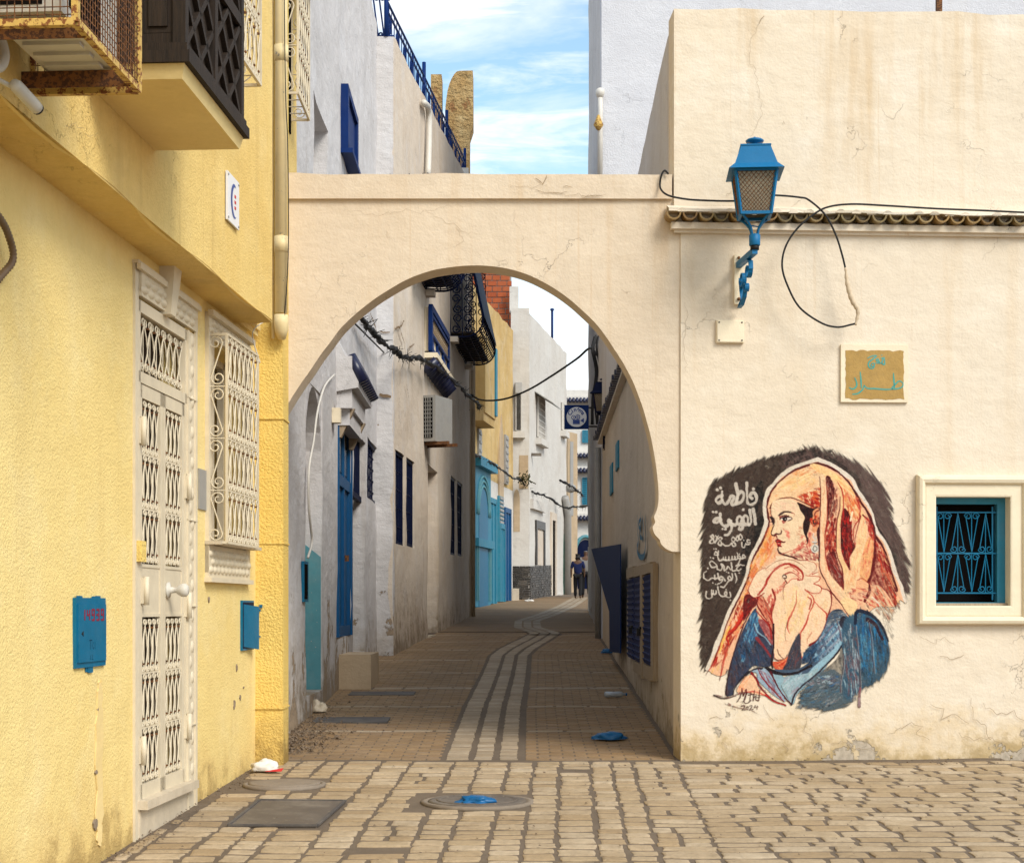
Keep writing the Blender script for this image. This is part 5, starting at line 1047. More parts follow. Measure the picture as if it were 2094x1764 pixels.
part('drain_hose', b, M['pvcwhite'], None, label='short white hose bend right under the caged air conditioner', cat='pipe')
def camera_thing(base, tip, arm, label):
    base, tip, arm = Vector(base), Vector(tip), Vector(arm); c = thing('security_camera', base, label, 'camera', 'security cameras on the yellow house'); d = (tip-base).normalized()
    b = MB(); b.tube([base, base+d*.02, tip-d*.03, tip], .03, 12, radii=[.022, .029, .029, .027]); part('body', b, M['acwhite'], c)
    b = MB(); b.tube([tip, tip+d*.010], .026, 12); part('lens', b, M['black'], c)
    b = MB(); b.tube([arm, base+(tip-base)*.35], .011, 8); b.tube([arm-(base-arm).normalized()*.012, arm], .03, 10); part('mount', b, M['acwhite'], c)
camera_thing(UY.pt(su(6.78), 3.665, .13), UY.pt(su(6.95), 3.61, .17), UY.pt(su(6.74), 3.70, .02), 'white bullet security camera hanging under the caged air conditioner')
camera_thing(PP.pt(.225, EYE+(HZ-322)*13.2/F, .10), PP.pt(.262, EYE+(HZ-326)*13.2/F, .24), PP.pt(.19, EYE+(HZ-322)*13.2/F, .0), 'small white security camera beside the peeling drainpipe')
# corrugated hose end at the left edge
b = MB(); pts = spline([LY.pt(*LY.px(-60, 400), .04), LY.pt(*LY.px(-26, 440), .05), LY.pt(*LY.px(-8, 480), .06), LY.pt(*LY.px(2, 530), .06), LY.pt(*LY.px(-16, 566), .04), LY.pt(*LY.px(-24, 600), .0)], 14)
b.tube(pts, .02, 8, radii=[.015+.005*(i % 2) for i in range(len(pts))]); part('corrugated_hose', b, M['hose'], None, label='brown corrugated hose looping out of the yellow wall', cat='hose')
# white plaque with a crescent
pu0, pu1, pt0, pt1 = su(11.0), su(11.34), 4.115, 4.45
sg = thing('wall_plaque', UY.pt((pu0+pu1)/2, pt0, 0), 'square white plaque with blue crescent on the yellow upper wall', 'sign')
b = MB(); b.pbox(UY, pu0, pu1, pt0, pt1, .008, .022); part('plate', b, M['signwhite'], sg)
b = MB(); c = ((pu0+pu1)/2+.02, (pt0+pt1)/2); o_ = [(c[0]+.10*math.cos(a), c[1]+.12*math.sin(a)) for a in [R(60+240*k/20) for k in range(21)]]; i_ = [(c[0]+.03+.088*math.cos(a), c[1]+.105*math.sin(a)) for a in [R(66+228*k/20) for k in range(21)]]
b.add([UY.pt(p[0], p[1], .0245) for p in o_]+[UY.pt(p[0], p[1], .0245) for p in i_], [(k, k+1, 22+k, 21+k) for k in range(20)]); part('crescent', b, M['signblue'], sg)
b = MB()
for k in range(3): b.pbox(UY, c[0]+.01, c[0]+.05, c[1]-.05+.04*k, c[1]-.03+.04*k, .022, .0245)
part('red_script', b, M['signred'], sg, kind='stuff')
for (u, t) in ((pu0+.02, pt0+.02), (pu1-.02, pt0+.02), (pu0+.02, pt1-.02), (pu1-.02, pt1-.02)): b = MB(); b.tube([UY.pt(u, t, .02), UY.pt(u, t, .028)], .008, 6); part('screw', b, M['galv'], sg)
# drainpipe with peeling paint
dpx = -1.905; dp = thing('drainpipe', (dpx, 13.2, 3.65), 'peeling cream drainpipe on the corner of the yellow house', 'drainpipe')
b = MB(); zt = lambda v: EYE-(v-HZ)*13.2/F
b.tube([(dpx, 13.2, zt(640)), (dpx, 13.2, 9.2)], .052, 14); part('pipe', b, M['pvc'], dp)
for v in (110, 500): b = MB(); b.tube([(dpx, 13.2, zt(v+16)), (dpx, 13.2, zt(v-16))], .060, 14); part('collar', b, M['pvc'], dp)
b = MB(); b.tube([(dpx, 13.2, zt(644)), (dpx, 13.2, zt(660)), (dpx, 13.215, zt(676)), (dpx, 13.24, zt(692))], .06, 14, radii=[.058, .062, .055, .03]); part('shoe', b, M['pvc'], dp)
b = MB(); b.tube([(dpx-.075, 13.25, zt(690)), (dpx-.085, 13.25, zt(300)), (dpx-.08, 13.25, 9.2)], .014, 6); part('conduit', b, M['pvc'], None, label='thin cream conduit running up left of the drainpipe', cat='conduit')
b = MB(); b.tube(spline([(dpx+.01, 13.14, 9.2), (dpx+.04, 13.13, zt(120)), (dpx+.062, 13.14, zt(300)), (dpx+.066, 13.14, zt(520)), (dpx+.03, 13.16, zt(660))]), .0045, 5); part('thin_wire', b, M['black'], None, label='thin dark wire strung down the front of the drainpipe', cat='wire')
b = MB(); b.tube(spline([Vector((dpx-.09, 13.2, zt(650))), Vector((-2.10, 12.95, zt(690))), LY.pt(su(12.8), 3.40, .15)]), .005, 5); part('slack_wire', b, M['pvcwhite'], None, label='slack pale wire from drainpipe foot to the window grille', cat='wire')
# blue meter boxes
def digits(pl, txt, u, t, h, w_, gap, d, mat, parent, slant=.0):
    seg = {'1': ['b', 'c'], '4': ['f', 'g', 'b', 'c'], '9': ['a', 'b', 'c', 'd', 'f', 'g'], '3': ['a', 'b', 'g', 'c', 'd']}
    S_ = {'a': ((0, 1), (1, 1)), 'b': ((1, 1), (1, .5)), 'c': ((1, .5), (1, 0)), 'd': ((0, 0), (1, 0)), 'e': ((0, .5), (0, 0)), 'f': ((0, 1), (0, .5)), 'g': ((0, .5), (1, .5))}
    for i, ch in enumerate(txt):
        b = MB(); uu = u+i*(w_+gap)
        for s_ in seg[ch]:
            (a, c), (e, f_) = S_[s_]; q = [(uu+a*w_, t+c*h+i*slant), (uu+e*w_, t+f_*h+i*slant)]
            if a == e: b.pbox(pl, q[0][0]-.008, q[0][0]+.008, q[1][1], q[0][1], d, d+.0015)
            else: b.pbox(pl, q[0][0]-.006, q[1][0]+.006, q[0][1]-.006, q[0][1]+.006, d+.0004, d+.0018)
        part('digit', b, mat, parent)
mbx = thing('meter_box', LY.pt(su(9.05), 1.12, 0), 'turquoise-blue meter box stencilled 14939 on the near yellow wall', 'meter box', 'blue meter boxes')
a, c = su(8.79), su(9.31); b = MB(); b.pbox(LY, a, c, 1.11, 1.50, 0, .018); part('box', b, M['blue'], mbx)
b = MB(); b.pbox(LY, a+.02, c-.015, 1.14, 1.465, .018, .026); part('door', b, M['blue'], mbx); b = MB(); b.prism([LY.pt(a+.07, 1.30, .0285), LY.pt(a+.10, 1.315, .0285), LY.pt(a+.10, 1.285, .0285)], [LY.pt(a+.07, 1.30, .026), LY.pt(a+.10, 1.315, .026), LY.pt(a+.10, 1.285, .026)]); part('latch', b, M['black'], mbx)
digits(LY, '14939', a+.085, 1.375, .058, .040, .042, .026, M['redink'], mbx)
b = MB(); rg3 = random.Random(9)
for k in range(5): u = a+.1+rg3.random()*.2; b.pbox(LY, u, u+rg3.uniform(.03, .1), 1.085-rg3.random()*.012, 1.115, .006, .0085+.0012*k)
for k in range(5): u = a+rg3.random()*.4; b.pbox(LY, u, u+.08, 1.495, 1.505+rg3.random()*.012, .006, .0085+.0013*k)
part('paint_smear', b, M['blue'], mbx, kind='stuff')
b = MB()
for q in ([(.20, 1.26), (.25, 1.262)], [(.225, 1.26), (.222, 1.21)], [(.27, 1.25), (.26, 1.23), (.27, 1.21), (.285, 1.22)], [(.30, 1.25), (.30, 1.21)], [(.23, 1.18), (.215, 1.15)], [(.26, 1.18), (.25, 1.155), (.27, 1.15)]): ribbon(LY, [(a+p[0], p[1]) for p in q], .004, .0268, b, False)
part('scribble', b, M['navy'], mbx, kind='stuff')
mb2 = thing('meter_box', LY.pt(su(12.95), 1.09, 0), 'narrow blue meter box hanging ajar in the corner by the yellow pier', 'meter box', 'blue meter boxes')
a, c = su(12.76), su(13.16); b = MB(); b.pbox(LY, a, c, 1.10, 1.50, 0, .02); part('box', b, M['blue'], mb2)
b = MB(); b.hexa([LY.pt(a+.03, 1.13, .022), LY.pt(c-.03, 1.10, .07), LY.pt(c-.03, 1.10, .065), LY.pt(a+.03, 1.13, .017), LY.pt(a+.03, 1.47, .022), LY.pt(c-.03, 1.45, .07), LY.pt(c-.03, 1.45, .065), LY.pt(a+.03, 1.47, .017)]); part('door', b, M['blue'], mb2)
b = MB(); b.pbox(LY, a+.005, c-.005, 1.115, 1.485, .018, .0215); part('inner_edge', b, M['navy'], mb2)
b = MB(); rg3 = random.Random(4)
for k in range(8): x_ = -2.145+rg3.random()*.05; z_ = 1.12+rg3.random()*.40; s_ = rg3.uniform(.006, .018); b.box((x_, 13.283-.001*k, z_), (x_+s_*1.5, 13.30, z_+s_))
part('paint_daubs', b, M['blue'], mb2, kind='stuff')
b = MB(); b.pbox(LY, su(11.45), su(11.68), 2.15, 2.44, 0, .012); part('worn_plate', b, M['galv'], None, label='small scuffed grey plate between the door and the grilled window', cat='plate')

# paler made-good strips and knocks on the near wall
def blotch(pl, cx, cy_, w_, h_, d, mat, name, seed, n=22):
    g_ = random.Random(seed); u, t_ = pl.px(cx, cy_); o_ = []
    for k in range(n):
        a_ = 2*math.pi*k/n; r_ = 1+g_.uniform(-.45, .35); e_ = .6 if n > 30 else 1.0; sx = math.copysign(abs(math.cos(a_))**e_, math.cos(a_)); sy = math.copysign(abs(math.sin(a_))**e_, math.sin(a_)); o_.append((u+sx*w_/2*r_, t_+sy*h_/2*(1+g_.uniform(-.35, .1) if n < 30 else 1+g_.uniform(-.06, .06))))
    mb = MB(); mb.pprism(pl, o_, 0, d); part(name, mb, mat, yh)
pale = stucco('filler_patch', (.80, .62, .30), (.76, .57, .25), grain=30, gs=.15, wave=.4, crack=0, seed=31); knock = stucco('knocked_render', (.34, .27, .19), (.26, .20, .14), grain=40, gs=.6, wave=.6, crack=0, seed=32)
blotch(LY, 202, 1560, .12, .95, .0075, pale, 'filler_strip', 1, 40)
for i, (x_, y_, w_, h_) in enumerate(((193, 1685, .07, .07), (195, 1578, .04, .03), (198, 1450, .02, .02), (426, 1225, .05, .05), (490, 1425, .05, .05), (497, 1405, .03, .02), (478, 1440, .06, .08), (483, 1365, .04, .06))): blotch(LY, x_, y_, w_, h_, .0085, knock, 'render_knock', i+5, 12)
# ================================================================ ARCH ACROSS THE ALLEY
AP = Plane((-2.1, 13.62), (1.45, 13.62))
ah = thing('archway', (-.2, 13.78, gz(13.7)), 'cream plastered horseshoe arch spanning the alley mouth', 'arch')
intr = [(556, 880), (588, 828), (605, 800), (640, 748), (670, 706), (700, 668), (740, 631), (780, 602), (830, 573), (880, 554), (930, 545), (975, 543), (1020, 546), (1060, 555), (1100, 571), (1140, 594), (1180, 624), (1215, 659),
        (1245, 697), (1270, 735), (1292, 776), (1308, 815), (1322, 860), (1333, 905), (1341, 950), (1346, 990), (1346, 1020), (1343, 1042), (1338, 1056), (1340, 1068), (1335, 1078), (1339, 1092), (1349, 1103), (1352, 1112), (1362, 1122), (1374, 1128)]
fine = []
for p in spline([Vector((a, b)) for a, b in intr], 4): fine.append((p.x+1.6*mnoise.noise(Vector((p.x*.02, p.y*.02, 1))), p.y+1.6*mnoise.noise(Vector((p.x*.02, p.y*.02, 5)))))
out = fine+[(1397, 1128), (1397, 400), (556, 400)]
o_ = [AP.px(a, b) for a, b in out]
mb = MB(); mb.prism([AP.pt(u_, t_, 0) for u_, t_ in o_], [AP.pt(u_, t_, -.31) for u_, t_ in o_]); part('wall', mb, M['arch'], ah)
CP = Plane((-2.1, 13.585), (1.36, 13.585)); zc0, zc1 = EYE+(HZ-404)*13.6/F, EYE+(HZ-357)*13.6/F
part('coping', wall(CP, 0, CP.len, zc0-.012, zc1, .38, step=.14, amp=.008, edge=.02), M['arch'], ah)

# ================================================================ CREAM HOUSE (right)
RF = Plane((1.435, 13.6), (1.435+6, 13.6+6*.056)); RS = Plane((1.435, 13.6), (1.78, 31.5), True)
RU = Plane((1.377, 13.585), (1.377+6, 13.585+6*.056)); RV = Plane((1.377, 13.585), (1.70, 31.5), True)
rh = thing('cream_house', (4, 14, gz(14)), 'cream plastered corner house with tile cornice and blue-grilled window', 'house')
wr_ = RF.rect(1911, 1016, 2063, 1238)
CZ = EYE+(HZ-470)*13.62/F                              # underside of the cornice
part('wall', wall(RF, 0, 6, gz(13.6)-.06, CZ+.02, .40, [(wr_[0], wr_[1], wr_[2], wr_[3], .3)], amp=.007), M['cream'], rh)
part('parapet', wall(RU, 0, 6, CZ+.10, 6.54, .30, amp=.008, edge=.03), M['parapet'], rh)
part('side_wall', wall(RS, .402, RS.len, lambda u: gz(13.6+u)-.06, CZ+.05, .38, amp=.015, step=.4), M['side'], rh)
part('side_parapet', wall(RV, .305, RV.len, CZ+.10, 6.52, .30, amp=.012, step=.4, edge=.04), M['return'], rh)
# cornice: moulding, mortar bed and a row of half-round tiles
mb = MB(); mb.pbox(RF, -.09, 6, CZ-.01, CZ+.045, 0, .07); mb.pbox(RF, -.06, 6, CZ-.035, CZ-.01, 0, .035); mb.pbox(RS, .08, RS.len, CZ-.01, CZ+.045, 0, .09); part('cornice', mb, M['cream'], rh)
mb = MB(); nt = 60; vs = []
for i in range(nt+1):
    u = -.12+6.1*i/nt; w_ = .012*mnoise.noise(Vector((u*3, 1, 2)))
    vs += [RF.pt(u, CZ+.125+w_, .125), RF.pt(u, CZ+.150+w_, .115), RF.pt(u, CZ+.20+w_, .0), RF.pt(u, CZ+.05, -.03), RF.pt(u, CZ+.118+w_, .02)]
mb.add(vs, [tuple((i*5+j, (i+1)*5+j, (i+1)*5+(j+1) % 5, i*5+(j+1) % 5)) for i in range(nt) for j in range(5)]); part('tile_bed', mb, M['parapet'], rh)
rg4 = random.Random(21); pitch = .135
for i in range(23):
    u = -.075+pitch*i; mb = MB(); ro, ri = .064, .050; n_ = 9; j = rg4.uniform(-.008, .008); dp_ = .135+rg4.uniform(-.015, .015); zc_ = CZ+.112+rg4.uniform(-.005, .005)
    ring = lambda r_, d: [RF.pt(u+r_*math.cos(math.pi+math.pi*k/n_)+j, zc_+r_*math.sin(math.pi+math.pi*k/n_), d) for k in range(n_+1)]
    vs = ring(ro, dp_)+ring(ri, dp_)+ring(ro, .0)+ring(ri, .0); m_ = n_+1; fs = []
    for k in range(n_): fs += [(k, k+1, m_+k+1, m_+k), (2*m_+k, 2*m_+k+1, k+1, k), (m_+k, m_+k+1, 3*m_+k+1, 3*m_+k)]
    fs += [(0, m_, 3*m_, 2*m_), (n_, 2*m_+n_, 3*m_+n_, m_+n_)]
    mb.add(vs, fs); part('roof_tile', mb, M['tileglaze'], rh)
for i in range(22):                                    # cover tiles over the joints
    u = -.075+pitch*(i+.5); mb = MB(); n_ = 7; r_ = .040; zc_ = CZ+.118+rg4.uniform(-.004, .006); dp_ = .125+rg4.uniform(-.02, .02)
    a_ = [RF.pt(u+r_*math.cos(math.pi*k/n_), zc_+r_*.8*math.sin(math.pi*k/n_), dp_) for k in range(n_+1)]; b_ = [RF.pt(u+r_*math.cos(math.pi*k/n_), zc_+r_*.8*math.sin(math.pi*k/n_), 0) for k in range(n_+1)]
    mb.prism(a_, b_); part('cover_tile', mb, M['parapet'], rh)
for i in range(70):
    u = .35+.25*i; mb = MB(); mb.pbox(RS, u, u+.17, CZ+.05, CZ+.12, 0, .17+rg4.uniform(-.02, .02)); part('eaves_tile', mb, M['tilenavy'], rh)
# window: bolection surround, blue frame, scrolled grille
so = RF.rect(1872, 972, 2104, 1277)
def ring_frame(mb, pl, o, i, prof):
    lv = []
    for f_, d in prof:
        r_ = [o[k]+(i[k]-o[k])*f_ for k in range(4)]; lv.append([pl.pt(r_[0], r_[1], d), pl.pt(r_[2], r_[1], d), pl.pt(r_[2], r_[3], d), pl.pt(r_[0], r_[3], d)])
    vs = [p for l in lv for p in l]; fs = []
    for a in range(len(lv)-1):
        for k in range(4): fs.append((a*4+k, a*4+(k+1) % 4, a*4+4+(k+1) % 4, a*4+4+k))
    mb.add(vs, fs)
s = MB(); ring_frame(s, RF, so, wr_, [(0, 0), (0, .05), (.08, .075), (.22, .085), (.36, .075), (.42, .055), (.44, .04), (.50, .045), (.92, .045), (1.0, .04), (1.0, -.12)])
wn = part('window', s, M['trim'], rh, label='cream moulded window surround with blue grille beside the mural')
s = MB(); ii = [wr_[0]+.02, wr_[1]+.03, wr_[2]-.07, wr_[3]-.055]; ring_frame(s, RF, [wr_[0], wr_[1], wr_[2], wr_[3]], ii, [(0, -.10), (.0, -.085), (1, -.085), (1, -.16)]); part('frame', s, M['skyblue'], wn)
s = MB(); s.pbox(RF, wr_[0], wr_[2], wr_[1], wr_[3], -.34, -.30); part('dark_room', s, M['dark'], wn)
s = MB(); s.pbox(RF, wr_[0], wr_[2], wr_[1], wr_[1]+.022, -.10, -.03); part('sill_board', s, M['timber'], wn)
g = MB(); g0, g1, gt0, gt1 = ii[0]+.01, ii[2]-.005, ii[1]+.02, ii[3]-.02; dg = -.11
for u in (g0+.025, g1-.03): g.pbox(RF, u-.006, u+.006, gt0, gt1, dg-.006, dg+.006)
gm = (gt0+gt1)/2
for t in (gt0+.06, gm, gt1-.05): g.pbox(RF, g0-.02, g1+.02, t-.006, t+.006, dg-.007, dg+.007)
for q in range(2):
    ta, tb = (gt0+.06, gm) if q == 0 else (gm, gt1-.05); nU = 4; wU = (g1-g0-.055)/nU
    for k in range(nU):
        c = g0+.025+wU*(k+.5); a, b = c-wU*.5, c+wU*.5
        g.tube([RF.pt(c, ta, dg), RF.pt(c, tb, dg)], .0055, 4, False)
        r_ = wU*.27; up = (k % 2 == 0)
        for sg_ in (-1, 1):
            if up: pts = [(c, ta+.012)]+[(c+sg_*(x_-c), t_) for x_, t_ in [(c+wU*.42, tb-r_*1.5)]+curl((c+wU*.28, tb-r_*1.1), r_, .3, 1.2, 1, 12)]
            else: pts = [(c, tb-.012)]+[(c+sg_*(x_-c), t_) for x_, t_ in [(c+wU*.42, ta+r_*1.5)]+curl((c+wU*.28, ta+r_*1.1), r_, -.3, 1.2, -1, 12)]
            g.tube([RF.pt(p[0], p[1], dg+.006) for p in pts], .0055, 4, False)
part('grille', g, M['blue'], wn)
# shutters, timber frames and graffiti on the alley side of the house
def side_rect(x0, y0, x1, y1): return RS.rect(x0, y0, x1, y1)
for (x0, x1, ya, yb) in ((1290, 1303, 1183, 1345), (1304, 1318, 1180, 1352), (1324, 1341, 1175, 1358)):
    r_ = side_rect(x0, ya, x1, yb); sh = MB(); sh.pbox(RS, r_[0], r_[2], r_[1], r_[3], 0, .04); so_ = part('shutter', sh, M['royal'], rh)
    sh = MB()
    for k in range(14): t = r_[1]+(r_[3]-r_[1])*(k+.5)/14; sh.hexa([RS.pt(r_[0]+.03, t-.02, .045), RS.pt(r_[2]-.03, t-.02, .045), RS.pt(r_[2]-.03, t-.02, .04), RS.pt(r_[0]+.03, t-.02, .04), RS.pt(r_[0]+.03, t+.018, .062), RS.pt(r_[2]-.03, t+.018, .062), RS.pt(r_[2]-.03, t+.022, .04), RS.pt(r_[0]+.03, t+.022, .04)])
    part('louvres', sh, M['royal'], so_, kind='stuff')
for (x0, x1, ya, yb) in ((1318, 1322, 1155, 1385), (1341, 1346, 1152, 1390), (1289, 1303, 1160, 1181), (1304, 1318, 1158, 1178), (1322, 1341, 1152, 1173), (1304, 1318, 1354, 1376), (1324, 1341, 1360, 1388)):
    r_ = side_rect(x0, ya, x1, yb); sh = MB(); sh.pbox(RS, r_[0], r_[2], r_[1], r_[3], 0, .055); part('timber_frame', sh, M['timber'], rh)
for (x, y) in ((1302, 1280), (1320, 1283)):
    u, t = RS.px(x, y); sh = MB(); sh.pbox(RS, u-.12, u+.12, t-.012, t+.012, .05, .075); sh.pbox(RS, u-.05, u+.05, t-.09, t-.01, .06, .10); part('padlock', sh, M['black'], rh)
sh = MB(); c_ = [RS.px(1243, 1122), RS.px(1283, 1112), RS.px(1283, 1335), RS.px(1265, 1332), RS.px(1267, 1250)]
sh.prism([RS.pt(c_[0][0], c_[0][1], .30), RS.pt(c_[1][0], c_[1][1], .10), RS.pt(c_[2][0], c_[2][1], .10), RS.pt(c_[3][0], c_[3][1], .14), RS.pt(c_[4][0], c_[4][1], .16)], [RS.pt(c_[0][0], c_[0][1], .29), RS.pt(c_[1][0], c_[1][1], .085), RS.pt(c_[2][0], c_[2][1], .085), RS.pt(c_[3][0], c_[3][1], .125), RS.pt(c_[4][0], c_[4][1], .145)])
part('sheet_metal_shutter', sh, M['sheetblue'], None, label='torn dark blue metal sheet hanging open on the right alley wall', cat='metal sheet')
gr = MB(); gf = lambda x, y: RS.px(930.7+.3824*x*1.0, 892+.3824*y)
for q in ([(985, 420), (985, 500), (990, 560), (982, 600), (995, 640), (1018, 640), (1028, 590), (1030, 480), (1027, 420)], [(1003, 400), (1003, 470), (998, 530), (1010, 545)], [(1003, 440), (990, 470), (1002, 500)], [(1012, 430), (1018, 500), (1014, 560)]):
    ribbon(RS, spline([Vector(gf(*p)) for p in q], 5), .07, .022, gr)
part('wall_lettering', gr, M['blue'], None, label='blue brushed lettering on the right alley wall above the shutters', cat='graffiti')
sh = MB(); r_ = side_rect(1262, 1000, 1266, 1160)
for (x, ya, yb) in ((1265, 905, 960), (1253, 950, 1010)):
    r_ = side_rect(x-3, ya, x+2, yb); sh = MB(); sh.pbox(RS, r_[0], r_[2], r_[1], r_[3], 0, .03); part('side_window', sh, M['skyblue'], rh)
dp2 = MB(); u = RS.px(1231, 1200)[0]; dp2.tube([RS.pt(u, gz(13.6+u), .08), RS.pt(u, 4.6, .08)], .06, 10); part('downpipe', dp2, M['galv'], None, label='grey downpipe at the far end of the right alley wall', cat='drainpipe')

# ---- mural
img, al, S_, Wm, Hm = paint_mural()
lin_ = np.where(img <= .04045, img/12.92, ((img+.055)/1.055)**2.4)*.86
keep = al > 0; k2 = np.zeros_like(keep); k2[1:-1, 1:-1] = keep[1:-1, 1:-1] | keep[:-2, 1:-1] | keep[2:, 1:-1] | keep[1:-1, :-2] | keep[1:-1, 2:] | keep[:-2, :-2] | keep[2:, 2:]
cell = k2[:-1, :-1] & k2[1:, :-1] & k2[:-1, 1:] & k2[1:, 1:]; used = np.zeros_like(k2); used[:-1, :-1] |= cell; used[1:, :-1] |= cell; used[:-1, 1:] |= cell; used[1:, 1:] |= cell
ids = -np.ones(k2.shape, int); ids[used] = np.arange(used.sum()); jj, ii_ = np.nonzero(used); vs = []
for j, i in zip(jj.tolist(), ii_.tolist()):
    u, t = RF.px((1780+(i+.5)/S_/2.2614)*.77556, (1140+(j+.5)/S_/2.2614)*.77556); q = RF.pt(u, t); vs.append(RF.pt(u, t, .005+wob(q, .007)))
cj, ci = np.nonzero(cell); faces = np.stack([ids[cj, ci], ids[cj+1, ci], ids[cj+1, ci+1], ids[cj, ci+1]], 1)
base = RF.pt(*RF.px(1640, 1450), .005); me = bpy.data.meshes.new('mural'); me.from_pydata([tuple(v-base) for v in vs], [], faces.tolist())
ca = me.color_attributes.new('paint', 'FLOAT_COLOR', 'POINT'); ca.data.foreach_set('color', np.concatenate([lin_[used], al[used][:, None]], 1).astype(np.float32).ravel())
m, t = newmat('mural_paint'); at = t.n('ShaderNodeAttribute', attribute_name='paint'); pp = POS(t)
bs_ = t.n('ShaderNodeBsdfPrincipled'); bs_.inputs['Roughness'].default_value = .75; bs_.inputs['Specular IOR Level'].default_value = .2
cm = t.mix(t.m('MULTIPLY', t.ramp(t.noise(pp, 26, 6, .7), .55, .8), .14), at.outputs['Color'], (.55, .46, .34)); t.put(bs_.inputs['Base Color'], cm)
bn = t.n('ShaderNodeBump', {'Strength': .6, 'Distance': .012, 'Height': t.m('ADD', t.noise(pp, 48, 4, .6), t.noise(pp, 7, 4))}); t.L.new(bn.outputs[0], bs_.inputs['Normal'])
wear = t.m('MULTIPLY', at.outputs['Alpha'], t.m('SUBTRACT', 1.0, t.m('MULTIPLY', t.ramp(t.noise(t.map(pp, loc=(3, 3, 3)), 13, 8, .75), .62, .70), .7)))
mx = t.n('ShaderNodeMixShader', {0: wear}); tp = t.n('ShaderNodeBsdfTransparent'); t.L.new(tp.outputs[0], mx.inputs[1]); t.L.new(bs_.outputs[0], mx.inputs[2]); t.L.new(mx.outputs[0], t.n('ShaderNodeOutputMaterial').inputs[0])
me.materials.append(m); mo = bpy.data.objects.new('mural', me); COL.objects.link(mo); mo.location = base
tag(mo, 'painted mural of a veiled woman in blue mantle with white Arabic lettering', 'mural')

# ---- street name panel
r_ = RF.rect(1718, 706, 1855, 823); sp = thing('street_sign', RF.pt(r_[0], r_[1], 0), 'ochre panel with turquoise Arabic street name above the mural', 'sign')
b = MB(); b.pbox(RF, r_[0], r_[2], r_[1], r_[3], 0, .028); part('board', b, M['trim'], sp)
b = MB(); rg5 = random.Random(2); o_ = []; q = RF.rect(1727, 718, 1846, 817); nn = 16
for k in range(nn): o_.append((q[0]+(q[2]-q[0])*k/nn, q[1]+rg5.uniform(-.008, .008)))
for k in range(nn): o_.append((q[2]+rg5.uniform(-.006, .006), q[1]+(q[3]-q[1])*k/nn))
for k in range(nn): o_.append((q[2]-(q[2]-q[0])*k/nn, q[3]+rg5.uniform(-.010, .006)))
for k in range(nn): o_.append((q[0]+rg5.uniform(-.006, .006), q[3]-(q[3]-q[1])*k/nn))
b.pprism(RF, o_, .02, .0305); part('painted_field', b, M['plaque'], sp)
b = MB(); sf = lambda x, y: RF.px(1706.3+.40907*x, 636+.40907*y)
for q in ([(160, 238), (182, 228), (205, 226), (190, 240), (168, 258), (165, 278), (180, 290), (195, 284)], [(178, 266), (194, 264), (192, 280), (178, 276), (180, 266)], [(200, 262), (220, 262), (212, 242), (205, 250), (222, 262), (238, 264)], [(226, 240), (238, 238), (232, 262), (246, 268), (243, 232)], [(230, 222), (233, 225)],
          [(338, 362), (318, 352), (296, 372), (282, 390), (310, 390), (334, 380), (338, 362)], [(290, 312), (292, 350), (296, 392)], [(288, 392), (250, 394), (200, 390), (160, 388), (142, 372)], [(144, 374), (136, 394), (112, 414), (84, 418)], [(124, 306), (128, 350), (130, 388)], [(96, 334), (106, 360), (104, 380), (86, 392), (68, 384)]):
    ribbon(RF, spline([Vector(sf(*p)) for p in q], 5), .013, .0325, b)
part('lettering', b, M['tealink'], sp, kind='stuff')
# ---- junction box
r_ = RF.rect(1464, 656, 1520, 702); jb = thing('junction_box', RF.pt(r_[0], r_[1], 0), 'square cream junction box on the wall below the lantern', 'junction box')
b = MB(); b.pbox(RF, r_[0], r_[2], r_[1], r_[3], 0, .035); b.pbox(RF, r_[0]+.006, r_[2]-.006, r_[1]+.006, r_[3]-.006, .035, .042); part('lid', b, M['trim'], jb)
for (u, t_) in ((r_[0]+.02, r_[1]+.02), (r_[2]-.02, r_[1]+.02), (r_[0]+.02, r_[3]-.02), (r_[2]-.02, r_[3]-.02)): b = MB(); b.tube([RF.pt(u, t_, .04), RF.pt(u, t_, .045)], .008, 6); part('screw', b, M['castiron'], jb)
# ---- black cable
cb = thing('black_cable', RF.pt(*RF.px(1665, 676), .03), 'thick black cable run along the cornice and hanging in a loop', 'cable')
def run(pts, d): return spline([RF.pt(*RF.px(x, y), d(i) if callable(d) else d) for i, (x, y) in enumerate(pts)], 7)
b = MB(); b.tube(run([(1366, 358), (1358, 351), (1351, 362), (1349, 385), (1356, 408), (1385, 416), (1426, 420), (1502, 421), (1560, 412), (1579, 410), (1625, 414), (1645, 420), (1678, 450), (1699, 491), (1712, 532), (1719, 562)], lambda i: .03 if i < 4 else .17), .0085, 7); part('upper_run', b, M['black'], cb)
b = MB(); b.tube(run([(1737, 669), (1729, 671), (1701, 676), (1668, 667), (1625, 636), (1600, 590), (1590, 552), (1597, 514), (1620, 478), (1656, 447), (1686, 433), (1732, 428), (1800, 431), (1900, 437), (2000, 441), (2130, 447)], .175), .0085, 7); part('loop', b, M['black'], cb)
b = MB(); wp = run([(1718, 556), (1722, 590), (1731, 621), (1743, 644), (1738, 672)], .175); rr = [.009+.012*math.sin(math.pi*i/(len(wp)-1))+.003*math.sin(i*2.1) for i in range(len(wp))]; b.tube(wp, .02, 8, radii=rr); part('tape_wrap', b, M['wrap'], cb)
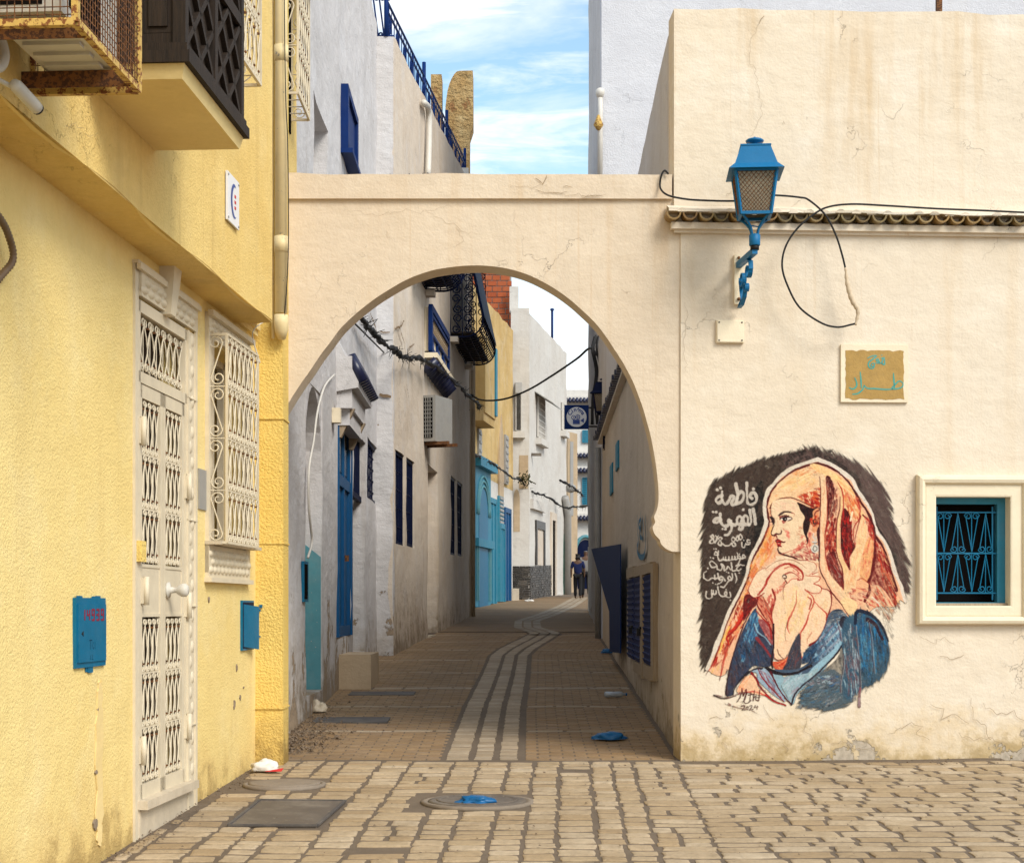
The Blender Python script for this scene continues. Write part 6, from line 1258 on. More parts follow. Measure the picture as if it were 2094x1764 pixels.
# ---- wall lantern
LX, LYY = 1.985, 13.08; la = thing('wall_lantern', (1.92, 13.6, 4.02), 'blue wall lantern with wire-mesh glass on a scrolled bracket', 'lantern'); rot = R(-4)
def lp(x, y, z): c, s_ = math.cos(rot), math.sin(rot); return Vector((LX+x*c-y*s_, LYY+x*s_+y*c, z))
def frust(mb, h0, z0, h1, z1): mb.hexa([lp(-h0, -h0, z0), lp(h0, -h0, z0), lp(h0, h0, z0), lp(-h0, h0, z0), lp(-h1, -h1, z1), lp(h1, -h1, z1), lp(h1, h1, z1), lp(-h1, h1, z1)])
ze = 4.995; b = MB(); frust(b, .172, ze+.035, .118, ze+.195); frust(b, .124, ze+.192, .124, ze+.205); frust(b, .222, ze-.012, .174, ze+.036); part('roof', b, M['lampblue'], la)
b = MB(); b.lathe((LX, LYY, ze+.20), [(.07, 0), (.045, .012), (.022, .025), (.022, .04), (.07, .05), (.076, .062), (.06, .074), (.02, .082), (.008, .094)], 18); part('finial', b, M['lampblue'], la)
zt_, zb_ = ze-.004, 4.635; ht, hb = .166, .120
b = MB()
for sx, sy in ((-1, -1), (1, -1), (1, 1), (-1, 1)): b.bar(lp(sx*ht, sy*ht, zt_), lp(sx*hb, sy*hb, zb_), .022, .022)
for z, h_ in ((zt_-.01, ht), (zb_+.008, hb)):
    for (p, q) in (((-1, -1), (1, -1)), ((1, -1), (1, 1)), ((1, 1), (-1, 1)), ((-1, 1), (-1, -1))): b.bar(lp(p[0]*h_, p[1]*h_, z), lp(q[0]*h_, q[1]*h_, z), .024, .024)
part('frame', b, M['lampblue'], la)
for (p, q) in (((-1, -1), (1, -1)), ((1, -1), (1, 1)), ((1, 1), (-1, 1)), ((-1, 1), (-1, -1))):
    b = MB(); e = .95; b.prism([lp(p[0]*ht*e, p[1]*ht*e, zt_), lp(q[0]*ht*e, q[1]*ht*e, zt_), lp(q[0]*hb*e, q[1]*hb*e, zb_), lp(p[0]*hb*e, p[1]*hb*e, zb_)], [lp(p[0]*ht*.93, p[1]*ht*.93, zt_), lp(q[0]*ht*.93, q[1]*ht*.93, zt_), lp(q[0]*hb*.93, q[1]*hb*.93, zb_), lp(p[0]*hb*.93, p[1]*hb*.93, zb_)]); part('pane', b, M['frost'], la)
    b = MB(); P4 = lambda s_, f_: lp(*(Vector(((p[0]+(q[0]-p[0])*s_), (p[1]+(q[1]-p[1])*s_)))*(hb+(ht-hb)*f_)*1.03), zb_+(zt_-zb_)*f_)
    for k in range(-9, 10):
        for dr in (1, -1):
            pts = []
            for i in range(0, 21):
                f_ = i/20; s_ = .5+(k/9)*1.0+dr*(f_-.5)*1.05
                if 0 <= s_ <= 1: pts.append(P4(s_, f_))
            if len(pts) > 1: b.tube([pts[0], pts[-1]], .0026, 3, False)
    part('wire_mesh', b, M['rust'], la, kind='stuff')
b = MB(); b.lathe((LX, LYY, zb_+.02), [(.02, 0), (.03, .04), (.035, .10), (.035, .2), (.02, .24)], 10); part('bulb', b, M['acwhite'], la)
b = MB()
for sx, sy in ((-1, -1), (1, -1), (1, 1), (-1, 1)): b.tube(spline([lp(sx*hb*.9, sy*hb*.9, zb_), lp(sx*.075, sy*.075, zb_-.03), lp(sx*.035, sy*.035, zb_-.09), lp(sx*.022, sy*.022, zb_-.15)]), .011, 6)
b.tube([lp(-.05, -.03, zb_-.075), lp(.05, .02, zb_-.08)], .006, 5); part('stem', b, M['lampblue'], la)
zcl = zb_-.15; b = MB(); b.lathe((LX, LYY, zcl-.085), [(.043, 0), (.046, .004), (.046, .088), (.040, .092)], 16); part('collar', b, M['lampblue'], la)
b = MB(); b.lathe((LX, LYY, zcl-.12), [(.036, 0), (.036, .04)], 14); part('collar_sleeve', b, M['black'], la)
wx, wy = 1.925, 13.60; b = MB(); b.bar((LX, LYY-.02, zcl-.13), (wx, wy, zcl-.135), .045, .05); part('arm', b, M['lampblue'], la)
b = MB(); b.box((wx-.035, 13.585, 4.02), (wx+.035, 13.63, 4.44)); part('wall_plate', b, M['trim'], la)
def arm_pt(y, z): f_ = (13.6-y)/(13.6-LYY); return Vector((wx+(LX-wx)*f_, y, z))
b = MB(); za = zcl-.16
for pts in (curl((13.27, za-.085), .085, math.pi/2, 1.2, 1, 22, .3), curl((13.45, za-.12), .075, 0, 1.25, -1, 22, .3), curl((13.34, za-.22), .045, 0, 1.2, 1, 18, .3), [(13.52, za-.10), (13.50, za-.2), (13.46, za-.29), (13.55, za-.33)], [(13.37, za-.22), (13.40, za-.28), (13.48, za-.33), (13.57, za-.34)], [(13.20, za-.02), (13.19, za-.09)]):
    for i in range(len(pts)-1):
        A, B = arm_pt(*pts[i]), arm_pt(*pts[i+1]); b.bar(A, B, .036, .008, (B-A).cross(Vector((1, 0, 0))))
part('scrollwork', b, M['lampblue'], la, kind='stuff')
b = MB(); b.tube([(wx, 13.583, 4.06), (wx, 13.565, 4.06)], .014, 8); part('bolt', b, M['rust'], la); b = MB(); b.tube([(wx, 13.583, 4.41), (wx, 13.565, 4.41)], .012, 8); part('bolt', b, M['rust'], la)

# ================================================================ tall cool-white building behind
WB = Plane((1.77, 31.6), (16, 31.9)); WS = Plane((1.77, 31.6), (2.15, 45), True)
wb = thing('white_building', (6, 33, gz(32)), 'tall cool-white plastered building rising behind the cream house', 'building')
part('front_wall', wall(WB, 0, WB.len, .3, 19, .4, step=1.0, amp=.02, edge=.05), M['bluewhite'], wb)
part('side_wall', wall(WS, .41, WS.len, .6, 19, .4, step=.8, amp=.05, edge=.05), M['whitewash'], wb)
b = MB(); v0 = lambda v: EYE-(v-HZ)*31.5/F
b.tube([(1.735, 31.5, v0(360)), (1.74, 31.5, v0(240)), (1.735, 31.5, v0(185))], .05, 8); b.lathe((1.735, 31.5, v0(190)), [(.05, -.1), (.09, -.02), (.09, .05), (.04, .09)], 10); part('vent_pipe', b, M['pvcwhite'], None, label='white vent pipe clinging to the edge of the tall white building', cat='pipe')
b = MB(); b.lathe((1.70, 31.45, v0(268)), [(.03, 0), (.10, .1), (.06, .2), (.02, .3)], 6); part('dry_weed', b, M['rustyellow'], None, label='tuft of yellowed weed on the white building edge', cat='plant')
b = MB(); yy_ = 17.0; b.box(((1916-CX)*yy_/F, yy_, 6.0), ((1927-CX)*yy_/F, yy_+.06, 9)); part('roof_post', b, M['rust'], None, label='brown post rising behind the cream parapet at top right', cat='post')
# ================================================================ LEFT SIDE OF THE ALLEY
LA = Plane((-2.15, 14.6), (-2.26, 26.7)); LB = Plane((-1.98, 26.7), (-1.12, 42.0)); JG = Plane((-2.45, 26.7), (-1.98, 26.7))
def gl(pl): return lambda u: gz(pl.pt(u, 0).y)-.08
wa = thing('whitewashed_house', (-2.3, 20, gz(20)), 'tall grey-whitewashed house with arched niche and blue door left in the alley', 'house')
ni = LA.rect(625, 792, 658, 1432); ni = (ni[0], .50, ni[2], 3.86); rc = LA.rect(640, 230, 671, 520); rc = (rc[0], 4.9, rc[2], 7.1)
dr = LA.rect(690, 842, 716, 1300); d2 = LA.rect(722, 892, 746, 1335); wA = LA.rect(752, 905, 771, 1025)
part('wall', wall(LA, -.7, LA.len, gl(LA), 11.18, .45, [ni+(.3,), rc+(.3,), dr+(.2,), d2+(.2,), wA+(.2,)], step=.45, amp=.03, edge=.03), M['whitewash'], wa)
mb = MB(); mb.pbox(LA, ni[0], ni[2], ni[1], ni[3], -.42, -.30); part('niche_back', mb, M['whitewash'], wa)
ar = arch_outline(ni[0], ni[2], ni[3]-.85, ni[3]-.85, 12, .85)[1:-1]; h_ = len(ar)//2
for side in (0, 1):
    pts = ar[:h_+1] if side == 0 else ar[h_:]; cor = (ni[0], ni[3]+.004) if side == 0 else (ni[2], ni[3]+.004)
    mb = MB(); mb.pprism(LA, pts+([(pts[-1][0], ni[3]+.004), cor] if side == 0 else [cor, (pts[0][0], ni[3]+.004)]), -.30, -.006); part('niche_head', mb, M['whitewash'], wa)
mb = MB(); mb.hexa([LA.pt(ni[2]-.012, ni[1], -.01), LA.pt(ni[2]+.002, ni[1], -.01), LA.pt(ni[2]+.002, ni[1], -.3), LA.pt(ni[2]-.012, ni[1], -.3), LA.pt(ni[2]-.012, 2.02, -.01), LA.pt(ni[2]+.002, 2.02, -.01), LA.pt(ni[2]+.002, 2.25, -.3), LA.pt(ni[2]-.012, 2.25, -.3)])
mb.pbox(LA, ni[0]+.01, ni[2]-.014, ni[1]+.01, 2.2, -.30, -.292); part('painted_dado', mb, M['aqua'], wa, kind='stuff')
mb = MB(); mb.pbox(LA, rc[0], rc[2], rc[1], rc[3], -.44, -.36); part('recess_back', mb, M['whitewash'], wa)
mb = MB(); mb.pbox(LA, dr[0], dr[2], dr[1], dr[3], -.08, -.03); bdoor = part('door', mb, M['doorblue'], wa, label='tall blue panelled door leaf')
mb = MB(); um = (dr[0]+dr[2])/2
for (a, b_) in ((dr[0], dr[0]+.12), (um-.05, um+.05), (dr[2]-.12, dr[2])): mb.pbox(LA, a, b_, dr[1], dr[3], -.03, .005)
for t_ in (dr[1], 3.0, dr[3]-.14): mb.pbox(LA, dr[0], dr[2], t_, t_+.14, -.03, .008)
mb.pbox(LA, dr[0]-.05, dr[0], dr[1], dr[3], -.1, .03); mb.pbox(LA, dr[2], dr[2]+.06, dr[1], dr[3]+.05, -.1, .03); part('door_frame', mb, M['doorblue'], bdoor)
mb = MB(); mb.pbox(LA, dr[0]+.15, dr[2]-.15, 3.2, dr[3]-.18, -.03, -.022); part('fanlight', mb, M['glass'], bdoor)
mb = MB(); mb.pbox(LA, um+.10, um+.17, 2.05, 2.13, -.03, .05); part('door_knob', mb, M['rust'], bdoor)
mb = MB(); mb.pbox(LA, d2[0], d2[2], d2[1], d2[3], -.25, -.2); ddoor = part('dark_doorway', mb, M['dark'], wa)
mb = MB(); mb.pbox(LA, d2[0]-.02, d2[0]+.62, d2[1], d2[3]-.9, -.14, -.08); part('metal_leaf', mb, M['galv'], ddoor)
mb = MB()
for i in range(3):
    for k in range(22): u, t_ = d2[0]+.12+.14*i, 1.3+.085*k; mb.tube([LA.pt(u, t_, -.082), LA.pt(u, t_, -.077)], .028, 6)
part('leaf_perforations', mb, M['dark'], ddoor, kind='stuff')
mb = MB()
for k in range(9): u = d2[0]+(d2[2]-d2[0])*(k+.5)/9; mb.pbox(LA, u-.02, u+.02, d2[3]-.85, d2[3], -.10, -.07)
mb.pbox(LA, d2[0], d2[2], d2[3]-.9, d2[3]-.82, -.12, -.05); part('transom_bars', mb, M['navy'], ddoor, kind='stuff')
def dark_window(pl, r_, parent, mat='navy', bars=5, name='window'):
    mb = MB(); mb.pbox(pl, r_[0], r_[2], r_[1], r_[3], -.22, -.15); o = part(name, mb, M['dark'], parent)
    mb = MB()
    for (a, b_, t0_, t1_) in ((r_[0], r_[0]+.06, r_[1], r_[3]), (r_[2]-.06, r_[2], r_[1], r_[3]), (r_[0], r_[2], r_[1], r_[1]+.06), (r_[0], r_[2], r_[3]-.06, r_[3])): mb.pbox(pl, a, b_, t0_, t1_, -.10, -.03)
    for k in range(1, bars): u = r_[0]+(r_[2]-r_[0])*k/bars; mb.pbox(pl, u-.014, u+.014, r_[1], r_[3], -.07, -.045)
    for k in range(1, 5): t_ = r_[1]+(r_[3]-r_[1])*k/5; mb.pbox(pl, r_[0], r_[2], t_-.012, t_+.012, -.078, -.052)
    part('window_bars', mb, M[mat], o); return o
dark_window(LA, wA, wa)
mb = MB(); us, ue = LA.px(697, 250)[0], LA.px(718, 250)[0]; mb.pbox(LA, us, ue, 7.38, 8.12, .02, .06); shA = part('shutter', mb, M['royal'], wa)
mb = MB()
for (a, b_, t0_, t1_) in ((us-.04, us+.10, 7.33, 8.17), (ue-.10, ue+.04, 7.33, 8.17), (us, ue, 7.33, 7.43), (us, ue, 8.07, 8.17)): mb.pbox(LA, a, b_, t0_, t1_, .0, .10)
mb.pbox(LA, us-.06, ue+.06, 7.28, 7.34, 0, .16); part('shutter_frame', mb, M['royal'], shA)
# hood over the door
hu0, hu1 = LA.px(687, 800)[0], LA.px(717, 800)[0]; mb = MB()
mb.pprism(LA, [(hu0, 3.93), (hu1, 3.93), (hu1, 4.58), (hu0, 4.58)], 0, .20); mb.pbox(LA, hu0+.12, hu1-.1, 3.73, 3.93, 0, .16)
mb.hexa([LA.pt(hu0-.05, 4.18, .28), LA.pt(hu1+.05, 4.18, .28), LA.pt(hu1+.05, 4.13, 0), LA.pt(hu0-.05, 4.13, 0), LA.pt(hu0-.05, 4.26, .28), LA.pt(hu1+.05, 4.26, .28), LA.pt(hu1+.05, 4.83, 0), LA.pt(hu0-.05, 4.83, 0)])
hood = part('door_hood', mb, M['whitewash'], wa)
for k in range(10):
    u = hu0+(hu1-hu0)*(k+.5)/10; mb = MB(); mb.tube([LA.pt(u, 4.27, .33), LA.pt(u, 4.60, .17)], .07, 8); part('hood_tile', mb, M['tilenavy'], hood)
for u in (hu0+.2, hu1-.2): mb = MB(); mb.hexa([LA.pt(u-.06, 3.58, .05), LA.pt(u+.06, 3.58, .05), LA.pt(u+.06, 3.58, 0), LA.pt(u-.06, 3.58, 0), LA.pt(u-.06, 3.94, .22), LA.pt(u+.06, 3.94, .22), LA.pt(u+.06, 3.94, 0), LA.pt(u-.06, 3.94, 0)]); part('hood_bracket', mb, M['timber'], hood)
mb = MB(); mb.box((-2.30, 20.4, .2), (-1.80, 21.6, .84)); part('door_step', mb, M['tanwash'], None, label='square plastered step block against the left alley wall', cat='step')
mb = MB(); q_ = LA.rect(616, 1150, 625, 1235); mb.pbox(LA, q_[0], q_[2], 1.50, 1.92, 0, .03); mm = part('meter_box', mb, M['blue'], None, label='thin blue meter box on the whitewashed wall beside the niche', cat='meter box'); 
mb = MB(); mb.pbox(LA, q_[0]+.03, q_[2]-.1, 1.53, 1.89, .03, .034); part('opening', mb, M['dark'], mm)
mb = MB(); mb.tube(spline([LA.pt(*LA.px(676, 765), .05), LA.pt(*LA.px(655, 790), .05), LA.pt(*LA.px(640, 840), .05), LA.pt(*LA.px(632, 900), .05), LA.pt(*LA.px(622, 960), .05), LA.pt(*LA.px(622, 1040), .05), LA.pt(*LA.px(628, 1105), .05), LA.pt(*LA.px(622, 1140), .04)]), .013, 6); part('conduit', mb, M['pvcwhite'], None, label='white conduit curving round the arched niche', cat='conduit')
mb = MB(); u, t_ = LA.px(680, 855); mb.pbox(LA, u-.08, u+.08, t_-.06, t_+.12, 0, .10); part('wall_lamp', mb, M['trim'], None, label='boxy cream wall lamp left of the blue alley door', cat='lamp')
# second house, stepping forward
hb_ = thing('cream_alley_house', (-1.7, 33, gz(33)), 'tall warm-white alley house with roof railing, lattice window and blue balconies', 'house')
topB = lambda u: 10.96+1.62*u/LB.len
H = [LB.rect(*q) for q in ((809, 925, 827, 1114), (832, 940, 847, 1118), (874, 957, 896, 1298), (922, 976, 932, 1135), (936, 986, 946, 1137))]
part('wall', wall(LB, 0, LB.len, gl(LB), 10.9, .45, [h+(.2,) for h in H], step=.5, amp=.03, edge=.05, top=topB), M['warmwash'], hb_)
part('corner_face', wall(JG, 0, JG.len, gl(JG), 10.96, .45, step=.4, amp=.01), M['whitewash'], hb_)
EB = Plane((-1.12, 42.0), (-4.5, 42.6), True); part('end_wall', wall(EB, 0, EB.len, .8, 12.5, .4, step=1, amp=.02), M['tanwash'], hb_)
for k in (0, 1, 3, 4): dark_window(LB, H[k], hb_)
mb = MB(); mb.pbox(LB, H[2][0], H[2][2], H[2][1], H[2][3], -.44, -.36); part('doorway_back', mb, M['whitewash'], hb_)
mb = MB(); mb.pbox(LB, H[2][0]-.05, H[2][2]+.05, H[2][1]-.1, H[2][1], -.3, .06); part('doorway_sill', mb, M['marble'], hb_)
# lattice window with tiled ledge
lw = LB.rect(868, 640, 905, 770); lw = (lw[0], lw[1]+.25, lw[2], lw[3]-.2); mb = MB(); mb.pbox(LB, lw[0], lw[2], lw[1], lw[3], 0, .10); lwo = part('lattice_window', mb, M['trim'], hb_, label='blue framed lattice window with cream panels')
mb = MB(); hgt_ = lw[3]-lw[1]
for (a, b_, t0_, t1_) in ((lw[0]-.06, lw[0]+.12, lw[1], lw[3]), (lw[2]-.10, lw[2]+.05, lw[1], lw[3]), (lw[0], lw[2], lw[3]-.08, lw[3]+.05), (lw[0], lw[2], lw[1]-.03, lw[1]+.07), (lw[0], lw[2], lw[1]+hgt_*.36, lw[1]+hgt_*.42), (lw[0], lw[2], lw[1]+hgt_*.78, lw[1]+hgt_*.84)): mb.pbox(LB, a, b_, t0_, t1_, .08, .16)
for k in (1, 2): u = lw[0]+(lw[2]-lw[0])*k/3; mb.pbox(LB, u-.04, u+.04, lw[1], lw[1]+hgt_*.38, .08, .15)
part('blue_frame', mb, M['royal'], lwo)
mb = MB()
for k in range(3):
    c = lw[0]+(lw[2]-lw[0])*(k+.5)/3; tc_ = lw[1]+hgt_*.2; mb.pprism(LB, [(c+.15*math.cos(a), tc_+.14*math.sin(a)) for a in [2*math.pi*i/10 for i in range(10)]], .10, .112)
part('ornament', mb, M['signblue'], lwo, kind='stuff')
mb = MB()
for i in range(16):
    for j in range(2): u = lw[0]+.15+(lw[2]-lw[0]-.3)*i/15; t0_ = lw[1]+hgt_*(.45+.17*j); mb.bar(LB.pt(u, t0_, .112), LB.pt(u+.10, t0_+hgt_*.15, .112), .025, .02, LB.n); mb.bar(LB.pt(u+.10, t0_, .118), LB.pt(u, t0_+hgt_*.15, .118), .025, .02, LB.n)
part('lattice', mb, M['timber'], lwo, kind='stuff')
mb = MB(); mb.pbox(LB, lw[0]-.05, lw[2]+.1, lw[1]-.14, lw[1]-.04, 0, .26); part('ledge', mb, M['trim'], lwo)
for k in range(9): u = lw[0]+(lw[2]-lw[0]+.1)*k/8; mb = MB(); mb.tube([LB.pt(u, lw[1]-.18, .24), LB.pt(u, lw[1]-.42, .0)], .10, 6); part('ledge_tile', mb, M['tilenavy'], lwo)
# railed balconies
def balcony(u0, u1, z0, z1, label_front, lean=.4, cov=(.45, 1.0)):
    prof = [(0, z0), (.35, z0-.02), (.58, z0+.05), (.72, z0+.22), (.74, z0+.45)]+[(.74-lean*k/6, z0+.45+(z1-z0-.45)*k/6) for k in range(1, 7)]
    pr = spline([Vector(p) for p in prof], 3)
    fr = MB()
    for u in [u0+(u1-u0)*k/14 for k in range(15)]: fr.tube([LB.pt(u, p.y, p.x) for p in pr], .022 if u in (u0, u1) else .012, 5, False)
    for p in pr[::2]: fr.tube([LB.pt(u0, p.y, p.x), LB.pt(u1, p.y, p.x)], .016, 4, False)
    for uu in (u0, u1):
        fr.tube([LB.pt(uu, z0, 0), LB.pt(uu, z1, 0)], .02, 5, False)
        ncol = 2
        for c in range(ncol):
            n_ = 5
            for k in range(n_):
                ta, tb = z0+.06+(z1-z0-.06)*k/n_, z0+.06+(z1-z0-.06)*(k+1)/n_; a, b_ = .02+.26*c, .02+.26*(c+1)
                fr.tube([LB.pt(uu, q[1], q[0]) for q in s_scroll(a, b_, ta, tb, (k+c) % 2 == 1)], .014, 4, False)
            fr.tube([LB.pt(uu, z0, .02+.26*(c+1)), LB.pt(uu, z1, .02+.26*(c+1)*.9)], .014, 4, False)
    o = part('balcony', fr, M['navy'], hb_, label=label_front)
    sh = MB(); vs = []; rows_ = [p for p in pr if z0+.4 <= p.y]; n_ = len(rows_)
    for p in rows_: vs += [LB.pt(u0, p.y, p.x+.03), LB.pt(u1, p.y, p.x+.03)]
    for p in rows_: vs += [LB.pt(u0, p.y, p.x+.042), LB.pt(u1, p.y, p.x+.042)]
    fs = []
    for k in range(n_-1): fs += [(2*k, 2*k+1, 2*k+3, 2*k+2), (2*n_+2*k, 2*n_+2*k+2, 2*n_+2*k+3, 2*n_+2*k+1), (2*k, 2*k+2, 2*n_+2*k+2, 2*n_+2*k), (2*k+1, 2*n_+2*k+1, 2*n_+2*k+3, 2*k+3)]
    sh.add(vs, fs); part('blue_screen', sh, M['sheetblue'], o)
    fl = MB(); fl.pbox(LB, u0, u1, z0+.06, z0+.10, 0, .55); part('balcony_floor', fl, M['wood'], o)
    br_ = MB(); br_.pbox(LB, u0-.1, u0+.25, z0-.14, z0-.02, 0, .18); part('balcony_corbel', br_, M['warmwash'], o); br_ = MB(); br_.pbox(LB, u1-.2, u1+.05, z0-.14, z0-.02, 0, .18); part('balcony_corbel', br_, M['warmwash'], o)
b1a, b1b = LB.px(836, 620)[0], LB.px(872, 620)[0]; b2a, b2b = LB.px(921, 720)[0], LB.px(953, 720)[0]
balcony(b1a, b1b, 7.72, 9.25, 'bow-fronted dark blue balcony cage'); balcony(b2a, b2b, 7.66, 10.0, 'bow-fronted balcony cage with blue screen and scrolled side')
# roof railing
rl = MB(); hR = .62
rp = lambda u, h: LB.pt(u, topB(u)+h, -.12)
for h in (.10, hR*.75, hR): rl.tube([rp(LB.len*k/8, h) for k in range(9)], .022, 5, False)
for k in range(46): u = LB.len*k/45; rl.tube([rp(u, .0), rp(u, hR)], .03 if k % 11 == 0 else .011, 4, False)
for k in range(15): u = LB.len*(k+.2)/15; rl.tube([rp(q[0], q[1]) for q in s_scroll(u, u+.45, .12, hR*.74, k % 2 == 1, 10)], .012, 4, False)
for u in (0, LB.len*.37, LB.len*.68, LB.len): rl.tube([rp(u, 0), rp(u, hR+.28)], .04, 6)
for q in range(4): rl.tube([JG.pt(p[0], p[1]+11.0, -.15) for p in s_scroll(.1*q, .1*q+.12, 0, .7)], .014, 4, False)
rl.tube([JG.pt(-.3, 11.7, -.15), JG.pt(.47, 11.7, -.15)], .02, 5); rl.tube([JG.pt(-.3, 11.02, -.15), JG.pt(.47, 11.02, -.15)], .02, 5)
part('roof_railing', rl, M['royal'], hb_)
mb = MB(); mb.box((-1.9, 41.2, 11.5), (-1.12, 42.05, 12.75)); part('roof_block', mb, M['farwhite'], hb_)
mb = MB(); mb.tube(spline([LB.pt(*LB.px(858, 210), .08), LB.pt(*LB.px(868, 225), .08), LB.pt(*LB.px(869, 280), .08), LB.pt(*LB.px(867, 360), .08)]), .06, 8); part('hose', mb, M['pvcwhite'], None, label='pale ribbed hose hanging down the upper cream alley wall', cat='hose')
# air conditioner on the alley wall
ay = 31.2; A = lambda x, y: P(x, y, ay); ac2 = thing('air_conditioner', A(872, 902), 'grey air conditioner on brackets high on the left alley wall', 'air conditioner')
lo_, hi_ = A(851, 902), A(890, 808); mb = MB(); mb.box((lo_.x, ay, lo_.z), (hi_.x+.02, ay+.8, hi_.z)); part('casing', mb, M['galv'], ac2)
mb = MB(); mb.box((lo_.x+.05, ay-.012, lo_.z+.07), (hi_.x-.04, ay, hi_.z-.05)); part('fan_grille', mb, M['dark'], ac2)
mb = MB()
for k in range(1, 6): x_ = lo_.x+.05+(hi_.x-lo_.x-.09)*k/6; mb.box((x_-.006, ay-.02, lo_.z+.07), (x_+.006, ay-.012, hi_.z-.05))
for k in range(1, 10): z_ = lo_.z+.07+(hi_.z-lo_.z-.12)*k/10; mb.box((lo_.x+.05, ay-.026, z_-.006), (hi_.x-.04, ay-.0205, z_+.006))
part('guard', mb, M['galv'], ac2, kind='stuff')
mb = MB(); mb.box((lo_.x-.15, ay+.1, lo_.z-.06), (hi_.x+.25, ay+.16, lo_.z)); part('bracket', mb, M['rust'], ac2); mb = MB(); mb.box((lo_.x-.15, ay+.6, lo_.z-.06), (hi_.x+.2, ay+.66, lo_.z)); part('bracket', mb, M['rust'], ac2)
mb = MB(); mb.tube(spline([(lo_.x, ay+.3, hi_.z-.1), (lo_.x-.12, ay+.3, hi_.z-.05), (lo_.x-.13, ay+.3, lo_.z+.4), (lo_.x-.02, ay+.3, lo_.z+.2)]), .05, 7); ac2.rotation_euler = (0, 0, R(-22)); part('insulated_pipe', mb, M['black'], ac2); mb = MB(); mb.lathe((lo_.x-.12, ay+.2, lo_.z+.02), [(.08, 0), (.16, .12), (.1, .3), (.02, .4)], 8); part('hanging_rag', mb, M['black'], ac2)
mb = MB(); u = LB.px(962, 1100)[0]; mb.tube([LB.pt(u, gz(41.6), .07), LB.pt(u, 8.0, .07)], .06, 8); part('downpipe', mb, M['tanwash'], None, label='tan downpipe on the far corner of the cream alley house', cat='drainpipe')

# ---- bundled cables with ties along the left wall
def garland(name, pts, r, label, seed, ties=60, tl=.30):
    g_ = random.Random(seed); pts = spline(pts, 10); o = thing(name, pts[0], label, 'cable', 'cable bundles along the alley'); mb = MB()
    n_ = len(pts); mb.tube([p+Vector((g_.uniform(-.03, .03), 0, g_.uniform(-.04, .04)))*.8 for p in pts], r, 5, radii=[r*g_.uniform(.6, 1.6) for _ in pts]); part('bundle', mb, M['black'], o)
    mb = MB()
    for k in range(ties):
        p = pts[g_.randrange(n_)]; a = g_.uniform(0, 6.28); d = Vector((g_.uniform(-.5, 1), g_.uniform(-.4, .4), g_.uniform(-1.0, .4))).normalized()*tl*g_.uniform(.3, 1); mb.tube([p, p+d*.5, p+d], .011, 4, radii=[.010, .007, .004])
    part('tie_ends', mb, M['black'], o, kind='stuff')
G = lambda pl, x, y, d: pl.pt(*pl.px(x, y, 0), d)
garland('cable_bundle', [G(LA, 722, 652, .12), G(LA, 740, 685, .2), G(LA, 762, 716, .35), G(LB, 800, 730, .2), G(LB, 838, 735, .2), G(LB, 880, 760, .25), G(LB, 925, 798, .25), G(LB, 960, 826, .25), P(978, 836, 44)], .034, 'thick black cable bundle with ragged ties sagging along the left wall', 1, 130, .20)
garland('cable_bundle', [P(964, 925, 47), P(985, 938, 49), P(1010, 950, 51), P(1045, 975, 55), P(1065, 982, 57), P(1085, 1004, 58), P(1112, 1012, 58.5), P(1150, 1035, 60), P(1175, 1037, 58), P(1212, 1030, 50)], .032, 'lower black cable bundle sagging across the far white house', 2, 90, .20)
garland('cable_bundle', [P(1146, 982, 60), P(1162, 990, 61), P(1180, 1003, 63), P(1192, 1015, 64)], .035, 'short black cable bundle near the far drainpipe', 3, 30, .22)
mb = MB(); mb.tube(spline([P(726, 662, 22), P(800, 735, 28), P(860, 790, 33), P(930, 838, 40), P(960, 838, 42)]), .012, 4); part('slack_wire', mb, M['black'], None, label='thin slack wire below the thick cable bundle', cat='wire')
mb = MB(); mb.tube(spline([P(962, 806, 42.2), P(985, 818, 41), P(1030, 816, 39), P(1080, 797, 37), P(1130, 767, 35), P(1180, 733, 33), P(1206, 712, 31.8), P(1222, 727, 31.4)]), .024, 5); part('crossing_cable', mb, M['black'], None, label='black cable slung across the alley to the right wall', cat='cable')
mb = MB(); g_ = random.Random(8)
for k in range(7):
    x0 = 1218+g_.uniform(-5, 6); mb.tube(spline([P(x0+g_.uniform(-3, 4), 690+g_.uniform(-6, 6), 31.35), P(x0-6+g_.uniform(0, 4), 715, 31.3), P(x0+4, 760, 31.35), P(x0+g_.uniform(-4, 4), 810, 31.3), P(x0-3+g_.uniform(-6, 6), 868, 31.3)]), .02, 4)
part('tangled_wires', mb, M['black'], None, label='tangle of wires on the white building corner above the far lantern', cat='wires')
mb = MB(); g_ = random.Random(5)
for k in range(40):
    p = P(1073, 983, 57)+Vector((g_.gauss(0, .10), g_.gauss(0, .1), g_.gauss(.05, .10))); mb.tube([p, p+Vector((g_.gauss(0, .08), 0, g_.gauss(.02, .08)))], .025, 4)
part('bird_nest', mb, M['weed'], None, label='dark ragged clump of twigs caught on the lower cable', cat='nest', kind='stuff')

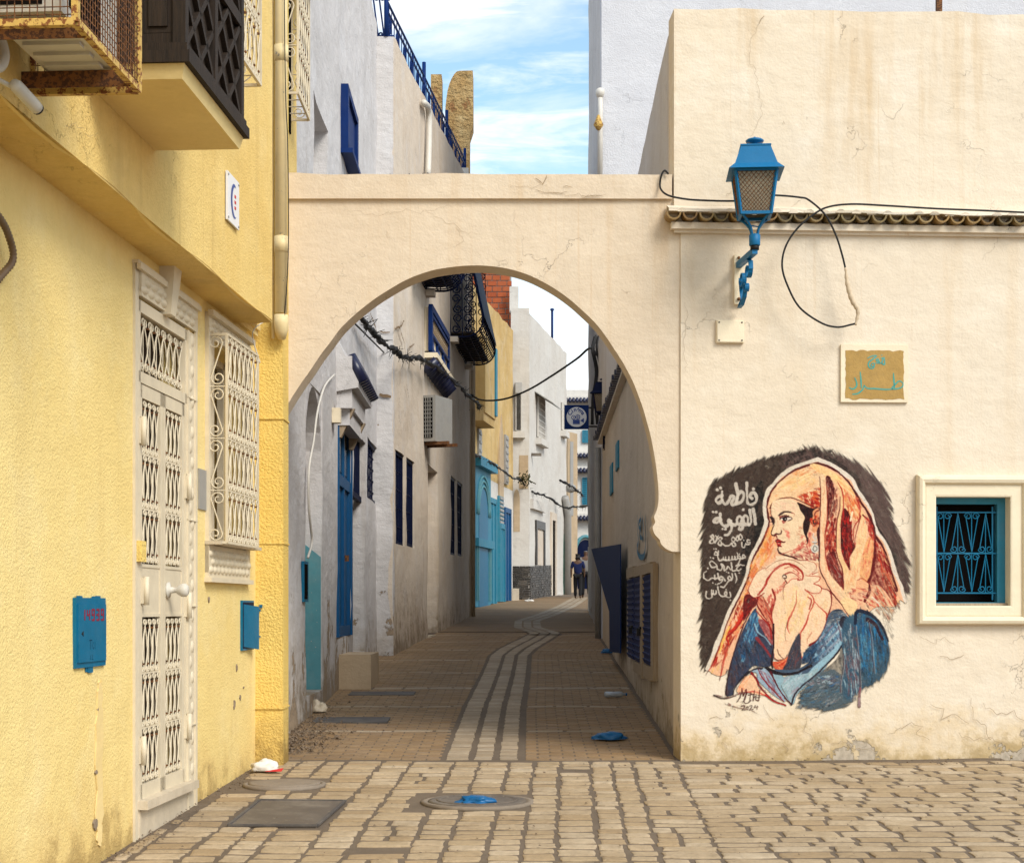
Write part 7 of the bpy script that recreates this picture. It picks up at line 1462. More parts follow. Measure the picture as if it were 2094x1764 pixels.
# ================================================================ FAR END OF THE ALLEY
OC = Plane((-2.1, 43.2), (.03, 57.4)); oh = thing('ochre_house', (-1, 50, gz(50)), 'ochre and white house with light blue portal beyond the alley bend', 'house')
def oz(v, x): return OC.px(x, v)[1]
part('upper_wall', wall(OC, 0, OC.len, 5.6, 11.35, .4, step=.8, amp=.04, edge=.12), M['ochre'], oh); part('lower_wall', wall(OC, 0, OC.len, lambda u: gz(OC.pt(u, 0).y)-.1, 5.6, .38, step=.8, amp=.03, edge=0), M['farwhite'], oh)
r_ = OC.rect(963, 940, 995, 1240); pz = gz(50); pw0, pw1 = r_[0], r_[2]
mb = MB(); mb.pbox(OC, pw0, pw1, pz, 6.0, 0, .14); mb.pbox(OC, pw0-.15, pw1+.2, 5.75, 6.05, 0, .34); mb.pbox(OC, pw0-.08, pw1+.12, 3.3, 3.55, 0, .26); po = part('portal', mb, M['skyblue'], oh, label='light blue carved portal with arched door')
mb = MB(); mb.pprism(OC, arch_outline(pw0+.6, pw1-.6, pz, 4.3), .14, .152); part('portal_door', mb, M['blue'], po)
mb = MB(); cc = (pw0+pw1)/2; ro_ = (pw1-pw0)/2-.6
for rr_ in (.06, .22, .38): mb.tube([OC.pt(cc-(ro_+rr_)*math.cos(math.pi*k/14), 4.3+(ro_+rr_)*math.sin(math.pi*k/14), .15) for k in range(15)], .045, 5)
for uu in (pw0+.15, pw0+.42, pw1-.42, pw1-.15): mb.pbox(OC, uu-.04, uu+.04, pz+.2, 3.3, .14, .19)
part('portal_mouldings', mb, M['aqua'], po, kind='stuff')
for (x0, x1, ya, yb, mt) in ((995, 1008, 1026, 1213, 'skyblue'), (1017, 1026, 1078, 1217, 'skyblue'), (1027, 1038, 1046, 1224, 'doorblue')):
    q = OC.rect(x0, ya, x1, yb); zb0 = gz(OC.pt(q[0], 0).y)+.05; mb = MB(); mb.pbox(OC, q[0], q[2], zb0, q[3], 0, .08); do = part('alley_door', mb, M[mt], oh)
    mb = MB(); mb.pbox(OC, q[0]-.1, q[0]+.08, zb0, q[3]+.12, .0, .13); mb.pbox(OC, q[2]-.08, q[2]+.1, zb0, q[3]+.12, 0, .13); mb.pbox(OC, q[0], q[2], q[3]-.05, q[3]+.12, 0, .13); mb.pbox(OC, (q[0]+q[2])/2-.05, (q[0]+q[2])/2+.05, zb0, q[3], .08, .11); part('door_frame', mb, M[mt], do)
for (x0, x1, ya, yb) in ((1017, 1026, 1015, 1072), (1030, 1036, 890, 990), (975, 981, 878, 1000)):
    q = OC.rect(x0, ya, x1, yb); mb = MB(); mb.pbox(OC, q[0], q[2], q[1], q[3], 0, .07); wo = part('shuttered_window', mb, M['skyblue'] if yb == 1072 else M['galv'], oh)
    mb = MB()
    for k in range(7): t_ = q[1]+(q[3]-q[1])*(k+.5)/7; mb.pbox(OC, q[0]+.1, q[2]-.1, t_-.04, t_+.04, .07, .10)
    part('slats', mb, M['galv'], wo, kind='stuff')
q = OC.rect(965, 780, 979, 905); mb = MB(); mb.pbox(OC, q[0]-.8, q[2], 7.3, 9.6, 0, .55); mb.pbox(OC, q[0]-.8, q[2]+.1, 7.05, 7.3, 0, .5); bx_ = part('oriel', mb, M['ochre'], oh)
mb = MB(); mb.pbox(OC, q[2]-.3, q[2]+.02, 7.4, 9.5, .55, .60); mb.pbox(OC, q[2], q[2]+.03, 7.4, 9.5, .05, .55); part('oriel_panel', mb, M['skyblue'], bx_)
mb = MB(); q = OC.rect(1019, 900, 1027, 1040); mb.pprism(OC, [(q[0], 5.0), (q[2], 4.7), (q[2]+.1, 6.0), (q[2]-.1, 7.4), ((q[0]+q[2])/2, 8.0), (q[0]+.05, 7.2), (q[0]-.1, 6.2)], 0, .05); part('bare_patch', mb, M['tanwash'], oh)
mb = MB(); mb.box((-.6, 56.3, gz(56)), (.25, 57.1, gz(56)+.45)); part('door_stones', mb, M['marble'], None, label='pale worn stone block at the foot of the ochre house doors', cat='stone')
# unfinished hollow-brick storey on the roof
bk_ = thing('brick_storey', (-.6, 58.4, 11.2), 'unfinished red hollow-brick wall on the ochre house roof', 'brick wall'); BP = Plane((-1.25, 58.4), (-.02, 58.4))
mb = MB(); mb.pbox(BP, -.3, BP.len, 10.6, 14.6, -.3, -.02); part('mortar', mb, M['greyjoint'], bk_)
g_ = random.Random(6)
for j in range(18):
    u = -.3-(.18 if j % 2 else 0); t_ = 10.7+.205*j
    while u < BP.len-.05:
        L_ = g_.choice([.36, .36, .36, .30]); e = min(u+L_-.03, BP.len+.01)
        if e-u > .06 and g_.random() > .05:
            mb = MB(); mb.pbox(BP, u, e, t_, t_+.172, -.1, .012+g_.uniform(0, .02)); o_b = part('brick', mb, M['hollow'], bk_)
        u += L_
# ruined masonry tower
TP = Plane((-1.92, 46.0), (-1.1, 46.0)); tw = thing('masonry_stub', (-1.5, 46.2, 9), 'weathered ochre masonry stub with rounded top above the rooftops', 'tower')
o_ = [(0, 9)]+[(0, 15.6)]+[(.42-.42*math.cos(math.pi/2*k/8), 15.6+1.25*math.sin(math.pi/2*k/8)) for k in range(1, 9)]+[(.79, 16.86), (.80, 15.3), (.70, 15.0), (.68, 9)]
mb = MB(); mb.pprism(TP, [(a+.015*mnoise.noise(Vector((a*5, b_*3, 1))), b_+.02*mnoise.noise(Vector((a*4, b_*2, 7)))) for a, b_ in o_], -.8, 0); part('shaft', mb, M['oldstone'], tw)
mb = MB(); mb.box((-2.33, 45.9, 9), (-2.02, 46.6, 16.72)); part('side_pillar', mb, M['oldstone'], tw)
# white house across the bend
wh = thing('white_far_house', (1, 60, gz(58)), 'plain white far house with barred windows and dark mosaic dado', 'house')
W1 = Plane((-.04, 57.6), (.62, 57.6)); W2 = Plane((.62, 57.6), (2.27, 66.6))
part('front_wall', wall(W1, 0, W1.len, gz(57)-.1, 12.2, .35, step=.6, amp=.03), M['white'], wh); part('wall', wall(W2, 0, W2.len, gl(W2), 12.0, .4, step=.9, amp=.03, edge=.05), M['white'], wh)
mb = MB(); mb.pbox(W1, -.05, .28, 12.1, 13.05, -.5, -.36); part('stair_tower', mb, M['white'], wh)
def barred(pl, x0, y0, x1, y1, parent):
    q = pl.rect(x0, y0, x1, y1); mb = MB(); mb.pbox(pl, q[0], q[2], q[1], q[3], 0, .03); o = part('window', mb, M['glass'], parent); mb = MB()
    for k in range(6): u = q[0]+(q[2]-q[0])*k/5; mb.pbox(pl, u-.03, u+.03, q[1], q[3], .03, .10)
    for k in range(8): t_ = q[1]+(q[3]-q[1])*k/7; mb.pbox(pl, q[0], q[2], t_-.025, t_+.025, .035, .095)
    part('window_bars', mb, M['white'], o); mb = MB(); mb.pbox(pl, q[0]-.15, q[2]+.15, q[1]-.28, q[1]-.05, 0, .22); part('window_sill', mb, M['white'], o); return o
barred(W1, 1056, 795, 1065, 880, wh); barred(W2, 1097, 815, 1110, 897, wh); barred(W2, 1147, 825, 1153, 880, wh)
for (pl_, x0, x1, v) in ((W1, 1054, 1067, 795), (W2, 1093, 1113, 812)):
    a = pl_.px(x0, v); b_ = pl_.px(x1, v); mb = MB(); mb.hexa([pl_.pt(a[0], a[1]-.25, .7), pl_.pt(b_[0], a[1]-.25, .7), pl_.pt(b_[0], a[1]+.2, 0), pl_.pt(a[0], a[1]+.2, 0), pl_.pt(a[0], a[1]-.22, .7), pl_.pt(b_[0], a[1]-.22, .7), pl_.pt(b_[0], a[1]+.24, 0), pl_.pt(a[0], a[1]+.24, 0)]); part('awning', mb, M['galv'], wh)
def dado(pl, u0, u1, h, parent, seed):
    g_ = random.Random(seed); n_ = 0; rows_ = 14
    mb = MB()
    for j in range(rows_):
        u = u0
        while u < u1-.02:
            L_ = g_.uniform(.12, .34); zz0 = gz(pl.pt(u, 0).y)+h*j/rows_; mb.pbox(pl, u, min(u+L_-.02, u1), zz0+.01, zz0+h/rows_-.01, .0, .04+g_.uniform(0, .02)); u += L_
    part('mosaic_dado', mb, M['mosaic'], parent, kind='stuff')
dado(W1, 0, W1.len, 1.22, wh, 1); dado(W2, 0, 5.1, 1.22, wh, 2)
for (x0, x1, ya, yb, mt, pl_) in ((1127, 1134, 1064, 1221, 'dark', W2), (1096, 1110, 1082, 1160, 'white', W2)):
    q = pl_.rect(x0, ya, x1, yb); zb0 = gz(pl_.pt(q[0], 0).y)+(1.25 if mt == 'white' else .02); mb = MB(); mb.pbox(pl_, q[0], q[2], zb0, q[3], 0, .02); o = part('doorway', mb, M['dark'] if mt == 'dark' else M['warmwash'], wh)
    mb = MB(); mb.pbox(pl_, q[0]-.25, q[0], zb0, q[3]+.3, 0, .07); mb.pbox(pl_, q[2], q[2]+.25, zb0, q[3]+.3, 0, .07); mb.pbox(pl_, q[0], q[2], q[3], q[3]+.3, 0, .07); part('doorway_frame', mb, M['mosaic'] if mt == 'white' else M['warmwash'], o)
q = W2.rect(1152, 1068, 1166, 1219); mb = MB(); mb.pprism(W2, arch_outline(q[0], q[2], gz(64), q[3]-.9), 0, .03); part('green_door', mb, paint('dark_green_paint', (.012, .09, .07), .6, .4), wh)
q = W1.rect(1050, 1000, 1063, 1087); mb = MB(); mb.pprism(W1, arch_outline(q[0], q[2], q[1], q[3]-.35, 10, .35), 0, .006); part('blind_niche', mb, M['tanwash'], wh)
mb = MB(); mb.pbox(W1, .30, .62, 5.7, 6.9, .0, .012); part('plaster_patch', mb, M['tanwash'], wh); mb = MB(); mb.pbox(W2, .2, 3.0, 5.0, 5.35, 0, .12); part('plaster_band', mb, M['white'], wh)
mb = MB(); mb.tube([W2.pt(W2.len*.92, gz(65), .15), W2.pt(W2.len*.92, 5.2, .15), W2.pt(W2.len*.85, 5.9, .15)], .16, 8); part('rain_pipe', mb, M['galv'], None, label='fat grey rain pipe on the end of the far white house', cat='drainpipe')
mb = MB(); mb.tube([W2.pt(W2.len*.72, 11.9, -.2), W2.pt(W2.len*.72, 13.4, -.2)], .05, 5); mb.tube([W2.pt(W2.len*.69, 13.3, -.2), W2.pt(W2.len*.75, 13.4, -.2)], .05, 5); part('roof_pole', mb, M['royal'], None, label='thin blue pole on the far white house roof', cat='pole')
mb = MB(); d_ = P(1107, 930, 58.2); mb.box((d_.x-.65, 58.0, d_.z-.05), (d_.x-.0, 58.12, d_.z+.05)); part('perforated_rail', mb, M['castiron'], None, label='dark perforated metal rail jutting from the far white house', cat='rail')
mb = MB(); d_ = P(1167, 998, 63); mb.lathe(d_, [(.04, -.18), (.18, -.12), (.2, .08), (.06, .2)], 10); part('satellite_dish', mb, M['galv'], None, label='round pale dish beside the far drainpipe', cat='dish')
# end of the street
FE = Plane((2.2, 76.0), (5.4, 76.0)); fe = thing('end_house', (3.2, 76.2, gz(76)), 'white house closing the street with navy eaves and blue grille window', 'house')
part('wall', wall(FE, -.6, FE.len, gz(76)-.2, 11.75, .4, step=1.2, amp=.02), M['farwhite'], fe)
for v in (818, 931, 961, 1058):
    t_ = EYE+(HZ-v)*76/F; e_ = MB(); e_.pbox(FE, -.6, FE.len, t_+.02, t_+.16, 0, .25); ev = part('eaves', e_, M['farwhite'], fe)
    for k in range(14): u = .2+.17*k; e_ = MB(); e_.tube([FE.pt(u, t_-.12, .42), FE.pt(u, t_+.12, .1)], .08, 6); part('eaves_tile', e_, M['tilenavy'], ev)
for (v0_, v1_) in ((880, 905), (977, 1031)):
    q = FE.rect(1191, v0_, 1212, v1_); e_ = MB(); e_.pbox(FE, q[0], q[2], q[1], q[3], 0, .05); wo = part('window', e_, M['navy'], fe); e_ = MB()
    for k in range(9): u = q[0]+(q[2]-q[0])*k/8; e_.pbox(FE, u-.015, u+.015, q[1], q[3], .06, .10)
    for k in range(13): t_ = q[1]+(q[3]-q[1])*k/12; e_.pbox(FE, q[0], q[2], t_-.015, t_+.015, .065, .095)
    part('window_grille', e_, M['skyblue'], wo)
q = FE.rect(1178, 1103, 1216, 1222); e_ = MB(); e_.pprism(FE, arch_outline(q[0], q[2], gz(75), q[3]-.7, 12, .7), 0, .02); ad = part('arched_door', e_, M['navy'], fe); e_ = MB(); cc = (q[0]+q[2])/2; e_.tube([FE.pt(cc-.50*math.cos(math.pi*k/12), q[3]-.7+.85*math.sin(math.pi*k/12), .05) for k in range(13)], .09, 6); part('arch_moulding', e_, M['aqua'], ad)
FO = Plane((2.42, 69.0), (2.86, 70.0)); fo = thing('ochre_far_wall', (2.8, 69.3, gz(69)), 'narrow pale ochre facade between white houses at the street end', 'house'); part('wall', wall(FO, 0, FO.len, gz(69)-.1, 9.0, 1.0, step=1, amp=.03), M['tanwash'], fo); mb = MB(); mb.pbox(FO, .2, .55, 5.4, 8.6, 0, .03); part('tall_window', mb, M['galv'], fo)
GW = Plane((2.205, 46.0), (3.1, 46.0)); gw = part('garden_wall', wall(GW, 0, GW.len, gz(46)-.1, EYE+(HZ-1117)*46/F, .5, step=.5, amp=.03, edge=.03), M['white'], None, label='low white stub wall on the right where the street narrows', cat='wall')

# ---- cinema sign and far lantern on the right
cy = 30.6; cs = thing('cinema_sign', P(1206, 880, cy), 'square navy Cinéma sign with white disc hanging on the right', 'sign'); lo_, hi_ = P(1154, 877, cy), P(1204, 828, cy); SP_ = Plane((lo_.x, cy), (hi_.x, cy)); sw = hi_.x-lo_.x
mb = MB(); mb.box((lo_.x, cy, lo_.z), (hi_.x, cy+.05, hi_.z)); part('panel', mb, M['royal'], cs)
cc = (sw/2, (lo_.z+hi_.z)/2); mb = MB(); mb.pprism(SP_, [(cc[0]+sw*.41*math.cos(2*math.pi*k/32), cc[1]+sw*.41*math.sin(2*math.pi*k/32)) for k in range(32)], 0, .006); part('disc', mb, M['signwhite'], cs)
mb = MB(); disc = lambda x, y, r_, d0_, d1_, n_=16: mb.pprism(SP_, [(cc[0]+sw*(x+r_*math.cos(2*math.pi*k/n_)), cc[1]+sw*(y+r_*math.sin(2*math.pi*k/n_))) for k in range(n_)], d0_, d1_)
disc(-.13, -.02, .09, .006, .010); disc(.05, .0, .10, .006, .0105); mb.pbox(SP_, cc[0]-sw*.15, cc[0]+sw*.13, cc[1]-sw*.29, cc[1]-sw*.11, .006, .011); mb.pprism(SP_, [(cc[0]+sw*.15, cc[1]-sw*.15), (cc[0]+sw*.30, cc[1]-sw*.04), (cc[0]+sw*.30, cc[1]-sw*.24)], .006, .0105); part('film_camera', mb, M['signblue'], cs)
mb = MB()
for (x, y, r_) in ((-.13, -.02, .06), (.05, .0, .066)):
    for k in range(5): a = 2*math.pi*k/5; disc(x+r_*.75*math.cos(a), y+r_*.75*math.sin(a), .026, .011, .0125, 8)
part('reel_holes', mb, M['signwhite'], cs, kind='stuff')
tcu = bpy.data.curves.new('word', 'FONT')
for i, ch in enumerate('Cinéma'):
    cu = bpy.data.curves.new('letter', 'FONT'); cu.body = ch; cu.size = sw*.23; cu.extrude = .001; cu.offset = .003; cu.align_x = 'CENTER'; ob = bpy.data.objects.new('letter_curve', cu); COL.objects.link(ob)
    bpy.context.view_layer.update(); me = bpy.data.meshes.new_from_object(ob.evaluated_get(bpy.context.evaluated_depsgraph_get())); bpy.data.objects.remove(ob); bpy.data.curves.remove(cu)
    a = R(60-24*i); rr_ = sw*.235; me.materials.clear(); me.materials.append(M['signblue']); o = bpy.data.objects.new('letter', me); COL.objects.link(o); o.parent = cs
    o.location = SP_.pt(cc[0]-rr_*math.sin(a), cc[1]+rr_*math.cos(a), .0085)-wloc(cs); o.rotation_mode = 'XYZ'; o.matrix_local = Matrix.Translation(o.location) @ Matrix.Rotation(-a if False else a, 4, Vector((0, -1, 0))) @ Matrix.Rotation(R(90), 4, 'X')
bpy.data.curves.remove(tcu)
mb = MB(); mb.bar((hi_.x, cy+.02, lo_.z+.05), (1.78, cy+.02, lo_.z+.05), .03); part('bracket', mb, M['black'], cs); mb = MB(); mb.bar((hi_.x, cy+.02, hi_.z-.05), (1.78, cy+.02, hi_.z-.05), .03); part('bracket', mb, M['black'], cs)
l2 = copy_tree(la); l2['label'] = 'dark weathered lantern beside the Cinéma sign deeper in the alley'; l2['group'] = 'wall lanterns'; la['group'] = 'wall lanterns'
l2.rotation_euler = (0, 0, R(-12)); l2.location = (1.755, 30.35, 4.45)
for ch in l2.children:
    if ch.name.split('.')[0] not in ('pane', 'wire_mesh', 'bulb'):
        ch.data = ch.data.copy(); ch.data.materials[0] = M['navy']

# ---- walkers at the far end
skin_shaded = flat('skin', (.12, .065, .04), .7)  # skin tone darkened to stand in for shade at the alley end
def skin_mesh(name, joints, edges, mat, parent, root=0, sub=1):
    me = bpy.data.meshes.new(name); me.from_pydata([j[0] for j in joints], edges, []); o = bpy.data.objects.new(name, me); COL.objects.link(o); o.parent = parent
    md = o.modifiers.new('skin', 'SKIN'); md.use_smooth_shade = True
    for i, j in enumerate(joints): me.skin_vertices[0].data[i].radius = (j[1], j[2] if len(j) > 2 else j[1])
    me.skin_vertices[0].data[root].use_root = True
    s_ = o.modifiers.new('sub', 'SUBSURF'); s_.levels = sub; s_.render_levels = 2; me.materials.append(mat); return o
def walker(x, y, rot, h, label, top, legs, hairc, step=.16, cap=False):
    o = thing('person', (x, y, gz(y)+.005), label, 'person', 'people at the end of the alley'); o.rotation_euler = (0, 0, rot); k = h/1.72
    V = lambda a, b, c: (a*k, b*k, c*k)
    J = [(V(0, 0, .95), .13*k, .10*k), (V(0, 0, 1.15), .125*k, .095*k), (V(0, .01, 1.38), .16*k, .105*k), (V(0, 0, 1.47), .07*k), (V(0, 0, 1.52), .055*k), (V(0, -.01, 1.60), .085*k, .095*k), (V(0, -.005, 1.68), .075*k, .09*k),
         (V(.19, 0, 1.41), .06*k), (V(.25, .02, 1.16), .045*k), (V(.26, -.06, .92), .035*k), (V(.26, -.08, .82), .035*k, .02*k), (V(-.19, 0, 1.41), .06*k), (V(-.25, -.02, 1.16), .045*k), (V(-.25, -.12, .94), .035*k), (V(-.25, -.14, .84), .035*k, .02*k),
         (V(.09, 0, .90), .09*k), (V(.10, -step*.6, .50), .065*k), (V(.10, -step*.4, .09), .042*k), (V(.10, -step*.4-.14, .035), .04*k, .03*k), (V(-.09, 0, .90), .09*k), (V(-.10, step*.3, .50), .065*k), (V(-.10, step, .09), .042*k), (V(-.10, step-.14, .035), .04*k, .03*k)]
    E = [(0, 1), (1, 2), (2, 3), (3, 4), (4, 5), (5, 6), (2, 7), (7, 8), (8, 9), (9, 10), (2, 11), (11, 12), (12, 13), (13, 14), (0, 15), (15, 16), (16, 17), (17, 18), (0, 19), (19, 20), (20, 21), (21, 22)]
    skin_mesh('body', J, E, skin_shaded, o)
    g = lambda i, f=1.18: (J[i][0],)+tuple(r_*f for r_ in J[i][1:])
    skin_mesh('shirt', [(V(0, 0, .86), .165*k, .13*k), g(1, 1.35), g(2, 1.2), g(7, 1.3), g(8, 1.4), g(11, 1.3), g(12, 1.4)], [(0, 1), (1, 2), (2, 3), (3, 4), (2, 5), (5, 6)], top, o)
    skin_mesh('trousers', [g(0, 1.1), g(15), g(16, 1.25), g(17, 1.5), g(19), g(20, 1.25), g(21, 1.5)], [(0, 1), (1, 2), (2, 3), (0, 4), (4, 5), (5, 6)], legs, o)
    skin_mesh('cap' if cap else 'hair', [(V(0, .015, 1.64), .095*k, .10*k), (V(0, .01, 1.70), .075*k, .085*k)]+([] if cap else [(V(0, .05, 1.55), .07*k)]), [(0, 1)] if cap else [(0, 1), (0, 2)], hairc, o)
c1 = flat('shaded_blue_cotton', (.006, .012, .06), .9); c2 = flat('shaded_white_cotton', (.20, .19, .18), .9); c3 = flat('black_cotton', (.012, .012, .014), .9); c4 = flat('dark_hair', (.012, .009, .008), .6)  # blue and white cloth painted darker, in place of shade on the walkers
walker(2.42, 58.8, R(175), 1.62, 'person in shade-darkened blue top and black trousers at the alley end', c1, c3, c4)
walker(2.75, 59.6, R(185), 1.78, 'person in shade-darkened white shirt and pale cap beside the stub wall', c2, c3, c2, cap=True)

# ---- covers, litter and other small things on the ground
def disk(name, cx, cy_, r_, mat, label, cat, ridge=True, h=.02):
    o = thing(name, (cx, cy_, floor_h(cx, cy_)), label, cat); ns = 36; z = floor_h(cx, cy_)
    mb = MB(); mb.lathe((cx, cy_, z), [(r_*1.12, -.02), (r_*1.12, h*.55), (r_*1.02, h*.6), (r_, h*.25)], ns); part('rim', mb, M['cement'], o)
    mb = MB(); mb.lathe((cx, cy_, z), [(r_*.97, -.01), (r_*.97, h*.7), (r_*.9, h*.85), (r_*.3, h*.9)], ns); part('lid', mb, mat, o)
    if ridge:
        mb = MB(); mb.lathe((cx, cy_, z+h*.85), [(r_*.82, 0), (r_*.80, .006), (r_*.74, .006), (r_*.72, 0)], ns); part('ring', mb, mat, o)
    return o
disk('manhole_cover', -.248, 11.43, .36, M['castiron'], 'round worn manhole cover under the near blue plastic bag', 'manhole'); disk('manhole_cover', -1.74, 12.23, .28, M['cement'], 'round cement-filled cover near the yellow wall', 'manhole', False, .028)
mc = thing('access_cover', (-1.53, 10.9, gz(10.9)), 'rectangular grey metal access cover set in the setts', 'cover'); mb = MB()
q4 = [ground_px(467, 1691), ground_px(648, 1693), ground_px(706, 1641), ground_px(531, 1640)]
zz = lambda v, d: (v.x, v.y, floor_h(v.x, v.y)+d); mb.hexa([zz(v, -.02) for v in q4]+[zz(v, .018) for v in q4]); part('plate', mb, M['castiron'], mc)
c_ = sum((Vector(v) for v in q4), Vector())/4; mb = MB()
for k in range(4):
    a, b_ = Vector(zz(q4[k], .019)), Vector(zz(q4[(k+1) % 4], .019)); mb.bar(a, b_, .022, .014)
part('rim', mb, M['slate'], mc)
for k in range(16): pass
for (x, y, w_, l_, lab) in ((-1.68, 16.75, .78, .50, 'dark patched slab in the alley floor nearest the niche'), (-1.6, 19.75, .8, .45, 'dark slab in the alley floor before the plaster step')):
    mb = MB(); mb.hexa([(x-w_/2, y-l_/2, floor_h(x, y)-.04), (x+w_/2, y-l_/2, floor_h(x, y)-.04), (x+w_/2, y+l_/2, floor_h(x, y)-.02), (x-w_/2, y+l_/2, floor_h(x, y)-.02), (x-w_/2, y-l_/2, gz(y-l_/2)+.014), (x+w_/2, y-l_/2, gz(y-l_/2)+.014), (x+w_/2, y+l_/2, gz(y+l_/2)+.014), (x-w_/2, y+l_/2, gz(y+l_/2)+.014)]); part('floor_slab', mb, M['slate'], None, label=lab, cat='slab')
def crumple(name, p, sx, sy, sz, mat, label, cat, seed, n=5, group=None):
    bm = bmesh.new(); bmesh.ops.create_icosphere(bm, subdivisions=4, radius=1); z0 = floor_h(p.x, p.y)+.018
    for v in bm.verts:
        d = v.co.normalized(); f_ = 1+.34*mnoise.noise(d*1.3+Vector((seed, 0, 0)))+.16*mnoise.turbulence(d*2.2+Vector((0, seed, 0)), 3, False)-.08; r1 = abs(mnoise.noise(d*4.5+Vector((seed, seed, 0)))); f_ -= .5*max(0, .16-r1)
        v.co = Vector((d.x*f_*sx, d.y*f_*sy, max(-.3, d.z)*f_*sz)); v.co.z = max(0.0, v.co.z+sz*.28)
    me = bpy.data.meshes.new(name); bm.to_mesh(me); bm.free(); me.materials.append(mat); me.polygons.foreach_set('use_smooth', [True]*len(me.polygons)); o = bpy.data.objects.new(name, me); COL.objects.link(o); o.location = (p.x, p.y, z0); return tag(o, label, cat, group)
crumple('plastic_bag', ground_px(972, 1648), .145, .10, .055, M['plastic'], 'crumpled blue plastic bag lying on the round manhole cover', 'plastic bag', 2.0, group='blue plastic bags')
crumple('plastic_bag', ground_px(1245, 1514), .175, .10, .055, M['plastic'], 'flat blue plastic bag on the alley pavers by the right wall', 'plastic bag', 5.3, group='blue plastic bags')
crumple('plastic_bag', ground_px(1241, 1337), .10, .08, .06, M['plastic'], 'small blue plastic bag far up along the right wall', 'plastic bag', 8.1, group='blue plastic bags')
crumple('paper_litter', ground_px(545, 1578)+Vector((0, -.05, 0)), .12, .08, .075, M['paper'], 'crumpled white paper wrapper at the foot of the yellow pier', 'litter', 3.3)
mb = MB(); p = ground_px(562, 1582); mb.prism([(p.x-.07, p.y-.06, p.z+.03), (p.x+.06, p.y-.05, p.z+.03), (p.x+.07, p.y+.0, p.z+.05)], [(p.x-.07, p.y-.06, p.z+.026), (p.x+.06, p.y-.05, p.z+.026), (p.x+.07, p.y, p.z+.046)]); part('wrapper_scrap', mb, M['signred'], None, label='red wrapper scrap under the white paper litter', cat='litter')
bt = thing('plastic_bottle', ground_px(1258, 1428), 'clear crushed plastic bottle lying by the right alley wall', 'bottle'); p = ground_px(1258, 1428); mb = MB(); z = floor_h(p.x, p.y)+.05
mb.tube([(p.x-.13, p.y, z), (p.x-.11, p.y, z), (p.x-.02, p.y+.01, z), (p.x+.04, p.y+.015, z), (p.x+.08, p.y+.02, z), (p.x+.10, p.y+.02, z), (p.x+.125, p.y+.022, z)], .035, 12, radii=[.024, .036, .032, .037, .033, .015, .015]); part('body', mb, paint('cloudy_plastic', (.42, .46, .50), .15, .2, None, spec=.8), bt)
mb = MB(); mb.tube([(p.x+.125, p.y+.022, z), (p.x+.145, p.y+.023, z)], .017, 10); part('cap', mb, M['plastic'], bt)
crumple('stone_lump', ground_px(651, 1458), .10, .09, .10, M['marble'], 'pale rubble lump against the left alley wall', 'stone', 1.4)
crumple('white_litter', ground_px(1082, 1230), .16, .08, .05, M['paper'], 'scrap of white paper far up the alley floor', 'litter', 4.4)
# grit and leaf bits scattered on the square
mb = MB(); g_ = random.Random(77)
for k in range(700):
    y = g_.uniform(8.6, 13.5); x = g_.uniform(-2.1, 5.2)
    if g_.random() < .45: x = yel_x(y)+.02+abs(g_.gauss(0, .10))
    elif g_.random() < .4: y = 13.5+.056*max(0, x-1.4)-abs(g_.gauss(0, .10)); x = g_.uniform(1.5, 5.4)
    if x < yel_x(y): continue
    z = floor_h(x, y)+.017; s_ = g_.uniform(.004, .013); a = g_.uniform(0, 3.1); c, d = s_*math.cos(a), s_*math.sin(a)
    mb.add([(x-c, y-d, z), (x+d, y-c, z+.002), (x+c, y+d, z), (x-d*.6, y+c*.6, z+s_*.7)], [(0, 1, 3), (1, 2, 3), (0, 3, 2)])
part('grit', mb, M['earth'], None, loc=(0, 11, gz(11)), kind='stuff', label='fine grit and leaf crumbs scattered over the setts', cat='grit')

# ---- cracks and chipped spots traced on the plaster
crk = flat('dark_crack_line', (.34, .25, .16), .95, spec=0)  # flat brown tone of the traced crack lines
def crack(pl, pts, w_, parent, d=.012, seed=0):
    g_ = random.Random(seed+len(pts)); q = [Vector(pl.px(x, y)) for x, y in pts]; out = []
    for a, b_ in zip(q, q[1:]):
        n_ = max(2, int((b_-a).length/.03))
        for k in range(n_): p = a+(b_-a)*k/n_; out.append(p+Vector((g_.gauss(0, .010), g_.gauss(0, .010))))
    out.append(q[-1]); mb = MB(); ribbon(pl, out, w_*.45, d, mb); part('crack', mb, crk, parent, kind='stuff')
for i, (pts, w_) in enumerate(([((1557, 32), (1552, 50)), .012], [((1552, 50), (1540, 72), (1532, 95), (1534, 130), (1548, 165), (1556, 200), (1560, 230), (1545, 262), (1532, 282)), .005],
        [((1602, 250), (1604, 254)), .01], [((1500, 388), (1490, 396), (1486, 402)), .008], [((1900, 200), (1960, 222), (2010, 240)), .003])): crack(RU, pts, w_, rh, .012, i)
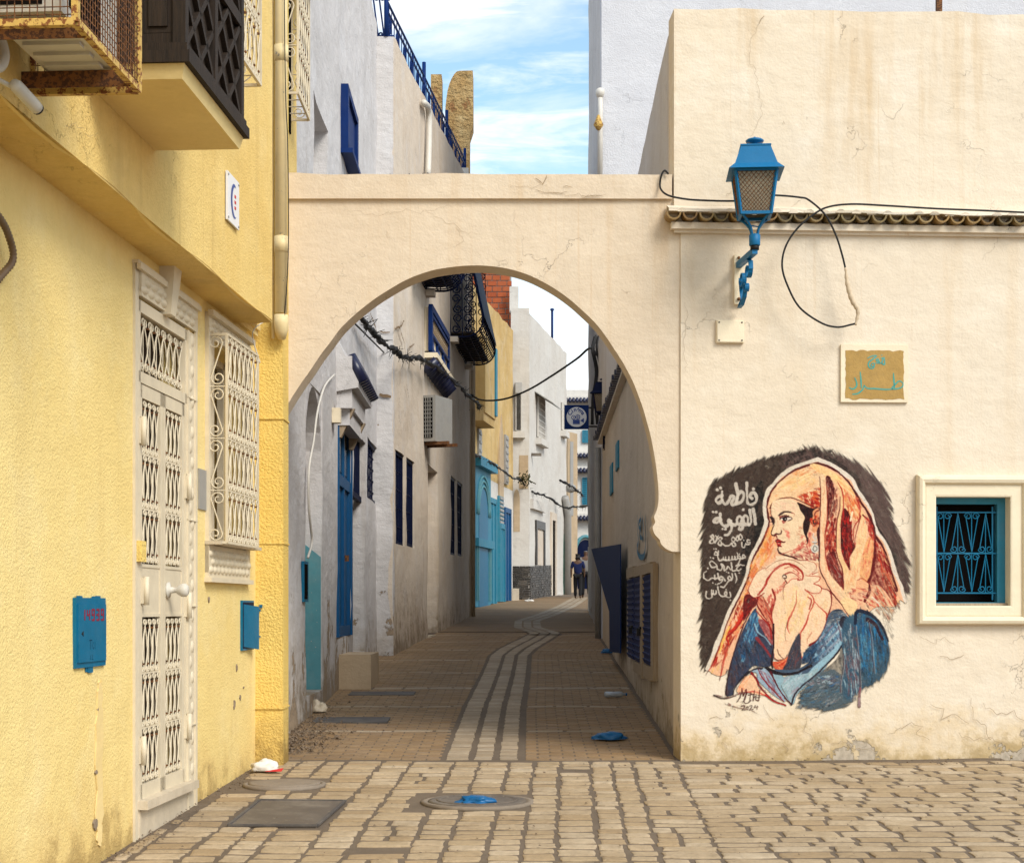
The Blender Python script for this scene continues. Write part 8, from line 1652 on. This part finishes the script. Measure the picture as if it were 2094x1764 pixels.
for i, (pts, w_) in enumerate(([((1400, 620), (1404, 650), (1398, 690), (1402, 760)), .005], [((1450, 1470), (1462, 1465), (1478, 1468)), .008], [((1505, 1480), (1512, 1492), (1520, 1488)), .008], [((1640, 1455), (1648, 1470), (1645, 1490), (1660, 1512), (1664, 1535)), .006], [((1600, 1520), (1612, 1528), (1606, 1538)), .008],
        [((1700, 1520), (1720, 1512), (1745, 1530), (1770, 1528), (1790, 1540)), .008], [((1820, 1500), (1860, 1478), (1880, 1484), (1872, 1500), (1900, 1512)), .009], [((1905, 1440), (1930, 1452), (1925, 1470), (1950, 1462), (1980, 1478)), .010], [((1985, 1430), (1990, 1470), (2010, 1480), (2020, 1510), (2060, 1520)), .010],
        [((2010, 1440), (2040, 1460), (2070, 1455), (2094, 1475)), .010], [((1960, 1500), (1990, 1512), (2030, 1505)), .008], [((1880, 1300), (1900, 1310), (1930, 1304), (1950, 1316)), .007], [((1560, 1440), (1570, 1462), (1590, 1470)), .006], [((1700, 880), (1712, 900)), .004], [((1925, 1340), (1950, 1346), (1970, 1338)), .010], [((1480, 1515), (1486, 1530)), .006])): crack(RF, pts, w_, rh, .0125, i)
for i, (pts, w_) in enumerate(([((700, 428), (760, 440), (820, 432), (880, 430), (930, 420), (948, 424)), .003], [((870, 430), (905, 452), (935, 462), (950, 478), (962, 476)), .004], [((935, 462), (945, 492), (930, 505)), .004], [((1270, 588), (1280, 600), (1290, 596)), .004], [((640, 560), (655, 580), (648, 610)), .003], [((606, 700), (640, 690), (668, 706)), .003])): crack(AP, pts, w_, ah, .004, i)
for i, (pts, w_) in enumerate(([((1095, 392), (1130, 396), (1160, 392)), .010], [((1130, 396), (1190, 402), (1240, 398)), .006], [((1098, 362), (1110, 372), (1118, 360)), .016], [((1040, 380), (1080, 386), (1120, 378)), .004], [((1150, 378), (1170, 384)), .010], [((1190, 402), (1230, 401)), .014])): crack(CP, pts, w_, ah, .012, i)
for i, (pts, w_) in enumerate(([((125, 255), (140, 262), (155, 258), (170, 270), (185, 278), (196, 272)), .004],)): crack(UY, pts, w_, yh, .012, i)
crk2 = flat('bare_render_scar', (.22, .15, .09), .95, spec=0); crk = crk2
for i, (pts, w_) in enumerate(([((812, 668), (822, 700), (826, 738)), .07], [((843, 703), (833, 710), (827, 742)), .06], [((826, 785), (832, 815)), .05], [((822, 655), (815, 668), (802, 672)), .08])): crack(LB, pts, w_, hb_, .04, i)
for i, (pts, w_) in enumerate(([((752, 640), (762, 665), (768, 690)), .08], [((745, 695), (752, 735), (756, 775)), .03], [((735, 650), (744, 668)), .05], [((676, 820), (678, 835)), .04], [((736, 735), (740, 760)), .03])): crack(LA, pts, w_, wa, .04, i)
for i, (pts, w_) in enumerate(([((775, 678), (798, 680)), .05], [((776, 808), (800, 812)), .12])): crack(JG, pts, w_, hb_, .03, i)
